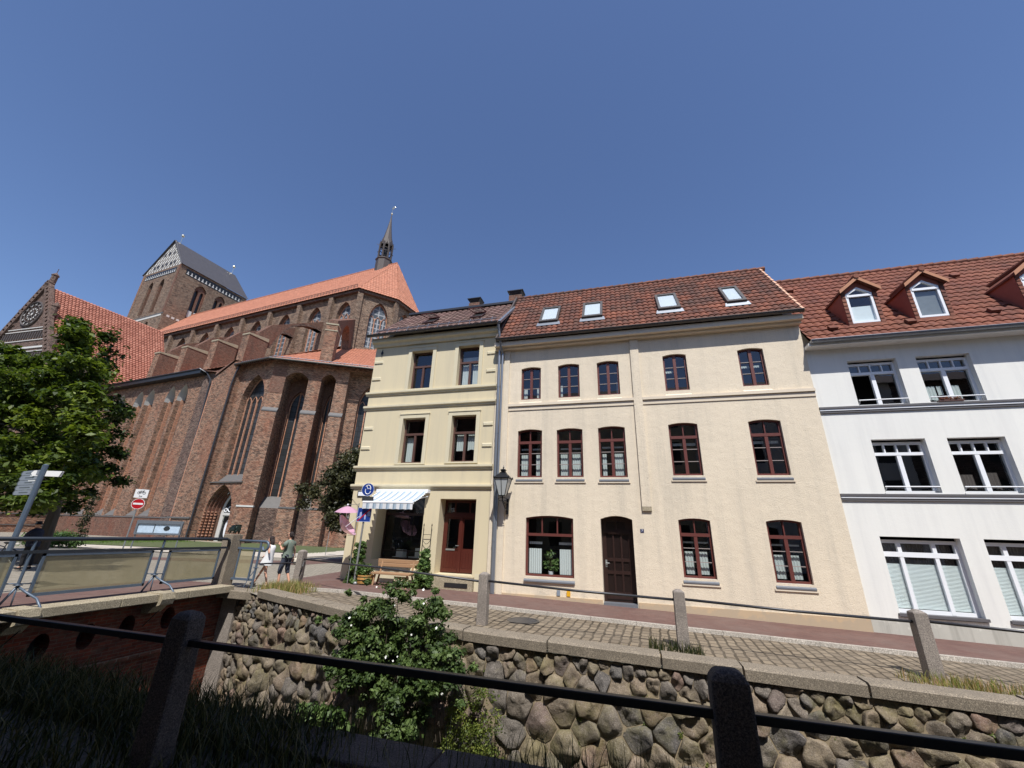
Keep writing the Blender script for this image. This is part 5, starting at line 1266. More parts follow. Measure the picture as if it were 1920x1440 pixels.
# ---- roof turret
sec = set(bpy.data.objects)
tc = (-45.0, RN); mb = MB()
def octa(mb, c, prof, m=0): mb.lathe((c[0], c[1], 0), prof, 8, m)
mb = MB(); octa(mb, tc, [(1.35, 41.5), (1.35, 44.9), (1.5, 45.0), (1.5, 45.15), (1.2, 45.3)]); tu = mb.build('roof_turret', M['copper_dark'], CHU)
mb = MB()
for k in range(8):
    a = PI / 8 + k * PI / 4; x, y = tc[0] + 1.15 * math.cos(a), tc[1] + 1.15 * math.sin(a); mb.box(x - .12, x + .12, y - .12, y + .12, 45.2, 48.6)
octa(mb, tc, [(1.3, 46.6), (1.36, 46.75), (1.2, 46.85)])
for k in range(8):
    a = k * PI / 4; d = Vector((math.cos(a), math.sin(a), 0)); t = Vector((-d.y, d.x, 0)); c = Vector((tc[0], tc[1], 0)) + d * 1.12
    f = frame(c, t, (0, 0, 1), d)
    mb.panel(f, [(-.5, 47.4), (.5, 47.4), (.5, 48.3), (0, 49.5), (-.5, 48.3)], [pointed(-.3, .3, 47.45, 47.9, 48.5, 3)], 0, .12)
    mb.tube([c + d * .1 + Vector((0, 0, 48.2)), c + d * .55 + Vector((0, 0, 48.35))], .04, 5)
mb.build('belfry', M['copper_dark'], tu)
mb = MB(); octa(mb, tc, [(.5, 45.2), (.5, 48.6)]); mb.build('bell_frame', M['iron'], tu)
mb = MB(); octa(mb, tc, [(1.15, 48.2), (.85, 49.6), (.45, 52.0), (.12, 54.6), (.06, 55.6)]); mb.build('spire', M['copper_dark'], tu)
mb = MB(); mb.ball((*tc, 55.8), .2); mb.ball((tc[0] + .2, tc[1], 57.2), (.42, .1, .3)); mb.tube([(*tc, 55), (*tc, 57.3)], .04, 5); mb.build('weathervane', M['gold'], tu)
# ---- west tower
TN0, TN1, TE0, TE1, TZ = 41.6, 57.0, -112.0, -98.0, 54.4
FT = southf(TN0); FE = eastf(TE1)
sh = [pointed(-108.0, -106.3, 42.8, 49.8, 51.5), pointed(-103.9, -102.2, 42.8, 49.8, 51.5), pointed(-103.5, -102.4, 38.5, 39.8, 40.6)]
eh = [pointed(45.6, 48.1, 42.0, 50.0, 51.6), pointed(50.1, 52.5, 42.0, 50.0, 51.6)]
mb = MB(); mb.panel(FT, rect(TE0, TE1, ZB, TZ), sh, 0, .8); mb.panel(FE, rect(TN0, TN1, ZB, TZ), eh, 0, .8)
mb.panel(frame((TE0, 0, 0), (0, -1, 0), (0, 0, 1), (-1, 0, 0)), rect(-TN1, -TN0, ZB, TZ), [], 0); mb.panel(frame((0, TN1, 0), (-1, 0, 0), (0, 0, 1), (0, 1, 0)), rect(-TE1, -TE0, ZB, TZ), [], 0)
tw = mb.build('tower', M['brick_tower'], CHU)
for h, f in zip(sh, (FT,) * 3):
    a, b = h[0][0], h[1][0]; mb = MB(); mb.face([f(u, v, -.8) for u, v in h]); o = mb.build('blind_window', M['brick_tower'], tw)
    mb = MB(); m = (a + b) / 2; fbox(mb, f, m - .1, m + .1, h[0][1], max(p[1] for p in h) - 1.2, -.8, -.45); fbox(mb, f, a, a + .15, h[0][1], max(p[1] for p in h) - 1.6, -.8, -.2); fbox(mb, f, b - .15, b, h[0][1], max(p[1] for p in h) - 1.6, -.8, -.2); mb.build('rib', M['brick_red'], o)
    tp = max(p[1] for p in h); mb = MB(); mb.face([f(u, v, -.6) for u, v in [(m - .1, tp - 1.2), (b, tp - 1.6), (b - .1, tp - .9), (m, tp - .1), (m - .25, tp - .4)]]); mb.build('limewashed_head', M['limewash'], o)
for h in eh:
    a, b = h[0][0], h[1][0]; m = (a + b) / 2; mb = MB()
    mb.panel(FE, h, [pointed(a + .3, m - .2, 44.9, 49.4, 50.3), pointed(m + .2, b - .3, 44.9, 49.4, 50.3)], -.35, .4); o = mb.build('belfry_window', M['brick_red'], tw)
    mb = MB(); mb.face([FE(u, v, -.75) for u, v in h]); mb.build('louvres', M['glazed'], o)
    mb = MB(); fbox(mb, FE, a + .25, m - .2, 43.2, 44.85, -.35, -.3); fbox(mb, FE, m + .2, b - .3, 43.2, 44.85, -.35, -.3); mb.build('limewashed_panel', M['limewash'], o)
for f, a, b in ((FT, -110.7, -99.3), (FE, 42.9, 55.6)):
    mb = MB(); fbox(mb, f, a, b, 52.45, 53.8, 0, .05); fz = mb.build('frieze', M['glazed'], tw)
    mb = MB(); n_ = int((b - a) / .75)
    for i in range(n_):
        u = a + (b - a) * (i + .5) / n_; q = [(u - .28, 52.6), (u + .28, 52.6), (u + .1, 53.0), (u + .1, 53.35), (u - .1, 53.35), (u - .1, 53.0)]
        mb.face([f(x, y, .07) for x, y in q])
    mb.build('frieze_ornament', M['limewash'], fz)
mb = MB(); fbox(mb, FT, TE0, TE1, 41.75, 42.0, 0, .08); mb.build('string', M['slate'], tw)
mb = MB(); fbox(mb, FT, -110, -98.6, 41.3, 41.7, 0, .05)
mb.build('pale_band', M['limewash'], tw)
mb = MB()
for i in range(8): fbox(mb, FE, 42.3 + i * .95, 42.85 + i * .95, 41.3, 41.75, 0, .05)
mb.build('pale_band', M['limewash'], tw)
for u in (TE0, TE1 - .7): mb = MB(); fbox(mb, FT, u, u + .7, 42.1, 54.3, 0, .06); mb.build('corner_strip', M['brick_red'] if u > -100 else M['brick'], tw)
mb = MB(); mb.face([(TE1 + .3, TN0 - .25, TZ - .1), (TE1 + .3, TN1 + .25, TZ - .1), (-105, TN1 - .5, 62.9), (-105, TN0 + .05, 62.9)]); mb.face([(TE0 - .3, TN1 + .25, TZ - .1), (TE0 - .3, TN0 - .25, TZ - .1), (-105, TN0 + .05, 62.9), (-105, TN1 - .5, 62.9)])
mb.build('tower_roof', M['lead_roof'], tw)
gf = frame((0, TN0, TZ), (1, 0, 0), (0, .06, .998), (0, -.998, .06))
mb = MB(); mb.face([gf(TE0, 0), gf(TE1, 0), gf(-105, 8.45)]); gb = mb.build('tower_gable', M['limewash'], tw)
mb = MB()
for k in range(-6, 14):
    for s_ in (1, -1):
        pts = []
        for v in np.arange(0, 8.3, .35):
            u = -105 + (k - 3.5) * 1.0 * s_ + v * .42 * s_
            if abs(u + 105) < 7 * (1 - v / 8.45) - .1: pts.append(gf(u, v, .05))
        if len(pts) > 1: mb.tube([pts[0], pts[-1]], .045, 4)
mb.build('lattice', M['copper_dark'], gb)
mb = MB()
for v, us in ((1.3, (-3.8, -2.3, -.8, .8, 2.3, 3.8)), (4.6, (-1.7, 0, 1.6))):
    for u in us: mb.face([gf(-105 + u + .42 * math.cos(a), v + .5 * math.sin(a), .06) for a in np.linspace(0, 2 * PI, 13)[:-1]])
mb.build('round_opening', M['glazed'], gb)
mb = MB(); mb.tube([gf(TE0 - .3, -.1, .15), gf(-105, 8.6, .15), gf(TE1 + .3, -.1, .15)], .12, 5); mb.build('verge', M['lead_roof'], gb)
for n_ in (42.9, 55.6):
    mb = MB(); mb.tube([(-105, n_, 62.5), (-105, n_, 65)], .08, 6); mb.ball((-105, n_, 65.0), .36); mb.build('gilt_ball', M['gold'], tw)
to_full_size()
# ---- transept with the rose gable
GU = Vector((.989, .147, 0)); GF = frame((-94, 24, 0), GU, (0, 0, 1), (.147, -.989, 0))
mb = MB(); prism_en(mb, [(-103.6, 22.7), (-94, 24.1), (-84.5, 25.4), (-84.5, 41), (-103.6, 41)], ZB, 19.9)
mb2 = mb; tr = mb.build('transept', M['brick'], CHU)
mb = MB(); mb.face([(-84.5, 41, 19.9), (-94, 41, 36.1), (-103.6, 41, 19.9)]); mb.box(-103, -85, 41, 45, ZB, 27); mb.build('end_wall', M['brick'], tr)
mb = MB(); fbox(mb, eastf(-84.5), 25.2, 32.3, .5, .66, 0, .12); fbox(mb, eastf(-84.5), 25.2, 32.3, -.9, -.8, 0, .08); mb.build('string', M['slate'], tr)
mb = MB(); mb.panel(GF, [(-9.6, ZB), (9.6, ZB), (9.6, 20.2), (0, 36.9), (-9.6, 20.2)], [], 0); ga = mb.build('gable', M['glazed_wall'] if 'glazed_wall' in M else M['brick_dark'], tr)
tiled_quad('transept_roof', (-84.2, 25.3, 19.75), (-84.2, 41.0, 19.75), (-94, 41.0, 36.2), (-94, 24.1, 36.2), .46, .46, .15, .13, 'tile_transept', tr, k=6, sharp=.5)
mb = MB(); mb.face([(-103.8, 41, 19.75), (-103.8, 22.6, 19.75), (-94, 24.1, 36.2), (-94, 41, 36.2)]); mb.build('west_roof_slope', M['tile_transept'], tr)
# gable ornament
mb = MB(); c = (-.35, 31.0)
for rr, w_ in ((2.15, .16), (1.5, .08), (.42, .1)): mb.tube([GF(c[0] + rr * math.cos(a), c[1] + rr * math.sin(a), .12) for a in np.linspace(0, 2 * PI, 33)], w_, 6)
for k in range(12):
    a = k * PI / 6; mb.tube([GF(c[0] + .4 * math.cos(a), c[1] + .4 * math.sin(a), .12), GF(c[0] + 1.55 * math.cos(a), c[1] + 1.55 * math.sin(a), .12)], .05, 5)
    mb.tube([GF(c[0] + 1.8 * math.cos(a) + .28 * math.cos(t), c[1] + 1.8 * math.sin(a) + .28 * math.sin(t), .12) for t in np.linspace(0, 2 * PI, 9)], .05, 4)
mb.build('rose', M['copper_dark'], ga)
mb = MB()
for k in range(12):
    for rr, q in ((1.82, .2), (.95, .17)):
        a = (k + (.5 if rr < 1 else 0)) * PI / 6
        mb.face([GF(c[0] + rr * math.cos(a) + q * math.cos(t), c[1] + rr * math.sin(a) + q * math.sin(t), .08) for t in np.linspace(0, 2 * PI, 9)[:-1]])
mb.face([GF(c[0] + .3 * math.cos(t), c[1] + .3 * math.sin(t), .1) for t in np.linspace(0, 2 * PI, 9)[:-1]]); mb.build('rose_plaster', M['limewash'], ga)
mb = MB()
for z, h in ((28.2, .12), (27.7, .12), (26.0, .12), (24.6, .3), (24.0, .12)):
    hw = (36.9 - z) / 1.74 - .9; fbox(mb, GF, -hw, hw, z, z + h, 0, .12)
mb.build('pale_band', M['limewash'], ga)
mb = MB()
for z in (26.4, 22.6):
    hw = (36.9 - z) / 1.74 - 1.2; n_ = int(hw * 2 / .55)
    for i in range(n_): u = -hw + (i + .5) * 2 * hw / n_; fbox(mb, GF, u - .1, u + .1, z, z + 1.1, 0, .15)
mb.build('arcade', M['copper_dark'], ga)
for s_ in (1, -1):
    mb = MB()
    Z_ = lambda t: (s_ * (9.9 * (1 - t)), 20.0 + 17.2 * t)
    a0, a1 = Z_(0), Z_(1); dv = Vector((a1[0] - a0[0], a1[1] - a0[1])).normalized(); nv = Vector((-dv.y, dv.x)) * (-s_)
    nseg = 24
    for i in range(nseg):
        p, q = Z_(i / nseg), Z_((i + .62) / nseg); r_ = Z_((i + 1) / nseg)
        P = lambda a, k: (a[0] + nv.x * k, a[1] + nv.y * k)
        for A_, B_, k0, k1 in ((p, q, -.75, .25), (q, r_, -.75, -.5), (q, r_, .05, .25)):
            poly = [P(A_, k0), P(A_, k1), P(B_, k1), P(B_, k0)]
            ar = sum(poly[i_][0] * poly[(i_ + 1) % 4][1] - poly[(i_ + 1) % 4][0] * poly[i_][1] for i_ in range(4))
            mb.prism(poly if ar > 0 else poly[::-1], GF, .35, -.35)
    mb.build('gable_border', M['brick_dark'], ga)
for u, z, hh in ((0, 36.6, 2.2), (3.4, 29.4, 3.2), (6.9, 23.4, 3.4), (-3.6, 29.2, 3.2)):
    mb = MB(); c = GF(u + (.5 if u > 0 else 0), 0, -.2); octa(mb, (c.x, c.y), [(.0, z), (.42, z), (.42, z + hh * .8), (.52, z + hh * .82), (.5, z + hh * .88), (.0, z + hh * 1.12)])
    if u == 0: mb.tube([(c.x, c.y, z + hh), (c.x, c.y, z + hh + 1.0)], .05, 5)
    mb.build('pinnacle', M['brick_dark'], ga)
# ================================================================== far quay wall of field stones
def clip_cell(c, nb, box):
    poly = box
    for q in nb:
        mx, my = (c[0] + q[0]) / 2, (c[1] + q[1]) / 2; dx, dy = q[0] - c[0], q[1] - c[1]
        out = []
        for i in range(len(poly)):
            a, b = poly[i], poly[(i + 1) % len(poly)]
            da = (a[0] - mx) * dx + (a[1] - my) * dy; db = (b[0] - mx) * dx + (b[1] - my) * dy
            if da <= 0: out.append(a)
            if (da < 0) != (db < 0) and da != db:
                t = da / (da - db); out.append((a[0] + (b[0] - a[0]) * t, a[1] + (b[1] - a[1]) * t))
        poly = out
        if len(poly) < 3: return []
    return poly
LQ = sum(math.hypot(b[0] - a[0], b[1] - a[1]) for a, b in zip(QUAY[1:], QUAY[2:]))
def ztop(s): x, y, nx, ny = quay(s); return G(x) - 0.12
g = np.random.RandomState(21); seeds = []
tries = 0
while tries < 60000:
    tries += 1
    s = g.uniform(-.2, 21.5); z = g.uniform(-4.9, -1.7)
    if z > ztop(max(0, s)) - .03: continue
    top = ztop(max(0, s)) - z
    r_ = (.13 if top < .35 else .24) * g.uniform(.6, 1.4)
    if s < 1.7 and z > -3.1: r_ *= .72
    if all((s - a) ** 2 + (z - b) ** 2 * 1.25 > ((r_ + c) * .84) ** 2 for a, b, c in seeds): seeds.append((s, z, r_))
V_, F_, T_ = [], [], []
def P3(s, z, o):
    x, y, nx, ny = quay(min(max(s, 0.001), LQ - .1)); return (x + nx * (o - .12) , y + ny * (o - .12), z)
for (s, z, r_) in seeds:
    nb = [(a, b) for a, b, c in seeds if (a, b) != (s, z) and abs(a - s) < 1.4 and abs(b - z) < 1.2]
    box = [(s - .6, z - .5), (s + .6, z - .5), (s + .6, min(z + .5, ztop(max(0, s)))), (s - .6, min(z + .5, ztop(max(0, s))))]
    poly = clip_cell((s, z), nb, box)
    if len(poly) < 3: continue
    cx = sum(p[0] for p in poly) / len(poly); cz = sum(p[1] for p in poly) / len(poly)
    K = 20; ring = []
    for k in range(K):
        an = 2 * PI * k / K; dx, dz = math.cos(an), math.sin(an); best = 9
        for i in range(len(poly)):
            a, b = poly[i], poly[(i + 1) % len(poly)]; ex, ez = b[0] - a[0], b[1] - a[1]; den = dx * ez - dz * ex
            if abs(den) < 1e-9: continue
            t = ((a[0] - cx) * ez - (a[1] - cz) * ex) / den; u = ((a[0] - cx) * dz - (a[1] - cz) * dx) / den
            if t > 0 and -1e-6 <= u <= 1 + 1e-6: best = min(best, t)
        ring.append(best)
    mean = sum(ring) / K; sm = ring
    for _ in range(1): sm = [(sm[k - 1] + 2 * sm[k] + sm[(k + 1) % K]) / 4 for k in range(K)]
    ring = [min(a * .99, .62 * a + .38 * b) * g.uniform(.965, .995) for a, b in zip(ring, sm)]
    dep = .055 + min(.09, mean * .3) * g.uniform(.6, 1.4); tilt = g.normal(size=2) * .22; ph = g.uniform(0, 9, 3)
    b0 = len(V_)
    fac = [(g.uniform(0, 2 * PI), g.uniform(.25, .8), g.uniform(.25, .95)) for _ in range(4)]
    for lv, (sc, h) in enumerate(((1.0, -.10), (.99, .58), (.955, .88), (.84, .98), (.55, 1.0), (.25, 1.0))):
        for k in range(K):
            an = 2 * PI * k / K; rr = ring[k] * sc
            dx, dz = rr * math.cos(an), rr * math.sin(an)
            nz = noise.noise((dx * 5 + ph[0], dz * 5 + ph[1], ph[2])) * .07 + noise.noise((dx * 14 + ph[0], dz * 14 + ph[1], ph[2])) * .03
            o = dep * h + (tilt[0] * dx + tilt[1] * dz) * min(1, h + .2) + nz * (h > 0)
            for fa, fk, sl_ in fac:
                cut = dx * math.cos(fa) + dz * math.sin(fa)
                if cut > mean * fk: o -= (cut - mean * fk) * sl_
            o = max(o, (.045 if h > .3 else -.02))
            V_.append(P3(cx + dx, cz + dz, o + .02))
    V_.append(P3(cx, cz, dep * 1.02 + noise.noise((ph[0], ph[1], ph[2])) * .05 + .02)); cen = len(V_) - 1
    t = g.rand()
    for lv in range(5):
        for k in range(K):
            k2 = (k + 1) % K; F_.append((b0 + lv * K + k, b0 + lv * K + k2, b0 + (lv + 1) * K + k2, b0 + (lv + 1) * K + k)); T_.append(t)
    for k in range(K): F_.append((b0 + 5 * K + k, b0 + 5 * K + (k + 1) % K, cen, cen)); T_.append(t)
def m_rock():
    n = NT('field_stone')
    base = n.ramp(n.attr(), [(0, srgb(100, 94, 88)), (.18, srgb(120, 108, 92)), (.34, srgb(130, 114, 96)), (.5, srgb(92, 91, 89)), (.62, srgb(128, 104, 90)), (.76, srgb(106, 98, 78)), (.9, srgb(138, 124, 104)), (1, srgb(80, 79, 79))])
    n.b.inputs['Specular IOR Level'].default_value = .3
    c = n.mix(1.0, base, n.ramp(n.noise(7, None, 7, .7), [(.25, .45), (.5, .95), (.78, 1.5)]), 'MULTIPLY')
    c = n.mix(n.ramp(n.noise(60, None, 3, .8), [(.52, 0), (.66, .45)]), c, srgb(186, 176, 162))
    c = n.mix(n.ramp(n.noise(75, n.mapv(n.tc.outputs['Object'], loc=(4, 2, 1)), 3, .8), [(.54, 0), (.64, .6)]), c, srgb(50, 46, 44))
    c = n.mix(n.ramp(n.noise(1.4, None, 5, .7), [(.5, 0), (.66, .5)]), c, srgb(104, 98, 56))
    h = n.math('ADD', n.noise(9, None, 6, .65), n.math('MULTIPLY', n.noise(45, None, 4, .7), .35))
    n.bump(h, .8, .03); return n.fin(c, .9, 0, .3)
QW = thing('quay_wall', 'canal wall of rounded field stones under a row of granite coping blocks', 'wall', (0, 8.9, -4.7))
faces = [f if f[2] != f[3] else f[:3] for f in F_]
me = bpy.data.meshes.new('field_stones'); me.from_pydata(V_, [], faces); me.update()
at = me.attributes.new('tint', 'FLOAT', 'FACE'); at.data.foreach_set('value', T_)
ws = finish(me, 'field_stones', m_rock(), QW, True, False)
mb = MB()
for i in range(60):
    s0, s1 = LQ * i / 60, LQ * (i + 1) / 60
    for k in range(14):
        z0, z1 = -4.8 + k * .21, -4.8 + (k + 1) * .21
        q = []
        for s, z in ((s0, z0), (s1, z0), (s1, min(z1, ztop(s1))), (s0, min(z1, ztop(s0)))): q.append(P3(s, min(z, ztop(s)), .060 + .025 * noise.noise((s * 2.3, z * 3, 0)))); q[-1] = q[-1]
        mb.face(q)
    p, q = P3(s0, 0, -.3), P3(s1, 0, -.3)
mb.build('mortar', M['mortar'], QW, True)
s = 1.55
while s < LQ - 2:
    L = g.uniform(1.15, 2.1); a, b = s, s + L - .035; s += L
    j0, j1 = g.uniform(-.02, .02), g.uniform(-.015, .015); mb = MB()
    n_ = 3
    for i in range(n_):
        u0, u1 = a + (b - a) * i / n_, a + (b - a) * (i + 1) / n_
        wv = [.012 * noise.noise((s * 3, q_, i)) for q_ in range(3)]; pr = [(.03 + j0 + wv[0], -.10), (.04 + j0 + wv[1], .06), (.0 + j0, .09 + wv[2]), (-.38, .088), (-.38, -.10)]
        A = []; B = []
        for o, h in pr:
            x, y, nx, ny = quay(u0); A.append((x + nx * o, y + ny * o, G(x) + h + j1))
            x, y, nx, ny = quay(u1); B.append((x + nx * o, y + ny * o, G(x) + h + j1))
        for k in range(5): k2 = (k + 1) % 5; mb.face([A[k], A[k2], B[k2], B[k]][::-1])
        if i == 0: mb.face(A)
        if i == n_ - 1: mb.face(B[::-1])
    mb.build('coping_stone', M['granite_pink'], QW)
# near quay: brick face with stone edge
NQ = thing('near_quay_wall', 'low stone edge of the shaded near bank above the canal', 'wall', (0, 3.6, -4.7))
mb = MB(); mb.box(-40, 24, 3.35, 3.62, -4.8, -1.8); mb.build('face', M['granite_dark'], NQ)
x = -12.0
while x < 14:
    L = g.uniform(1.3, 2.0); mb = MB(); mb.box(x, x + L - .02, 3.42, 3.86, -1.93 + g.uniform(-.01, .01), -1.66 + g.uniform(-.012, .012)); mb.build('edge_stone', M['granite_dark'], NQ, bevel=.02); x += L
# ================================================================== bridge
BR = thing('bridge', 'low brick bridge over the canal with stone edge slab and round drain openings', 'bridge', (-16, 7, -4.7))
FBr = frame((-11.95, 0, 0), (0, 1, 0), (0, 0, 1), (1, 0, 0))
cir = lambda u, v, ru, rv: [(u + ru * math.cos(a), v + rv * math.sin(a)) for a in np.linspace(0, 2 * PI, 15)[:-1]]
ho = [cir(u, -2.6 + .05 * i, .17, .26) for i, u in enumerate((5.0, 5.9, 6.8, 7.6, 8.4, 9.35))]
mb = MB(); mb.panel(FBr, rect(3.4, 11.2, -4.8, -1.87), ho, 0, .45); mb.build('brick_face', M['brick_canal'], BR)
mb = MB()
for h in ho: mb.face([FBr(u, v, -.44) for u, v in h])
mb.build('drain_opening', M['interior'], BR)
mb = MB(); mb.box(-12.4, -11.44, 10.88, 11.4, -4.8, -2.03); mb.build('abutment', M['granite'], BR)
mb = MB(); fbox(mb, FBr, 3.4, 11.0, -3.12, -3.04, 0, .05); mb.build('string', M['brick_red'], BR)
mb = MB(); mb.box(-24, -12.0, 3.2, 11.1, -1.98, -1.80); mb.build('deck', M['plaza'], BR)
mb = MB(); mb.box(-14.6, -12.02, 2.6, 11.0, -1.795, -1.70); mb.build('footway', M['clinker'], BR)
y = 3.0
while y < 10.7:
    y1 = min(y + 1.6, 10.75); mb = MB(); mb.box(-12.0, -11.48, y, y1 - .012, -1.86, -1.68); mb.build('edge_slab', M['sandstone'], BR, bevel=.012); y = y1
for yc in (6.15, 8.78, 3.5):
    mb = MB(); pr = [(-11.95, -2.15), (-11.72, -2.12), (-11.58, -1.98), (-11.40, -1.92), (-11.36, -1.80), (-11.40, -1.66), (-11.95, -1.66)]
    mb.prism([(p[0], p[1]) for p in pr], frame((0, yc, 0), (1, 0, 0), (0, 0, 1), (0, -1, 0)), .16, -.16); mb.build('corbel', M['sandstone'], BR, bevel=.01)
# ---- railing of the bridge
RL = thing('bridge_railing', 'blue-grey steel railing with scratched glass panels on the bridge', 'railing', (-12.1, 7, -1.68))
X = -12.1
mb = MB(); mb.tube([(X, 1.5, -.395), (X, 10.62, -.405), (X, 10.72, -.44), (X, 10.74, -.62)], .042, 12); mb.build('handrail', M['steel_dark'], RL, True)
mb = MB(); mb.box(X - .03, X + .03, 1.5, 10.7, -.685, -.625); mb.build('mid_rail', M['steel_dark'], RL)
def m_dirty_glass():
    n = NT('scratched_safety_glass'); n.t.nodes.remove(n.b)
    d = n.n('BsdfDiffuse'); d.inputs[0].default_value = (*srgb(146, 138, 110), 1); tr = n.n('BsdfTransparent'); tr.inputs[0].default_value = (.82, .80, .66, 1)
    gl = n.n('BsdfGlossy', Roughness=.12); fr_ = n.n('Fresnel', IOR=1.4)
    mx = n.n('MixShader'); f_ = n.ramp(n.noise(2.2, n.mapv(n.tc.outputs['Object'], (1, 1, .6)), 6, .65), [(.3, .55), (.5, .75), (.75, .92)])
    n.l(f_, mx.inputs[0]); n.l(tr.outputs[0], mx.inputs[1]); n.l(d.outputs[0], mx.inputs[2])
    m2 = n.n('MixShader'); n.l(fr_.outputs[0], m2.inputs[0]); n.l(mx.outputs[0], m2.inputs[1]); n.l(gl.outputs[0], m2.inputs[2]); n.l(m2.outputs[0], n.out.inputs[0]); return n.mat
M['dirty_glass'] = m_dirty_glass()
for y0, y1 in ((6.41, 8.53), (9.03, 10.45), (3.75, 5.92), (1.4, 3.3)):
    mb = MB()
    for a, b, c, d in ((y0 - .045, y0, -1.52, -.69), (y1, y1 + .045, -1.52, -.69), (y0 - .045, y1 + .045, -1.52, -1.46), (y0 - .045, y1 + .045, -.74, -.69)): mb.box(X - .02, X + .025, a, b, c, d)
    pf = mb.build('panel_frame', M['steel_blue'], RL)
    mb = MB(); mb.face([(X, y0, -1.46), (X, y1, -1.46), (X, y1, -.74), (X, y0, -.74)]); mb.build('glass_panel', M['dirty_glass'], pf)
for yc in (6.16, 8.78, 3.5):
    mb = MB(); mb.tube([(X, yc, -.42), (X, yc, -1.28)], .028, 8); ps = mb.build('post', M['steel_blue'], RL)
    mb = MB(); mb.tube([(X - .0, yc - .22, -1.24), (X, yc + .22, -1.27)], .012, 6); mb.box(X - .06, X + .06, yc - .05, yc + .05, -1.29, -1.27)
    mb.tube([(X, yc, -1.3), (X + .16, yc + .10, -1.42), (X + .42, yc + .16, -1.52), (X + .60, yc + .17, -1.66), (X + .62, yc + .15, -1.86)], .022, 8)
    mb.tube([(X, yc, -1.3), (X - .10, yc - .13, -1.68)], .022, 8); mb.tube([(X, yc, -1.3), (X, yc + .02, -1.68)], .014, 8)
    mb.build('brace', M['steel_blue'], ps, True)
    mb = MB(); mb.tube([(X + .61, yc + .15, -1.82), (X + .40, yc + .08, -2.1), (X + .15, yc - .02, -2.45)], .012, 6); mb.build('tie_rod', M['iron'], ps)
# ---- granite pillar with bronze pig
mb = MB(); mb.frustum(-12.27, 10.98, -1.80, -.27, .20, .20, .19, .19); tag(mb.build('granite_pillar', M['granite_pink'], None, bevel=.02), 'square granite bridge pillar carrying the small bronze pig', 'pillar')
PG = 0
# ---- short railing with a scroll end
SR = thing('scroll_railing', 'short blue-grey railing with a scrolled end beside the granite pillar', 'railing', (-11.6, 11.1, -1.74))
mb = MB(); pts = [(-12.08, 11.1, -.45), (-11.05, 11.1, -.45)] + [(-11.05 + .13 * math.sin(t), 11.1, -.58 + .13 * math.cos(t)) for t in np.linspace(.3, 3.6, 9)] + [(-11.13, 11.1, -.60)]
mb.tube(pts, .036, 10); mb.build('handrail', M['steel_blue'], SR, True)
mb = MB(); mb.tube([(-11.22, 11.1, -.47), (-11.22, 11.1, -1.78)], .034, 10); mb.tube([(-11.22, 11.1, -1.25), (-11.36, 11.05, -1.5), (-11.42, 11.0, -1.76)], .012, 6); mb.box(-11.29, -11.15, 11.06, 11.14, -1.22, -1.2); mb.build('post', M['steel_blue'], SR)
for z in (-.67, -1.55): mb = MB(); mb.box(-12.08, -11.25, 11.075, 11.125, z - .03, z + .03); mb.build('rail', M['steel_blue'], SR)
for x in (-11.98, -11.42): mb = MB(); mb.box(x - .025, x + .025, 11.08, 11.12, -1.52, -.7); mb.build('baluster', M['steel_blue'], SR)
mb = MB(); mb.face([(-11.95, 11.1, -1.5), (-11.45, 11.1, -1.5), (-11.45, 11.1, -.72), (-11.95, 11.1, -.72)]); mb.build('glass_panel', M['dirty_glass'], SR)
mb = MB(); mb.box(-12.5, -10.62, 10.62, 11.3, -2.02, -1.80); tag(mb.build('granite_block', M['granite_pink'], None, bevel=.02), 'long grey granite block under the scrolled railing', 'stone block')

# ================================================================== granite posts with iron rails
def loft(mb, x, y, prof, n=5):
    b = len(mb.v); m_ = 4 * n
    for r_, z in prof:
        for s_ in range(4):
            for k in range(n):
                t = -1 + 2 * k / n; p = ((t, -1), (1, t), (-t, 1), (-1, -t))[s_]
                L_ = 1.0; q = (p[0] / L_ * r_, p[1] / L_ * r_)
                w_ = .004 * noise.noise((x + q[0] * 8, q[1] * 8, z * 7)); mb.v.append((x + q[0] + w_, y + q[1] * .84 + w_, z + w_))
    for i in range(len(prof) - 1):
        for k in range(m_):
            k2 = (k + 1) % m_; mb.f.append((b + i * m_ + k, b + i * m_ + k2, b + (i + 1) * m_ + k2, b + (i + 1) * m_ + k)); mb.m.append(0); mb.t.append(.5)
    mb.f.append(tuple(b + (len(prof) - 1) * m_ + k for k in range(m_))); mb.m.append(0); mb.t.append(.5)
def post(mb, x, y, zb, zt, a=.115):
    mb.frustum(x, y, zb - .25, zt - .05, a, a, a * .96, a * .96); mb.frustum(x, y, zt - .05, zt, a * .96, a * .96, a * .35, a * .35)
FR = thing('quay_railing', 'sunlit granite posts joined by a thin dark rail along the street', 'railing', (0, 10.2, -2.0))
fp = [(-10.68, 12.35), (-3.46, 10.2), (.90, 10.22), (5.08, 10.32), (9.3, 10.35), (13.5, 10.4), (17.7, 10.4)]
for x, y in fp: mb = MB(); post(mb, x, y, G(x), G(x) + 1.05); mb.build('post', M['granite'], FR, bevel=.012)
rz_ = lambda x: G(x) + .86
for a, b in zip(fp, fp[1:]): mb = MB(); mb.tube([(a[0] + .1, a[1], rz_(a[0]) - (.1 if a[0] < -10 else 0)), ((a[0] + b[0]) / 2, (a[1] + b[1]) / 2, (rz_(a[0]) + rz_(b[0])) / 2 - .03), (b[0] - .1, b[1], rz_(b[0]) - .02)], .026, 8); mb.build('rail', M['iron_worn'], FR, True)
mb = MB(); mb.tube([(-11.2, 11.15, -1.1), (-10.78, 12.3, -1.1)], .022, 8); mb.build('rail', M['iron_worn'], FR)
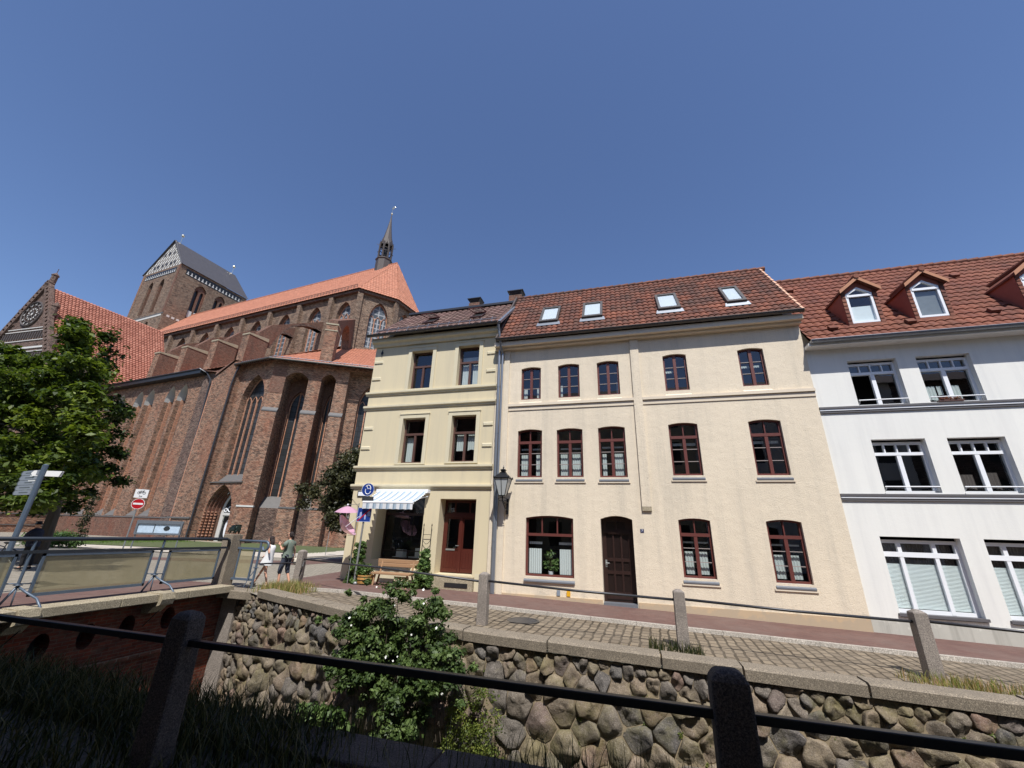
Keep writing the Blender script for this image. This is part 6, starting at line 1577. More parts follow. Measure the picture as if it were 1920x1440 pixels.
mb = MB(); mb.tube([(-10.55, 12.35, -1.0), (-10.5, 12.25, -1.2), (-10.52, 12.22, -1.45), (-10.57, 12.25, -1.5), (-10.55, 12.3, -1.2), (-10.6, 12.35, -.98)], .012, 6); mb.build('hook', M['iron'], FR)
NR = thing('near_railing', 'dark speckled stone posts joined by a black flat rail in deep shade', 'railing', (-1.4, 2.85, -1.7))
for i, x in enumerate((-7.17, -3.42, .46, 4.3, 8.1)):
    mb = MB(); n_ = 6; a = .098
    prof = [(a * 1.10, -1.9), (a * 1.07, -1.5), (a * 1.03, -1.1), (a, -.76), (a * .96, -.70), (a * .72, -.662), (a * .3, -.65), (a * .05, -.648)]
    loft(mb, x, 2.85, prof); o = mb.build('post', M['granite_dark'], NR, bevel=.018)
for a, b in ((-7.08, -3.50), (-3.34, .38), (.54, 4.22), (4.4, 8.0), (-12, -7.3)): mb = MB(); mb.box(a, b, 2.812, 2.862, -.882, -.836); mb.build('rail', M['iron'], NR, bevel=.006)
# ================================================================== signs
def sign_disc(name, c, r, facing, mats, parent=None): pass
M['blue_sign'] = m_simple('blue_reflective', srgb(28, 56, 128), .35, var=.06)
M['red_sign'] = m_simple('red_reflective', srgb(176, 24, 32), .35, var=.05)
M['white_sign'] = m_simple('white_reflective', srgb(232, 232, 230), .35, var=.03)
M['dark_sign'] = m_simple('dark_plate', srgb(52, 54, 56), .4, var=.1)
# no-entry sign with bicycle plate
NE = thing('no_entry_sign', 'no entry sign on a grey pole under a white bicycle plate', 'road sign', (-31.1, 20.14, -1.78))
face = Vector((.80, -.60, 0)); U = Vector((-face.y * -1, 0, 0)); U = Vector((.60, .80, 0))
fN = frame((-31.1, 20.14, 0), U, (0, 0, 1), face)
mb = MB(); mb.tube([(-31.1, 20.14, -1.8), (-31.1, 20.14, 2.08)], .04, 8); mb.build('pole', M['galv'], NE)
mb = MB(); mb.prism(cir(0, 1.12, .34, .34), fN, .07, .05); di = mb.build('disc', M['red_sign'], NE)
mb = MB(); mb.panel(fN, cir(0, 1.12, .34, .34), [cir(0, 1.12, .315, .315)], .074, .003); fbox(mb, fN, -.25, .25, 1.07, 1.18, .071, .077); mb.build('white_bar', M['white_sign'], di)
mb = MB(); fbox(mb, fN, -.34, .34, 1.50, 2.04, .05, .07); pt = mb.build('plate', M['white_sign'], NE)
mb = MB()
for u in (-.13, .13): mb.tube([fN(u + .075 * math.cos(a), 1.82 + .075 * math.sin(a), .078) for a in np.linspace(0, 2 * PI, 13)], .010, 4)
for p in ([(-.13, 1.82), (-.05, 1.94), (.08, 1.94), (0, 1.82), (-.13, 1.82)], [(0, 1.82), (-.07, 1.97)], [(.13, 1.82), (.07, 1.98), (.12, 1.99)]): mb.tube([fN(u, v, .078) for u, v in p], .010, 4)
mb.build('bicycle_symbol', M['iron'], pt)
rot = (PI / 2, 0, math.atan2(face.y, face.x) + PI / 2)
text('frei', .13, tuple(fN(0, 1.60, .076)), rot, M['iron'], pt)
MC = thing('manhole_cover', 'round dark iron manhole cover set in the street beside a granite post', 'manhole cover', (-2.7, 11.1, -1.99))
mb = MB(); mb.lathe((-2.7, 11.1, G(-2.7) - .052), [(.0, .012), (.30, .012), (.34, .010), (.34, 0)], 24); mb.build('lid', M['iron_worn'], MC)
mb = MB(); mb.lathe((-2.7, 11.1, G(-2.7) - .052), [(.345, .0), (.345, .014), (.40, .012), (.40, 0)], 24); mb.build('rim', M['zinc_dark'], MC)
# notice case on the lawn
NB = thing('notice_case', 'grey glazed notice case on two posts in front of the church', 'notice board', (-34.3, 24, -1.8))
fo = frame((-34.3, 24.2, 0), Vector((.86, .5, 0)), (0, 0, 1), Vector((.5, -.86, 0)))
mb = MB(); mb.panel(fo, rect(-1.5, 1.5, -.85, .15), [rect(-1.38, 1.38, -.75, -.12)], .1, .1); fbox(mb, fo, -1.5, 1.5, -.85, .15, -.06, 0); fbox(mb, fo, -1.35, 1.35, -.08, .1, .1, .11)
mb.build('case', m_simple('grey_case', srgb(92, 98, 104), .5), NB)
mb = MB(); fbox(mb, fo, -1.36, -.35, -.73, -.14, .0, .02); fbox(mb, fo, -.28, 1.36, -.73, -.14, .0, .02); ps_ = mb.build('poster', m_simple('pale_poster', srgb(198, 212, 228), .7), NB)
mb = MB(); mb.face([fo(.5 + .22 * math.cos(a), -.40 + .18 * math.sin(a), .025) for a in np.linspace(0, 2 * PI, 9)[:-1]]); mb.build('picture', M['dark_sign'], ps_)
for u in (-1.42, 1.42): mb = MB(); mb.tube([fo(u, -1.9, -.03), fo(u, .1, -.03)], .045, 8); mb.build('leg', m_simple('case_leg', srgb(96, 102, 106), .5), NB)
mb = MB(); mb.face([fo(u, v, .09) for u, v in rect(-1.38, 1.38, -.75, -.12)]); mb.build('pane', M['glass_clear'], NB)
# information plate by the choir
IP = thing('information_sign', 'small dark information plate on a thin pole by the choir', 'sign', (-20.9, 26.4, -1.95))
fi = frame((-20.9, 26.4, 0), Vector((.8, .6, 0)), (0, 0, 1), Vector((.6, -.8, 0)))
mb = MB(); fbox(mb, fi, -.24, .24, .28, .88, 0, .03); pp = mb.build('plate', M['dark_sign'], IP)
mb = MB()
for v in (.36, .46, .56, .66, .76): fbox(mb, fi, -.19, .19 - .1 * ((v * 10) % 2 > 1), v, v + .025, .03, .034)
mb.build('text_line', m_simple('pale_text', srgb(150, 152, 150), .5), pp)
mb = MB(); mb.tube([fi(0, -2.0, -.02), fi(0, .8, -.02)], .022, 6); mb.build('pole', M['galv'], IP)
# fingerpost
FP = thing('fingerpost', 'blue-grey signpost with five stacked grey fingers and one white finger', 'signpost', (-15.6, 7.5, -1.75))
PX, PY = -15.62, 7.5
mb = MB(); mb.tube([(PX, PY, -1.8), (PX, PY, 1.40)], .062, 10); mb.tube([(PX, PY, 1.40), (PX, PY, 1.43)], [.066, .03], 10); mb.build('post', M['steel_blue'], FP)
d1 = Vector((-.985, .17, 0)); f1 = frame((PX, PY - .0, 0), -d1, (0, 0, 1), Vector((-d1.y * -1, 0, 0)))
f1 = frame((PX, PY, 0), Vector((.985, -.17, 0)), (0, 0, 1), Vector((-.17, -.985, 0)))
M['grey_sign'] = m_simple('weathered_grey_board', srgb(126, 132, 142), .45, var=.08)
for i in range(5):
    z1 = 1.27 - i * .135; z0 = z1 - .125; mb = MB(); zm = (z0 + z1) / 2
    mb.prism([(-1.28, zm), (-1.20, z0), (-.07, z0), (-.07, z1), (-1.20, z1)], f1, .055, .03); fo_ = mb.build('finger', M['grey_sign'], FP)
    mb = MB(); mb.prism([(-1.27, zm), (-1.19, z0 + .006), (-1.15, z0 + .006), (-1.23, zm), (-1.15, z1 - .006), (-1.19, z1 - .006)], f1, .058, .056); mb.build('arrow_mark', M['dark_sign'], fo_)
    mb = MB(); fbox(mb, f1, -.95 + .1 * (i % 3), -.25, zm - .014, zm + .012, .055, .057); mb.build('text_line', M['dark_sign'], fo_)
    if i in (1, 2): mb = MB(); fbox(mb, f1, -.55, -.07, z1 - .03, z1 - .004, .056, .059); mb.build('pale_strip', M['white_sign'], fo_)
f2_ = frame((PX, PY, 0), Vector((.95, .3, 0)), (0, 0, 1), Vector((.3, -.95, 0)))
mb = MB(); mb.prism([(-.36, 1.18), (-.30, 1.11), (.46, 1.11), (.50, 1.26), (-.30, 1.26)], f2_, -.05, -.08); mb.prism([(.07, 1.11), (.44, 1.11), (.49, 1.26), (.07, 1.26)], f2_, -.02, -.045); mb.build('finger', M['white_sign'], FP)
# blue signs on a pole in front of the corner house
BS = thing('blue_sign_pole', 'leaning grey pole with round blue sign above a square blue sign', 'road sign', (-9.22, 13.35, -1.78))
px, py = -9.20, 13.35
mb = MB(); mb.tube([(px - .02, py, -1.8), (px, py, 1.5)], .033, 8); mb.build('pole', M['galv'], BS)
fs = frame((px, py, 0), Vector((.97, .24, 0)), (0, 0, 1), Vector((.24, -.97, 0)))
mb = MB(); mb.prism(cir(.0, 1.38, .235, .235), fs, .06, .045); rd = mb.build('round_sign', M['blue_sign'], BS)
mb = MB(); mb.panel(fs, cir(0, 1.38, .235, .235), [cir(0, 1.38, .225, .225)], .062, .001)
mb.tube([fs(.10 * math.cos(a), 1.42 + .12 * math.sin(a), .065) for a in np.linspace(-.4, 2.6, 8)], .014, 5); mb.tube([fs(.01 + .10 * math.cos(a), 1.34 + .12 * math.sin(a), .065) for a in np.linspace(2.6, 6.2, 9)], .014, 5)
mb.tube([fs(-.06, 1.53, .065), fs(.0, 1.40, .065), fs(.10, 1.44, .065)], .012, 5); mb.build('white_symbol', M['white_sign'], rd)
mb = MB(); fbox(mb, fs, -.17, .25, .98, 1.13, .04, .055); mb.build('plate', M['dark_sign'], BS)
mb = MB(); fbox(mb, fs, -.25, .25, .26, .74, .045, .06); sq = mb.build('square_sign', M['blue_sign'], BS)
mb = MB(); mb.panel(fs, rect(-.25, .25, .26, .74), [rect(-.235, .235, .275, .725)], .062, .001)
mb.face([fs(u, v, .063) for u, v in [(-.17, .34), (-.12, .34), (-.08, .48), (-.1, .6), (-.16, .58)]]); mb.face([fs(u, v, .063) for u, v in [(.02, .34), (.07, .34), (.07, .55), (.0, .55)]]); mb.face([fs(u, v, .063) for u, v in [(.11, .45), (.22, .45), (.22, .58), (.165, .65), (.11, .58)]])
mb.build('white_symbol', m_simple('faded_white_symbol', srgb(150, 164, 200), .4), sq)
mb = MB(); mb.face([fs(u, v, .066) for u, v in [(-.23, .29), (-.19, .28), (.235, .70), (.2, .725)]]); mb.build('red_bar', M['red_sign'], sq)
# ================================================================== street lamp on the wall
LP = thing('wall_lantern', 'black four sided lantern on a scroll bracket beside the downpipe', 'street lamp', (-4.2, 14.0, 1.2))
c = (-4.22, 13.95); mb = MB()
for (r0, z0, r1, z1) in ((.10, 1.24, .12, 1.27), (.27, 1.83, .28, 1.86), (.28, 1.86, .10, 2.04), (.10, 2.04, .11, 2.06)): mb.frustum(*c, z0, z1, r0, r0, r1, r1)
mb.frustum(*c, 2.06, 2.14, .06, .06, .09, .09); mb.frustum(*c, 2.14, 2.18, .10, .10, .05, .05); mb.lathe((*c, 0), [(.02, 2.17), (.02, 2.22), (.035, 2.24), (.01, 2.29), (0, 2.33)], 8)
for sx in (-1, 1):
    for sy in (-1, 1): mb.tube([(c[0] + sx * .11, c[1] + sy * .11, 1.26), (c[0] + sx * .25, c[1] + sy * .25, 1.84)], .013, 5); mb.lathe((c[0] + sx * .27, c[1] + sy * .27, 1.84), [(.02, 0), (.02, .06), (0, .09)], 6)
    mb.tube([(c[0] + sx * .0, c[1] - .12, 1.26), (c[0], c[1] - .26, 1.84)], .010, 5)
mb.build('lantern_frame', M['iron'], LP)
mb = MB(); mb.frustum(*c, 1.27, 1.83, .105, .105, .245, .245); mb.build('glass', m_simple('milky_lamp_glass', srgb(186, 190, 188), .25, var=.05), LP)
mb = MB(); mb.tube([(c[0], c[1], 1.24), (c[0], c[1], 1.10), (c[0] + .03, c[1] + .2, 1.02), (c[0] + .06, 14.42, 1.06)], .024, 8)
mb.tube([(c[0] + .06, 14.42, .78), (c[0] + .03, 14.25, .86), (c[0], c[1] + .05, 1.06)], .02, 8); mb.box(c[0] + .02, c[0] + .10, 14.40, 14.47, .66, 1.2)
mb.tube([(c[0] + .16 * math.cos(a), c[1], 1.14 + .06 * math.sin(a)) for a in np.linspace(0, 2 * PI, 13)], .011, 5)
mb.build('bracket', M['iron'], LP)
# ================================================================== bench, barrel, umbrellas
BN = thing('bench', 'rustic wooden bench with a broad plank back below the shop window', 'bench', (-7.95, 13.75, -1.82))
M['bench_wood'] = m_simple('weathered_plank', srgb(158, 124, 92), .7, var=.25, vs=4, stretch=(.25, 5, 5))
mb = MB(); mb.box(-8.78, -7.18, 13.98, 14.03, -1.20, -1.09); mb.box(-8.80, -7.20, 13.99, 14.04, -1.08, -.96); mb.build('backrest', M['bench_wood'], BN, bevel=.01)
mb = MB(); mb.box(-8.72, -7.25, 13.5, 13.9, -1.42, -1.36); mb.build('seat', M['bench_wood'], BN, bevel=.01)
for x in (-8.62, -7.38):
    mb = MB(); s_ = -1 if x < -8 else 1
    mb.tube([(x + .02 * s_, 13.55, -1.84), (x, 13.62, -1.42)], .035, 7); mb.build('leg', M['bench_wood'], BN)
    mb = MB(); mb.tube([(x + .12 * s_, 13.95, -1.84), (x, 13.92, -1.4), (x, 14.02, -1.0)], .032, 7); mb.build('leg', M['bench_wood'], BN)
BA = thing('barrel_planter', 'half barrel planter with flowers at the foot of the sign pole', 'planter', (-8.98, 13.6, -1.79), local=False)
mb = MB(); mb.lathe((-8.98, 13.6, -1.80), [(0, 0), (.235, 0), (.27, .16), (.275, .33), (.25, .33), (.24, .27), (0, .27)], 12); mb.build('tub', m_simple('barrel_wood', srgb(186, 140, 78), .7, var=.25, vs=7, stretch=(4, 4, .6)), BA)
for z in (-1.74, -1.62, -1.52): mb = MB(); mb.lathe((-8.98, 13.6, z), [(.262, -.012), (.279, -.012), (.282, .012), (.262, .012)], 12); mb.build('hoop', M['iron'], BA)
foliage('plants', [(-8.98, 13.6, -1.38, .26, .22, .14, .5), (-8.85, 13.5, -1.25, .14, .14, .16, .7), (-9.1, 13.6, -1.3, .14, .14, .14, .4)], 260, .05, M['leaf_bright'], BA, seed=4)
mb = MB(); mb.ball((-9.12, 13.28, -1.72), (.07, .07, .06)); tag(mb.build('glass_ball', M['galv'], None, True), 'small silvery ball on the paving beside the half barrel', 'ornament')
M['pink'] = m_leaf('pink_canvas', [(0, srgb(214, 170, 196)), (1, srgb(226, 186, 208))], .8, .35)
M['pink_text'] = m_simple('dark_pink_print', srgb(150, 74, 110), .8, var=.1)
def umbrella(apex, axis, r, h, name, label, handle, n=8, spin=0.0):
    t = thing(name, label, 'umbrella', tuple(handle))
    A = Vector(apex); ax = Vector(axis).normalized(); a = ax.orthogonal().normalized(); b = ax.cross(a); mb = MB()
    P_ = lambda k, q: A - ax * (h * (q ** 1.7)) + (a * math.cos(spin + 2 * PI * k / n) + b * math.sin(spin + 2 * PI * k / n)) * r * q
    for k in range(n):
        for q0, q1 in ((0, .25), (.25, .5), (.5, .75), (.75, 1)):
            if q0 == 0: mb.face([P_(k, 0), P_(k, q1), P_(k + 1, q1)])
            else: mb.face([P_(k, q0), P_(k, q1), P_(k + 1, q1), P_(k + 1, q0)])
    cn = mb.build('canopy', M['pink'], t)
    mb = MB()
    for k in range(n): mb.tube([P_(k, q) - ax * .01 for q in (0, .5, 1)], .005, 4); mb.ball(tuple(P_(k, 1.0)), .012, 6, 4)
    mb.build('rib', M['galv'], t)
    mb = MB(); mb.tube([A + ax * .06, A - ax * .7], .010, 6); mb.ball(tuple(A + ax * .05), .035, 8, 6); mb.build('shaft', M['pvc'], t)
    return t, P_
umbrella((-9.86, 13.2, .78), (.05, -.12, 1), .42, .20, 'umbrella', 'open pink umbrella hanging high beside the blue signs', (-9.86, 13.2, 0))
umbrella((-9.75, 12.95, -.02), (-.72, -.25, -.66), .46, .24, 'umbrella', 'tilted pink umbrella below the other, against the sign pole', (-9.4, 13.2, -.3), spin=.3)
mb = MB(); mb.tube([(-9.45, 13.30, -1.75), (-9.47, 13.3, .9)], .016, 6); mb.tube([(-9.46, 13.3, .85), (-9.86, 13.2, .84)], .008, 5); mb.tube([(-9.46, 13.3, -.2), (-9.6, 13.1, -.2)], .008, 5)
tag(mb.build('umbrella_stand', M['galv'], None), 'thin grey pole holding up the two pink umbrellas', 'pole')
# ================================================================== people and the pig
def skin_body(verts, edges, radii, root=0, sub=1):
    me = bpy.data.meshes.new('tmp'); me.from_pydata([tuple(v) for v in verts], edges, []); me.update()
    o = bpy.data.objects.new('tmp', me); COL.objects.link(o)
    sk = o.modifiers.new('s', 'SKIN'); sk.use_smooth_shade = True
    me.skin_vertices[0].data  # layer exists once the modifier is added
    for i, r_ in enumerate(radii):
        d = me.skin_vertices[0].data[i]; d.radius = r_ if isinstance(r_, (tuple, list)) else (r_, r_); d.use_root = (i == root)
    ss = o.modifiers.new('u', 'SUBSURF'); ss.levels = sub; ss.render_levels = sub
    bpy.context.view_layer.update(); dg = bpy.context.evaluated_depsgraph_get()
    m2 = bpy.data.meshes.new_from_object(o.evaluated_get(dg))
    V = [tuple(v.co) for v in m2.vertices]; F = [tuple(p.vertices) for p in m2.polygons]
    bpy.data.objects.remove(o); bpy.data.meshes.remove(m2); return V, F
def add_mesh(mb, V, F, m=0):
    b = len(mb.v); mb.v += V
    for f in F: mb.f.append(tuple(b + i for i in f)); mb.m.append(m); mb.t.append(.5)
M['skin'] = m_simple('skin', srgb(206, 156, 130), .55, var=.05)
M['hair'] = m_simple('dark_hair', srgb(40, 30, 27), .85, var=.3, vs=30)
M['dress'] = m_simple('white_dress', srgb(228, 228, 228), .85, var=.04)
M['shirt'] = m_simple('sage_shirt', srgb(112, 124, 112), .85, var=.08)
M['denim'] = m_simple('dark_denim', srgb(62, 68, 82), .85, var=.15, vs=20)
M['black_cloth'] = m_simple('black_cloth', srgb(22, 22, 26), .85, var=.2)
M['navy'] = m_simple('navy_cloth', srgb(30, 34, 52), .85, var=.2)
M['shoe'] = m_simple('beige_shoe', srgb(176, 160, 140), .7, var=.1)
def hand(mb, wrist, d, n, s=1.0, curl=.5):
    """palm and five bent fingers; d: along the hand, n: palm normal"""
    w, d, n = Vector(wrist), Vector(d).normalized(), Vector(n).normalized(); sd_ = d.cross(n).normalized()
    mb.tube([w, w + d * .04 * s, w + d * .085 * s], [.02 * s, .032 * s, .03 * s], 6)
    for k, (o, L) in enumerate(((-.030, .060), (-.010, .075), (.010, .070), (.028, .055))):
        b = w + d * .08 * s + sd_ * o * s; mb.tube([b, b + (d * .6 + n * curl * .3) * L * s, b + (d * .9 + n * curl) * L * s * 1.15], [.009 * s, .008 * s, .006 * s], 5)
    b = w + d * .03 * s - sd_ * .032 * s; mb.tube([b, b - sd_ * .03 * s + d * .03 * s, b - sd_ * .03 * s + d * .055 * s + n * .02 * s], [.011 * s, .009 * s, .007 * s], 5)
def person(label, loc, heading, J, rad, H, group=None, hair='bun', hands=()):
    """J: joint positions in the figure's frame (x forward, y to its left, z up)."""
    t = thing('person', label, 'person', loc, heading, group, local=True)
    names = [k for k in J if k not in ('head', 'face')]; idx = {k: i for i, k in enumerate(names)}
    E = [('pelvis', 'belly'), ('belly', 'chest'), ('chest', 'neck'), ('neck', 'head0'), ('chest', 'shL'), ('shL', 'elL'), ('elL', 'wrL'), ('chest', 'shR'), ('shR', 'elR'), ('elR', 'wrR'),
         ('pelvis', 'hipL'), ('hipL', 'knL'), ('knL', 'anL'), ('anL', 'toL'), ('pelvis', 'hipR'), ('hipR', 'knR'), ('knR', 'anR'), ('anR', 'toR')]
    V, F = skin_body([J[k] for k in names], [(idx[a], idx[b]) for a, b in E], [rad[k] for k in names], idx['pelvis'], 1)
    mb = MB(); add_mesh(mb, V, F)
    h = Vector(J['head']); mb.ball(tuple(h), (.088, .074, .112), 14, 10)
    fw = Vector(J.get('face', (1, 0, 0))).normalized(); lf = Vector((-fw.y, fw.x, 0)).normalized()
    mb.tube([h + fw * .082 + Vector((0, 0, .015)), h + fw * .108 - Vector((0, 0, .022)), h + fw * .084 - Vector((0, 0, .03))], [.009, .014, .008], 6)
    mb.ball(tuple(h + fw * .05 - Vector((0, 0, .085))), (.032, .03, .025), 8, 6)
    for s_ in (-1, 1): mb.ball(tuple(h + lf * .076 * s_ - Vector((0, 0, .01))), (.018, .008, .03), 6, 5)
    for (w, d, n, c) in hands: hand(mb, J[w], d, n, 1.0 if H > 1.5 else .9, c)
    body = mb.build('body', M['skin'], t, True)
    mb = MB()
    for s_ in (-1, 1): mb.ball(tuple(h + fw * .078 + lf * .03 * s_ + Vector((0, 0, .012))), (.012, .012, .009), 6, 5)
    mb.build('eyes', M['black_cloth'], t, True)
    mb = MB(); mb.tube([h + fw * .085 - Vector((0, 0, .05)) - lf * .02, h + fw * .092 - Vector((0, 0, .05)), h + fw * .085 - Vector((0, 0, .05)) + lf * .02], .005, 4); mb.build('mouth', m_simple('lips', srgb(160, 86, 80), .5), t)
    mb = MB(); hc = h - fw * .03 + Vector((0, 0, .022)); mb.ball(tuple(hc), (.086, .082, .104), 12, 8)
    if hair == 'bun': mb.ball(tuple(h - fw * .11 - Vector((0, 0, .02))), .045, 8, 6)
    if hair == 'long': mb.tube([h - fw * .06, h - fw * .1 - Vector((0, 0, .12)), h - fw * .1 - Vector((0, 0, .26))], [.07, .06, .03], 8)
    if hair: mb.build('hair', M['hair'], t, True)
    return t
def ringtube(mb, rings, seg=18):
    """rings: (centre, rx, ry); horizontal ellipses"""
    b = len(mb.v)
    for i, (c, rx, ry) in enumerate(rings):
        for k in range(seg):
            a = 2 * PI * k / seg; wv = 1 + (.05 * math.sin(a * 5) if i == len(rings) - 1 else 0); mb.v.append((c[0] + rx * wv * math.cos(a), c[1] + ry * wv * math.sin(a), c[2]))
    for i in range(len(rings) - 1):
        for k in range(seg):
            k2 = (k + 1) % seg; mb.f.append((b + i * seg + k, b + i * seg + k2, b + (i + 1) * seg + k2, b + (i + 1) * seg + k)); mb.m.append(0); mb.t.append(.5)
RAD = dict(pelvis=(.10, .085), belly=(.085, .075), chest=(.10, .08), neck=.045, head0=.05, shL=.045, elL=.034, wrL=.024, shR=.045, elR=.034, wrR=.024,
           hipL=.078, knL=.05, anL=.033, toL=.026, hipR=.078, knR=.05, anR=.033, toR=.026)
# woman in sage shirt, walking to the left with a white bag
J = dict(pelvis=(0, 0, .90), belly=(.01, 0, 1.05), chest=(.0, 0, 1.26), neck=(.02, 0, 1.40), head0=(.03, 0, 1.47), head=(.04, 0, 1.535), face=(1, .0, -.05),
         shL=(.0, .17, 1.32), elL=(.06, .24, 1.08), wrL=(.22, .16, 1.22), shR=(0, -.17, 1.32), elR=(-.06, -.24, 1.06), wrR=(-.05, -.25, .82),
         hipL=(.0, .09, .86), knL=(.10, .10, .48), anL=(.06, .10, .09), toL=(.19, .11, .035), hipR=(0, -.09, .86), knR=(-.02, -.1, .47), anR=(-.18, -.10, .12), toR=(-.09, -.10, .03))
wo = person('woman in sunglasses and sage shirt walking with a white shoulder bag', (-11.0, 12.05, -1.80), PI + .12, J, RAD, 1.62,
            hands=(('wrR', (0.05, 0, -1), (1, 0, 0), .3), ('wrL', (.6, -.1, .7), (0, -1, 0), .6)))
mb = MB(); ringtube(mb, [((.0, 0, .86), .155, .19), ((.01, 0, 1.0), .14, .165), ((.01, 0, 1.15), .135, .165), ((.0, 0, 1.28), .135, .19), ((.0, 0, 1.36), .10, .19), ((.01, 0, 1.41), .06, .10)])
for s_ in (-1, 1): mb.tube([(0, s_ * .12, 1.34), (0.0, s_ * .2, 1.30), (.0, s_ * .225, 1.2)], [.06, .07, .065], 8)
mb.build('shirt', M['shirt'], wo, True)
mb = MB(); V, F = skin_body([J['pelvis'], J['hipL'], J['knL'], Vector(J['knL']).lerp(Vector(J['anL']), .35), J['hipR'], J['knR'], Vector(J['knR']).lerp(Vector(J['anR']), .35)], [(0, 1), (1, 2), (2, 3), (0, 4), (4, 5), (5, 6)],
      [(.125, .12), .105, .072, .068, .105, .072, .068], 0, 1); add_mesh(mb, V, F); mb.build('trousers', M['denim'], wo, True)
mb = MB(); mb.tube([(.125, -.055, 1.55), (.135, -.02, 1.55)], .02, 6); mb.tube([(.135, .02, 1.55), (.125, .055, 1.55)], .02, 6); mb.tube([(.02, -.08, 1.555), (.13, -.06, 1.555), (.14, 0, 1.555), (.13, .06, 1.555), (.02, .08, 1.555)], .006, 5); mb.build('sunglasses', M['black_cloth'], wo)
mb = MB(); mb.ball((-.12, -.30, .74), (.11, .06, .12)); bg_ = mb.build('shoulder_bag', m_simple('cream_leather', srgb(214, 206, 190), .6), wo, True)
mb = MB(); mb.tube([(-.12, -.27, .84), (-.02, -.24, 1.05), (.12, -.05, 1.25), (.06, .12, 1.38), (-.1, .08, 1.36), (-.16, -.12, 1.1), (-.14, -.27, .84)], .009, 5); mb.build('strap', M['shoe'], bg_)
for a, b in (('anL', 'toL'), ('anR', 'toR')):
    mb = MB(); A, B = Vector(J[a]), Vector(J[b]); mb.tube([A - Vector((.03, 0, .05)), (A + B) / 2 - Vector((0, 0, .025)), B + Vector((.02, 0, -.005))], [.042, .042, .028], 8); mb.build('shoe', M['black_cloth'], wo, True)
# girl in a white dress with her hand to her chin
J = dict(pelvis=(0, 0, .82), belly=(.0, 0, .95), chest=(-.02, 0, 1.13), neck=(.0, 0, 1.26), head0=(.03, 0, 1.32), head=(.06, .0, 1.375), face=(1, -.15, -.35),
         shL=(-.02, .14, 1.19), elL=(-.16, .20, .98), wrL=(-.08, .16, 1.16), shR=(-.01, -.14, 1.19), elR=(.14, -.2, 1.0), wrR=(.34, -.22, .88),
         hipL=(.0, .08, .80), knL=(-.06, .08, .44), anL=(-.20, .08, .10), toL=(-.09, .08, .03), hipR=(0, -.08, .80), knR=(.22, -.08, .46), anR=(.42, -.08, .10), toR=(.55, -.09, .06))
R2 = {k: (v * .86 if not isinstance(v, tuple) else tuple(x * .84 for x in v)) for k, v in RAD.items()}
gi = person('dark haired girl in a short white dress striding beside the woman', (-11.42, 11.72, -1.80), PI + .05, J, R2, 1.45, hair='long',
            hands=(('wrR', (.8, -.1, -.3), (0, 0, -1), .3), ('wrL', (.3, -.3, .9), (1, 0, 0), .8)))
mb = MB(); ringtube(mb, [((.06, 0, .62), .21, .17), ((.03, 0, .75), .165, .165), ((.0, 0, .90), .125, .14), ((-.01, 0, 1.05), .12, .14), ((-.02, 0, 1.15), .115, .15), ((-.02, 0, 1.21), .08, .14), ((0, 0, 1.245), .05, .07)])
mb.build('dress', M['dress'], gi, True)
for a, b in (('anL', 'toL'), ('anR', 'toR')):
    mb = MB(); A, B = Vector(J[a]), Vector(J[b]); mb.tube([A - Vector((.03, 0, .05)), (A + B) / 2 - Vector((0, 0, .03)), B + Vector((.02, 0, 0))], [.044, .046, .03], 8); mb.build('shoe', M['shoe'], gi, True)
# figure in black by the bridge, with a bicycle
J = dict(pelvis=(0, 0, .92), belly=(.02, 0, 1.08), chest=(.03, 0, 1.30), neck=(.06, 0, 1.44), head0=(.08, 0, 1.50), head=(.10, 0, 1.57), face=(1, 0, -.2),
         shL=(.03, .19, 1.36), elL=(.16, .24, 1.12), wrL=(.40, .18, 1.02), shR=(.03, -.19, 1.36), elR=(.16, -.24, 1.12), wrR=(.40, -.18, 1.02),
         hipL=(.0, .1, .88), knL=(.05, .10, .48), anL=(.02, .10, .09), toL=(.15, .11, .035), hipR=(0, -.1, .88), knR=(-.04, -.1, .47), anR=(-.12, -.10, .10), toR=(0, -.11, .03))
mn = person('person in dark clothes and hat standing behind the fingerpost', (-22.1, 11.2, -1.80), PI + .3, J, RAD, 1.7, hair=None,
            hands=(('wrR', (1, 0, -.1), (0, 0, -1), .7), ('wrL', (1, 0, -.1), (0, 0, -1), .7)))
mb = MB(); ringtube(mb, [((.0, 0, .80), .19, .22), ((.02, 0, 1.05), .17, .2), ((.03, 0, 1.30), .17, .22), ((.04, 0, 1.40), .12, .2), ((.06, 0, 1.46), .07, .09)])
for s_ in (-1, 1): mb.tube([(.03, s_ * .15, 1.37), (.10, s_ * .235, 1.24), (.16, s_ * .24, 1.12), (.36, s_ * .18, 1.03)], [.07, .065, .055, .04], 8)
mb.build('jacket', M['navy'], mn, True)
mb = MB(); V, F = skin_body([J['pelvis'], J['hipL'], J['knL'], J['anL'], J['hipR'], J['knR'], J['anR']], [(0, 1), (1, 2), (2, 3), (0, 4), (4, 5), (5, 6)], [(.13, .12), .11, .08, .06, .11, .08, .06], 0, 1); add_mesh(mb, V, F); mb.build('trousers', M['black_cloth'], mn, True)
mb = MB(); mb.lathe((.10, 0, 1.60), [(.0, .12), (.085, .11), (.1, .02), (.19, .0), (.19, -.012), (.09, -.01)], 14); mb.build('hat', M['black_cloth'], mn, True)
for a, b in (('anL', 'toL'), ('anR', 'toR')):
    mb = MB(); A, B = Vector(J[a]), Vector(J[b]); mb.tube([A - Vector((.03, 0, .05)), (A + B) / 2 - Vector((0, 0, .025)), B + Vector((.02, 0, -.005))], [.045, .045, .03], 8); mb.build('shoe', M['black_cloth'], mn, True)
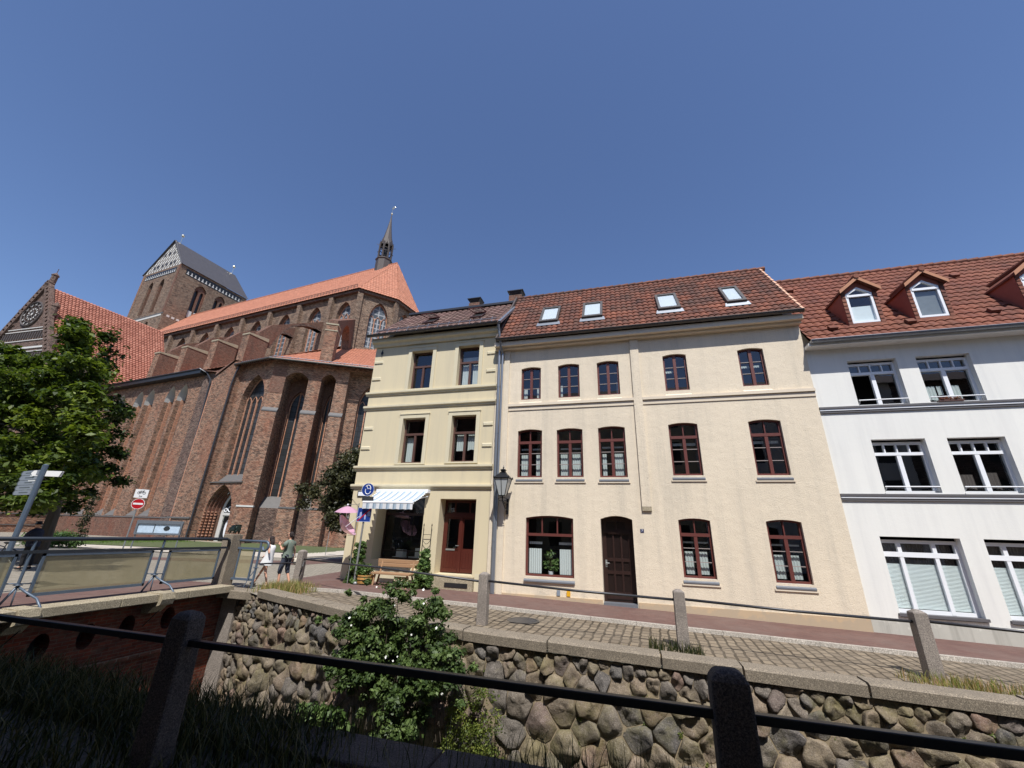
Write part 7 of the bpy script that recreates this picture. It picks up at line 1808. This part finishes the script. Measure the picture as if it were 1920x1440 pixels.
BK = thing('bicycle', 'dark bicycle leaning near the fingerpost at the left edge', 'bicycle', (-23.3, 10.9, -1.80), PI + .25, local=True)
for x in (-.52, .52):
    mb = MB(); mb.tube([(x + .33 * math.cos(a), 0, .34 + .33 * math.sin(a)) for a in np.linspace(0, 2 * PI, 25)], .02, 6); w_ = mb.build('wheel', M['black_cloth'], BK, True)
    mb = MB()
    for k in range(8): mb.tube([(x, 0, .34), (x + .31 * math.cos(k * PI / 4), 0, .34 + .31 * math.sin(k * PI / 4))], .004, 4)
    mb.build('spokes', M['galv'], w_)
mb = MB()
for p in ([(-.52, 0, .34), (-.05, 0, .30), (-.2, 0, .85)], [(-.52, 0, .34), (-.17, 0, .75)], [(-.05, 0, .30), (.38, 0, .72)], [(-.17, 0, .75), (.36, 0, .85)], [(.52, 0, .34), (.36, 0, .95)]): mb.tube(p, .016, 6)
mb.build('frame', M['iron'], BK)
mb = MB(); mb.tube([(.2, -.28, 1.0), (.34, -.2, 1.02), (.36, 0, .97), (.34, .2, 1.02), (.2, .28, 1.0)], .014, 6); mb.build('handlebar', M['iron'], BK)
mb = MB(); mb.ball((-.22, 0, .9), (.14, .08, .04)); mb.build('saddle', M['black_cloth'], BK, True)
mb = MB(); mb.box(-.08, .02, -.06, .06, .27, .33); mb.tube([(-.03, -.1, .2), (-.03, -.1, .3), (-.03, .1, .3), (-.03, .1, .42)], .012, 5); mb.build('pedals', M['iron'], BK)
# bronze pig on the pillar
V, F = skin_body([(-.17, 0, .19), (-.05, 0, .20), (.08, 0, .19), (.17, 0, .165), (.235, 0, .13), (.275, 0, .105),
                  (-.16, .06, .12), (-.17, .065, .02), (-.16, -.06, .12), (-.14, -.065, .02), (.09, .06, .11), (.10, .065, .02), (.09, -.06, .11), (.12, -.065, .02)],
                 [(0, 1), (1, 2), (2, 3), (3, 4), (4, 5), (0, 6), (6, 7), (0, 8), (8, 9), (2, 10), (10, 11), (2, 12), (12, 13)],
                 [(.085, .095), (.10, .11), (.09, .10), (.07, .075), .045, .032, .04, .02, .04, .02, .036, .019, .036, .019], 1, 2)
PGt = thing('pig_statue', 'small dark bronze pig with lowered snout standing on the granite pillar', 'statue', (-12.28, 10.97, -.275), PI - .15, local=True)
M['bronze'] = m_simple('bronze', srgb(48, 60, 54), .35, .7, .35, 12)
mb = MB(); add_mesh(mb, V, F); mb.ball((.285, 0, .10), (.012, .03, .03), 8, 6)
mb.tube([(-.25, 0, .22), (-.285, .01, .24), (-.28, .03, .21), (-.27, .01, .19)], .008, 5)
for s_ in (-1, 1): mb.face([(.17, s_ * .045, .22), (.13, s_ * .075, .20), (.20, s_ * .085, .165)]); mb.face([(.20, s_ * .085, .165), (.13, s_ * .075, .20), (.17, s_ * .045, .22)])
mb.build('body', M['bronze'], PGt, True)
# ================================================================== trees and plants
BLOBS = [(-26.43,13.46,2.3,0.61,0.63),(-28.98,10.93,4.6,0.51,0.56),(-29.18,13.32,0.53,0.42,0.66),(-26.1,10.38,2.92,0.38,0.69),(-31.03,14.13,9.05,0.55,0.73),(-23.06,9.82,2.84,0.54,0.45),(-26.6,12.01,1.36,0.46,0.52),(-32.29,14.29,11.36,0.39,0.64),(-33.26,14.08,2.3,0.61,0.45),(-31.31,13.37,4.77,0.41,0.64),(-35.06,12.61,6.97,0.6,0.45),(-26.87,10.62,5.93,0.4,0.37),(-31.07,12.53,7.94,0.58,0.51),(-21.15,10.4,1.03,0.56,0.73),(-19.92,10.29,1.4,0.48,0.37),(-23.48,11.88,6.41,0.62,0.68),(-25.12,12.0,2.18,0.45,0.48),(-23.54,10.21,5.34,0.45,0.65),(-23.5,13.0,1.89,0.54,0.64),(-24.69,11.09,2.25,0.5,0.65),(-30.14,14.15,7.8,0.54,0.56),(-28.14,11.93,2.77,0.58,0.59),(-26.49,13.61,2.36,0.46,0.68),(-22.94,10.56,3.65,0.58,0.72),(-27.83,13.11,2.78,0.56,0.38),(-24.4,12.86,3.78,0.48,0.58),(-24.62,13.11,3.27,0.39,0.37),(-23.56,10.81,2.66,0.54,0.58),(-29.64,10.84,4.58,0.39,0.36),(-28.1,10.69,7.52,0.39,0.51),(-28.32,12.51,3.5,0.44,0.71),(-25.85,10.33,4.83,0.58,0.47),(-26.94,10.24,2.95,0.51,0.45),(-29.5,14.2,4.45,0.61,0.57),(-20.94,9.8,0.56,0.41,0.55),(-25.79,10.84,4.78,0.45,0.74),(-25.47,11.27,5.06,0.62,0.52),(-25.35,10.36,4.18,0.53,0.5),(-30.62,13.6,1.93,0.38,0.54),(-22.77,11.03,6.52,0.42,0.74),(-28.21,11.98,3.42,0.53,0.57),(-28.97,13.3,9.63,0.45,0.54),(-30.81,12.24,7.07,0.49,0.46),(-19.18,9.97,2.86,0.44,0.51),(-24.55,12.45,5.26,0.55,0.58),(-23.25,11.57,0.53,0.47,0.68),(-31.8,13.0,1.29,0.48,0.43),(-32.16,12.33,5.05,0.5,0.45),(-34.1,13.53,4.19,0.4,0.4),(-26.6,10.81,1.02,0.53,0.73),(-24.55,11.15,7.91,0.6,0.37),(-22.6,10.54,4.68,0.53,0.32),(-27.63,10.13,5.18,0.39,0.56),(-29.85,11.25,5.13,0.52,0.52),(-26.76,10.5,2.24,0.53,0.53),(-27.41,12.34,7.24,0.44,0.64),(-34.05,13.19,6.72,0.42,0.62),(-23.65,10.37,7.9,0.52,0.41),(-21.99,9.94,1.29,0.55,0.32),(-22.55,10.33,6.43,0.61,0.6),(-23.54,10.88,5.43,0.46,0.58),(-25.44,10.43,5.08,0.58,0.59),(-26.68,13.72,5.71,0.5,0.57),(-23.34,11.62,2.0,0.4,0.31),(-25.68,12.65,0.77,0.48,0.51),(-30.89,11.57,5.92,0.59,0.37),(-27.73,10.54,6.38,0.45,0.41),(-29.0,14.15,5.51,0.41,0.6),(-30.47,13.15,3.01,0.42,0.39),(-29.57,11.95,6.69,0.45,0.63),(-23.76,10.91,7.41,0.54,0.72),(-29.99,14.29,6.1,0.38,0.33),(-19.82,10.01,4.38,0.51,0.75),(-28.36,11.21,5.29,0.39,0.32),(-27.62,12.24,5.64,0.4,0.44),(-20.85,10.79,0.92,0.38,0.54),(-25.13,11.53,3.58,0.53,0.63),(-22.53,10.83,1.16,0.41,0.44),(-33.45,13.57,2.04,0.46,0.36),(-29.3,10.19,6.71,0.48,0.56),(-24.34,10.72,8.63,0.45,0.47),(-30.43,11.24,5.28,0.56,0.55),(-22.71,11.83,3.54,0.58,0.59),(-28.89,13.54,7.8,0.47,0.36),(-26.05,11.11,2.54,0.4,0.64),(-30.42,14.17,1.16,0.53,0.4),(-25.74,13.14,1.41,0.4,0.54),(-28.66,11.85,2.39,0.61,0.66),(-27.05,11.83,5.13,0.56,0.72),(-23.48,11.61,0.78,0.43,0.42),(-28.41,11.44,3.76,0.56,0.41),(-22.42,10.46,4.77,0.58,0.52),(-34.71,13.94,2.73,0.43,0.66),(-31.36,13.77,3.05,0.53,0.66),(-22.85,10.65,3.16,0.47,0.44),(-30.54,13.04,5.21,0.48,0.74),(-23.74,12.27,2.76,0.57,0.46),(-24.65,12.2,2.68,0.45,0.33),(-34.58,12.47,6.7,0.56,0.62),(-23.38,10.13,1.97,0.56,0.6),(-20.67,10.76,2.91,0.5,0.7),(-21.83,9.81,4.58,0.47,0.38),(-26.1,13.09,4.18,0.47,0.7),(-29.33,11.03,6.39,0.53,0.7),(-32.95,13.33,3.56,0.43,0.33),(-27.31,13.84,1.45,0.55,0.49),(-31.64,13.96,4.89,0.45,0.43),(-32.43,12.58,4.17,0.42,0.39),(-26.41,12.98,3.19,0.55,0.33),(-29.02,14.2,1.44,0.46,0.68),(-32.34,13.67,2.89,0.49,0.35),(-28.71,10.23,7.64,0.42,0.58),(-32.39,13.19,2.14,0.58,0.66),(-31.11,11.91,6.06,0.54,0.63),(-33.68,12.3,6.0,0.47,0.35),(-28.22,12.95,6.23,0.5,0.73),(-20.68,11.16,2.06,0.41,0.52),(-31.09,14.02,2.48,0.47,0.43),(-28.2,13.43,2.78,0.52,0.43),(-26.48,12.19,1.11,0.39,0.49),(-24.09,10.14,2.4,0.45,0.34),(-31.45,14.1,6.68,0.4,0.46),(-19.93,9.88,4.77,0.44,0.51),(-23.28,10.04,3.64,0.43,0.74),(-23.26,10.19,4.08,0.45,0.73),(-20.28,10.04,3.59,0.47,0.65),(-30.95,13.95,4.09,0.53,0.59),(-27.48,13.82,6.03,0.58,0.71),(-28.15,11.74,1.68,0.61,0.75),(-28.34,11.05,5.09,0.49,0.43),(-23.91,10.58,7.69,0.49,0.33),(-29.22,13.87,0.76,0.43,0.31),(-31.45,14.11,0.51,0.39,0.38),(-32.26,13.27,7.97,0.47,0.65),(-23.12,10.31,7.82,0.53,0.47),(-29.41,12.48,4.97,0.61,0.41),(-28.04,12.31,7.28,0.56,0.36),(-20.77,9.84,1.97,0.57,0.49),(-28.78,13.45,3.73,0.39,0.53),(-32.0,11.39,5.81,0.39,0.43),(-30.48,14.05,3.4,0.47,0.54),(-35.73,13.19,5.84,0.51,0.47),(-20.72,10.43,1.1,0.46,0.52),(-27.55,11.89,7.72,0.39,0.34),(-29.95,13.21,1.85,0.44,0.67),(-27.2,12.69,5.92,0.44,0.42),(-19.13,9.84,3.06,0.39,0.67),(-20.14,9.98,0.75,0.52,0.35),(-24.43,12.62,3.42,0.43,0.73),(-22.85,10.11,7.66,0.49,0.59),(-35.2,13.68,3.57,0.41,0.64),(-25.58,9.81,5.71,0.56,0.53),(-30.89,11.01,7.52,0.61,0.39),(-28.2,10.16,5.49,0.48,0.58),(-23.43,10.44,7.04,0.5,0.61),(-31.04,14.0,4.34,0.41,0.42),(-30.56,13.94,4.75,0.51,0.6),(-29.05,13.65,1.9,0.45,0.35),(-35.6,13.89,7.25,0.44,0.58),(-27.65,11.35,1.73,0.4,0.58),(-29.47,13.13,3.4,0.44,0.48),(-29.54,11.69,2.3,0.59,0.33),(-24.56,9.92,6.39,0.52,0.43),(-25.32,10.33,1.58,0.51,0.34),(-29.83,12.33,7.33,0.61,0.49),(-35.16,14.02,5.22,0.47,0.59),(-19.77,10.44,3.5,0.39,0.72),(-31.9,14.02,5.96,0.52,0.53),(-25.05,10.98,1.89,0.49,0.64),(-31.49,13.15,2.8,0.4,0.75),(-29.39,10.21,7.58,0.49,0.58),(-27.88,12.47,9.26,0.44,0.46),(-26.3,10.36,2.01,0.56,0.45),(-24.6,12.05,3.03,0.59,0.71),(-35.33,13.83,7.53,0.41,0.49),(-33.2,13.28,3.3,0.55,0.3),(-27.11,12.91,1.28,0.46,0.63),(-26.34,12.63,2.47,0.57,0.37),(-24.65,13.65,2.01,0.39,0.54),(-27.19,13.61,8.06,0.54,0.47),(-24.52,11.06,6.85,0.38,0.6),(-24.24,12.12,2.06,0.48,0.44),(-25.62,12.55,5.95,0.56,0.5),(-25.06,11.0,8.71,0.58,0.37),(-30.86,13.49,5.81,0.49,0.53),(-25.77,13.64,3.55,0.53,0.62),(-28.86,10.26,5.7,0.47,0.34),(-31.68,13.15,7.45,0.47,0.37),(-25.37,11.65,7.31,0.49,0.48),(-25.57,13.76,2.83,0.54,0.64),(-25.21,12.83,5.55,0.54,0.7),(-21.64,10.68,4.4,0.46,0.41),(-20.29,10.68,1.6,0.51,0.68),(-22.79,10.46,5.15,0.45,0.3),(-27.17,10.28,4.74,0.38,0.55),(-23.7,12.0,1.91,0.57,0.5),(-31.5,13.58,5.84,0.44,0.43),(-30.11,12.86,8.22,0.52,0.34),(-22.88,11.28,5.0,0.59,0.65),(-23.8,10.37,2.34,0.5,0.34),(-26.17,11.84,4.72,0.42,0.43),(-24.24,11.14,6.7,0.4,0.44),(-29.95,10.76,5.93,0.54,0.51),(-27.12,11.31,0.89,0.54,0.5),(-29.25,11.02,6.6,0.58,0.53),(-32.34,13.69,5.11,0.52,0.5),(-23.25,11.67,3.14,0.48,0.36),(-23.12,11.21,0.77,0.47,0.57),(-21.28,9.99,1.78,0.41,0.64),(-28.56,11.11,3.05,0.54,0.32),(-27.49,12.15,2.58,0.58,0.68),(-20.37,10.62,0.98,0.49,0.44),(-32.03,13.15,2.24,0.49,0.43),(-31.25,12.65,7.78,0.48,0.58),(-23.8,9.96,5.76,0.58,0.6),(-30.92,12.47,4.8,0.5,0.71),(-23.11,11.36,6.05,0.53,0.37),(-28.69,12.22,7.18,0.39,0.4),(-25.22,9.95,4.25,0.41,0.39),(-30.0,11.04,8.01,0.4,0.38),(-19.66,9.85,3.65,0.45,0.68),(-27.56,12.44,5.92,0.45,0.32),(-25.78,10.35,4.38,0.4,0.41),(-26.98,13.22,1.32,0.52,0.44),(-31.0,12.72,7.02,0.59,0.66),(-28.04,10.74,7.02,0.54,0.56),(-24.64,10.75,1.96,0.6,0.35),(-26.46,13.17,2.63,0.5,0.69),(-20.15,10.16,2.13,0.42,0.51),(-30.31,13.66,4.83,0.45,0.55),(-22.71,11.24,2.68,0.45,0.51),(-21.15,10.42,2.57,0.49,0.55),(-23.21,9.94,5.63,0.44,0.37),(-21.17,10.17,0.47,0.46,0.61),(-29.1,12.01,7.31,0.5,0.37),(-23.2,12.0,2.23,0.51,0.65),(-34.75,12.85,5.0,0.46,0.61),(-28.69,12.63,3.48,0.54,0.72),(-24.82,13.04,2.54,0.44,0.58),(-25.37,12.06,7.38,0.51,0.62),(-27.75,14.12,5.48,0.49,0.55),(-31.56,12.8,1.87,0.51,0.66),(-28.04,13.01,3.56,0.61,0.66),(-29.12,14.15,0.62,0.56,0.45),(-24.84,12.87,4.3,0.53,0.69),(-28.43,12.82,4.85,0.51,0.32),(-35.0,13.53,7.86,0.44,0.6),(-25.68,10.99,5.87,0.47,0.3),(-31.63,14.13,2.15,0.47,0.41),(-28.1,12.0,3.21,0.41,0.54),(-35.75,13.32,6.0,0.51,0.69),(-28.59,11.75,0.62,0.38,0.42),(-28.3,13.98,0.66,0.42,0.74),(-23.08,10.18,5.61,0.48,0.53),(-33.62,14.16,7.84,0.49,0.44),(-24.31,11.74,6.96,0.4,0.41),(-26.92,12.89,2.91,0.51,0.47),(-26.5,9.85,4.76,0.54,0.45),(-31.7,12.07,6.87,0.43,0.68),(-29.83,12.46,0.71,0.45,0.62)]
T1 = thing('tree', 'big linden tree in fresh green leaf in front of the church', 'tree', (-24.6, 12.6, -1.8))
foliage('crown', [(x, y, z, r_ * 1.15, r_ * 1.15, r_ * .6, t) for x, y, z, r_, t in BLOBS] + [(x, y + 1.2, z - .1, r_ * 1.3, r_ * 1.2, r_ * .8, .15) for x, y, z, r_, t in BLOBS[::2] if x < -24], 230, .14, M['leaf_linden'], T1, seed=2, up=.75, shell=.3)  # inner clumps take a darker leaf colour, shade inside the crown put into it
mb = MB(); mb.tube([(-24.6, 12.8, -1.9), (-24.7, 12.8, .2), (-25.2, 12.7, 2.5), (-25.8, 12.6, 5.5), (-26.6, 12.5, 8.6)], [.26, .2, .17, .11, .04], 10)
g2 = random.Random(3)
for x, y, z, r_, t in BLOBS[::4]:
    h0 = max(.3, min(z - 1.2, 7)) * .75; k = (h0 + 1.8) / 10; p0 = Vector((-24.6 - 2 * k, 12.7, h0)); p1 = Vector((x, y, z)); m_ = p0.lerp(p1, .5) + Vector((0, 0, .35)); mb.tube([p0, m_, p1], [.06, .035, .012], 5)
mb.build('trunk', M['bark'], T1)
T2 = thing('tree', 'small dark olive leaved tree behind the corner house', 'tree', (-15.8, 22.0, -1.85))
bl = []
g3 = np.random.RandomState(9)
def inpoly(x, y, P):
    c = False
    for i in range(len(P)):
        (x1, y1), (x2, y2) = P[i], P[i - 1]
        if (y1 > y) != (y2 > y) and x < (x2 - x1) * (y - y1) / (y2 - y1) + x1: c = not c
    return c
sil = [(-18.7, 1.2), (-19.0, 2.2), (-18.6, 3.1), (-17.6, 3.7), (-16.6, 4.3), (-15.0, 4.6), (-13.4, 4.2), (-12.6, 2.8), (-12.7, 1.2), (-14.0, -.2), (-15.6, -.3), (-16.6, .2), (-17.4, -.1), (-18.0, .4)]
while len(bl) < 150:
    x, z = g3.uniform(-19.1, -12.5), g3.uniform(-.5, 4.7)
    if inpoly(x, z, sil): bl.append((x, 22 + g3.uniform(-1.6, 1.6), z, .5, .5, .42, g3.uniform(.3, .65)))
foliage('crown', bl, 260, .12, M['leaf_dark'], T2, seed=12, up=.4, shell=.3)
mb = MB(); mb.tube([(-15.8, 22, -1.95), (-15.8, 22, .3), (-15.7, 22, 2.6)], [.13, .1, .05], 8)
for b in bl[::5]: mb.tube([(-15.8, 22, .4 + .5 * rnd.random()), tuple(Vector((-15.8, 22, 1)).lerp(Vector(b[:3]), .6)), b[:3]], [.04, .025, .01], 5)
mb.build('trunk', M['bark'], T2)
# bush and sapling on the lawn
SH = thing('shrub', 'low round green shrub on the lawn before the church', 'shrub', (-38.6, 20.6, -1.8))
foliage('foliage', [(-38.6 + dx, 20.6 + dy, -1.35 + dz, .65, .6, .45, .5) for dx, dy, dz in ((-1.5, -.4, 0), (-.8, .2, .12), (0, .4, .15), (.8, .2, .1), (1.3, .4, -.05), (-.4, -.4, -.05), (.5, -.4, -.05))], 700, .10, M['leaf_bright'], SH, seed=6, up=.3, shell=.5)
mb = MB(); mb.tube([(-38.6, 20.6, -1.9), (-38.6, 20.6, -1.4)], .05, 6); mb.build('stem', M['bark'], SH)
SP = thing('sapling', 'thin young tree rising from the shrub on the lawn', 'tree', (-37.0, 21.0, -1.8))
foliage('crown', [(-37.0 + .18 * math.sin(i * 2.1), 21.0, -1.0 + i * .36, .42 - .03 * i, .4, .24, .45) for i in range(8)], 90, .11, M['leaf_dark'], SP, seed=7, up=.3, shell=.3)
mb = MB(); mb.tube([(-37.0, 21, -1.9), (-36.95, 21, .3), (-37.0, 21, 1.9)], [.035, .025, .01], 6); mb.build('trunk', M['bark'], SP)
# rose bush hanging over the quay
RB = thing('rose_bush', 'wild rose bush with small white flowers growing over the stone quay wall', 'shrub', (-4.6, 8.6, -3.9))
rs = [(-5.75, -1.55), (-5.2, -1.38), (-5.05, -.95), (-4.78, -1.0), (-4.55, -1.2), (-4.2, -1.28), (-3.75, -1.35), (-3.45, -1.8), (-3.25, -2.2), (-3.05, -2.35), (-3.35, -2.75), (-3.7, -2.75), (-3.85, -3.3), (-4.0, -3.85), (-4.5, -4.0), (-4.7, -3.5), (-4.75, -3.0), (-5.2, -2.85), (-5.7, -2.95), (-6.15, -2.75), (-6.0, -2.3), (-6.2, -2.0), (-6.25, -1.75)]
bl = []; g3 = np.random.RandomState(19)
while len(bl) < 150:
    x, z = g3.uniform(-6.3, -3.0), g3.uniform(-4.0, -.9)
    if inpoly(x, z, rs):
        y = 8.55 - .25 * (1 if z < -2 else .4) + g3.uniform(-.22, .2) + max(0, -(x + 4.6)) * .22; bl.append((x, y, z, .17, .17, .11, g3.uniform(.25, .85)))
bl += [(b_[0] + g3.normal() * .28, b_[1] - .05, b_[2] + g3.normal() * .2, .07, .07, .06, .7) for b_ in bl[::2]]
foliage('foliage', bl, 150, .055, M['leaf_rose'], RB, seed=31, up=.45, shell=.3, aspect=1.5)
mb = MB()
for i in range(26):
    b = bl[i * 5]; p0 = Vector((-4.6 + g3.uniform(-.3, .3), 8.75, -3.2)); p1 = Vector(b[:3]); mb.tube([p0, p0.lerp(p1, .5) + Vector((0, -.15, .1)), p1], [.012, .009, .004], 5)
for i in range(30):
    x = g3.uniform(-5.6, -3.6); mb.tube([(x, 8.6, -2.2), (x + g3.uniform(-.1, .1), 8.5, -2.9), (x + g3.uniform(-.15, .15), 8.55, -3.6)], .006, 4)
mb.build('stems', M['bark'], RB)
fl = []
for i in range(22):
    x, z = g3.uniform(-6.2, -3.1), g3.uniform(-2.9, -1.0)
    if inpoly(x, z, rs) or i % 4 == 0: fl.append((x, z))
V, F, T = [], [], []
for (x, z) in fl:
    c = np.array([x, 8.1 + max(0, -(x + 4.6)) * .2 + g3.uniform(-.05, .1), z]); nrm = np.array([g3.uniform(-.5, .5), -1, g3.uniform(.1, 1)]); nrm /= np.linalg.norm(nrm)
    a = np.cross(nrm, [0, 0, 1]); a /= np.linalg.norm(a); b = np.cross(nrm, a); r_ = g3.uniform(.014, .026)
    for k in range(5):
        an = k * 2 * PI / 5; d = a * math.cos(an) + b * math.sin(an); s_ = -a * math.sin(an) + b * math.cos(an)
        i0 = len(V); V += [c, c + d * r_ * .7 + s_ * r_ * .5, c + d * r_ * 1.3 + nrm * .005, c + d * r_ * .7 - s_ * r_ * .5]; F.append([i0, i0 + 1, i0 + 2, i0 + 3]); T.append(.5)
build_np('blossom', np.array(V), np.array(F), np.array(T), M['petal'], RB)
# hollyhock-like climbers and plants by the corner house
def clump(name, label, cat, base, blobs, per, size, mat, seed, stem=True, group=None, **kw):
    t = thing(name, label, cat, base, group=group); foliage('foliage', blobs, per, size, M[mat], t, seed=seed, **kw)
    if stem:
        mb = MB()
        for b in blobs[::3]: mb.tube([(base[0], base[1], base[2]), tuple((Vector(base) + Vector(b[:3])) / 2 + Vector((0, 0, .05))), b[:3]], .007, 4)
        mb.build('stem', M['bark'], t)
    return t
gg = np.random.RandomState(41)
def cone_blobs(cx, cy, z0, z1, r0, r1, n, rr):
    out = []
    for i in range(n):
        t = gg.rand(); a = gg.uniform(0, 2 * PI); r_ = (r0 + (r1 - r0) * t) * math.sqrt(gg.rand()); out.append((cx + r_ * math.cos(a), cy + r_ * .6 * math.sin(a), z0 + (z1 - z0) * t, rr, rr, rr * .8, gg.uniform(.35, .8)))
    return out
clump('mallow_plant', 'bushy mallow with broad leaves between the bench and the double door', 'plant', (-6.95, 13.95, -1.85), cone_blobs(-6.93, 13.9, -1.75, -.62, .40, .08, 64, .11), 60, .075, 'leaf_bright', 51, up=.35)
clump('mallow_plant', 'tall mallow wrapped round the foot of the blue sign pole', 'plant', (-9.3, 13.5, -1.8), cone_blobs(-9.32, 13.55, -1.75, -.45, .32, .16, 60, .1), 60, .075, 'leaf_bright', 52, up=.35)
clump('broad_leaf_plant', 'light green plant with round leaves at the foot of the stone wall', 'plant', (-6.0, 8.5, -4.0), [(x, 8.42 + gg.uniform(-.12, .12), z, .13, .12, .1, gg.uniform(.4, .9)) for x, z in zip(gg.uniform(-6.55, -5.55, 42), gg.uniform(-3.85, -3.35, 42))], 26, .13, 'leaf_bright', 53, up=.25, aspect=1.1)
clump('wall_herb', 'fine leaved yellow green herb hanging on the stone wall', 'plant', (-3.0, 8.55, -4.0), [(-3.05 + gg.normal() * .33, 8.52 + gg.uniform(-.06, .08), gg.uniform(-3.95, -2.7), .12, .08, .12, gg.uniform(.3, .8)) for _ in range(70)], 70, .028, 'leaf_herb', 54, up=.3, stem=False)
# moss and weeds in the joints
pts = []
for i in range(150):
    s = gg.uniform(.8, 20); z = gg.uniform(-4.1, ztop(s) - .15); p = P3(s, z, .06)
    if noise.noise((s * .6, z * 1.2, 3)) > -.05: pts.append((p[0], p[1], p[2], gg.uniform(.03, .09), .04, gg.uniform(.03, .08), gg.uniform(.2, .8)))
tag(foliage('moss', pts, 70, .02, M['leaf_herb'], None, seed=61, up=.3), 'green moss and tiny weeds in the joints of the stone wall', 'weeds', kind='stuff')
# grass tufts on the quay
def tuft(label, pts_, h, w, mat, seed, name='grass_tuft', lean=.35): return tag(blades(name, pts_, h, w, M[mat], seed=seed, lean=lean), label, 'grass', kind='stuff')
def scatter(n, x0, x1, y0, y1, seed, dens=None, ph=None):
    q = np.random.RandomState(seed); out = []
    while len(out) < n:
        x, y = q.uniform(x0, x1), q.uniform(y0, y1)
        if dens is None or q.rand() < dens(x, y): out.append((x, y, G(x) - .06 if ph is None else ph))
    return out
tuft('sunlit tuft of tall reddish grass at the foot of the first granite post', scatter(1500, -10.9, -9.3, 10.6, 12.2, 71, lambda x, y: math.exp(-((x + 10.2) / .6) ** 2 - ((y - 11.4) / .5) ** 2)), .30, .008, 'grass_dry', 71)
edge = []
q = np.random.RandomState(73)
while len(edge) < 1900:
    s = q.uniform(1.6, 20); x, y, nx, ny = quay(s); o = -.44 - abs(q.normal()) * .16
    if noise.noise((s * .55, 0, 5)) + .15 * q.normal() > .08: edge.append((x + nx * o, y + ny * o, G(x) - .06))
tuft('thin dry grass growing along the back of the coping stones', edge, .10, .006, 'grass_dry', 73)
tuft('grass growing round the foot of the granite post before the white house', scatter(650, 4.4, 6.6, 9.2, 10.4, 74, lambda x, y: math.exp(-((x - 5.3) / .7) ** 2 - ((y - 9.95) / .35) ** 2)), .20, .007, 'grass_dry', 74)
tuft('small weeds beside the granite post before the cream house', scatter(320, .2, 1.2, 9.6, 10.3, 75), .22, .009, 'grass_dark', 75)
# tall dark grass of the near bank
q = np.random.RandomState(81); P_ = []
while len(P_) < 11000:
    x = q.uniform(-9, 3.2); y = q.uniform(2.0, 3.9) if q.rand() < .3 else q.uniform(3.2, 3.95)
    d = 1.0 if x < -2.9 else (.5 if x < -2.3 else (.22 if x < -1.2 else (.75 if x < .8 else .3)))
    if q.rand() < d: P_.append((x, y, -1.70))
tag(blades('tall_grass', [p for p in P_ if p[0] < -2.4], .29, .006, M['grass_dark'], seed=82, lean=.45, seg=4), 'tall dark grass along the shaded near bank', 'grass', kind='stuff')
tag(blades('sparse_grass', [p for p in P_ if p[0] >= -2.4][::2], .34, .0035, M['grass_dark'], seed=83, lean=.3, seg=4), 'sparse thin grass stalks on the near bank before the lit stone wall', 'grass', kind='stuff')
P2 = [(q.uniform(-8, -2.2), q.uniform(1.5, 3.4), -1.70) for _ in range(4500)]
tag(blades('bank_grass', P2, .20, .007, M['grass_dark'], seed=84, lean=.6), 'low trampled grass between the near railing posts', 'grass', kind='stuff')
# plant and pots behind the big ground floor window
PP = thing('potted_plant', 'leafy pot plant behind the large ground floor window of the cream house', 'plant', (-2.68, 14.85, -1.25))
foliage('foliage', [(-2.72, 14.85, -.62, .16, .1, .14, .6), (-2.55, 14.85, -.85, .2, .1, .12, .7), (-2.85, 14.85, -.9, .14, .1, .1, .5), (-2.6, 14.85, -1.02, .16, .1, .08, .6)], 90, .07, M['leaf_bright'], PP, seed=91, up=.3)
mb = MB(); mb.lathe((-2.68, 14.85, -1.26), [(0, 0), (.07, 0), (.09, .14), (.08, .14), (0, .12)], 12); mb.build('pot', M['pvc'], PP)
mb = MB(); mb.tube([(-2.68, 14.85, -1.15), (-2.66, 14.85, -.7)], .012, 5); mb.build('stem', M['bark'], PP)
for i, (x, lab) in enumerate(((-3.2, 'small dark flowers in the left corner of the large ground floor window'), (-2.1, 'small dark flowers in the right corner of the large ground floor window'))):
    t = thing('potted_plant', lab, 'plant', (x, 14.85, -1.25)); foliage('foliage', [(x, 14.85, -1.08, .12, .08, .07, .2)], 90, .05, M['leaf_dark'], t, seed=95 + i)
    mb = MB(); mb.lathe((x, 14.85, -1.26), [(0, 0), (.05, 0), (.06, .1), (0, .1)], 10); mb.build('pot', M['pink_text'], t)
t = thing('flower_box', 'row of dried reddish flowers on the sill of the second top floor window', 'flower box', (9.5, 14.6, 4.2))
foliage('flowers', [(9.28 + i * .11, 14.53, 4.23, .05, .05, .04, .5) for i in range(5)], 50, .035, m_leaf('dried_flower', [(0, srgb(96, 50, 42)), (1, srgb(168, 120, 110))]), t, seed=97)
mb = MB(); mb.box(9.2, 9.8, 14.5, 14.62, 4.14, 4.2); mb.build('box', M['wood_brown'], t)
# rear planting strip wall vine behind the white table in the house window
# lettering becomes plain meshes
bpy.context.view_layer.update()
dg = bpy.context.evaluated_depsgraph_get()
for o in TEXTS:
    me = bpy.data.meshes.new_from_object(o.evaluated_get(dg)); m2 = o.matrix_local.copy(); par = o.parent; nm = o.name
    n = bpy.data.objects.new(nm, me); COL.objects.link(n); n.parent = par; n.matrix_local = m2
    for k in o.keys():
        if k in ('label', 'category', 'group'): n[k] = o[k]
    bpy.data.objects.remove(o)
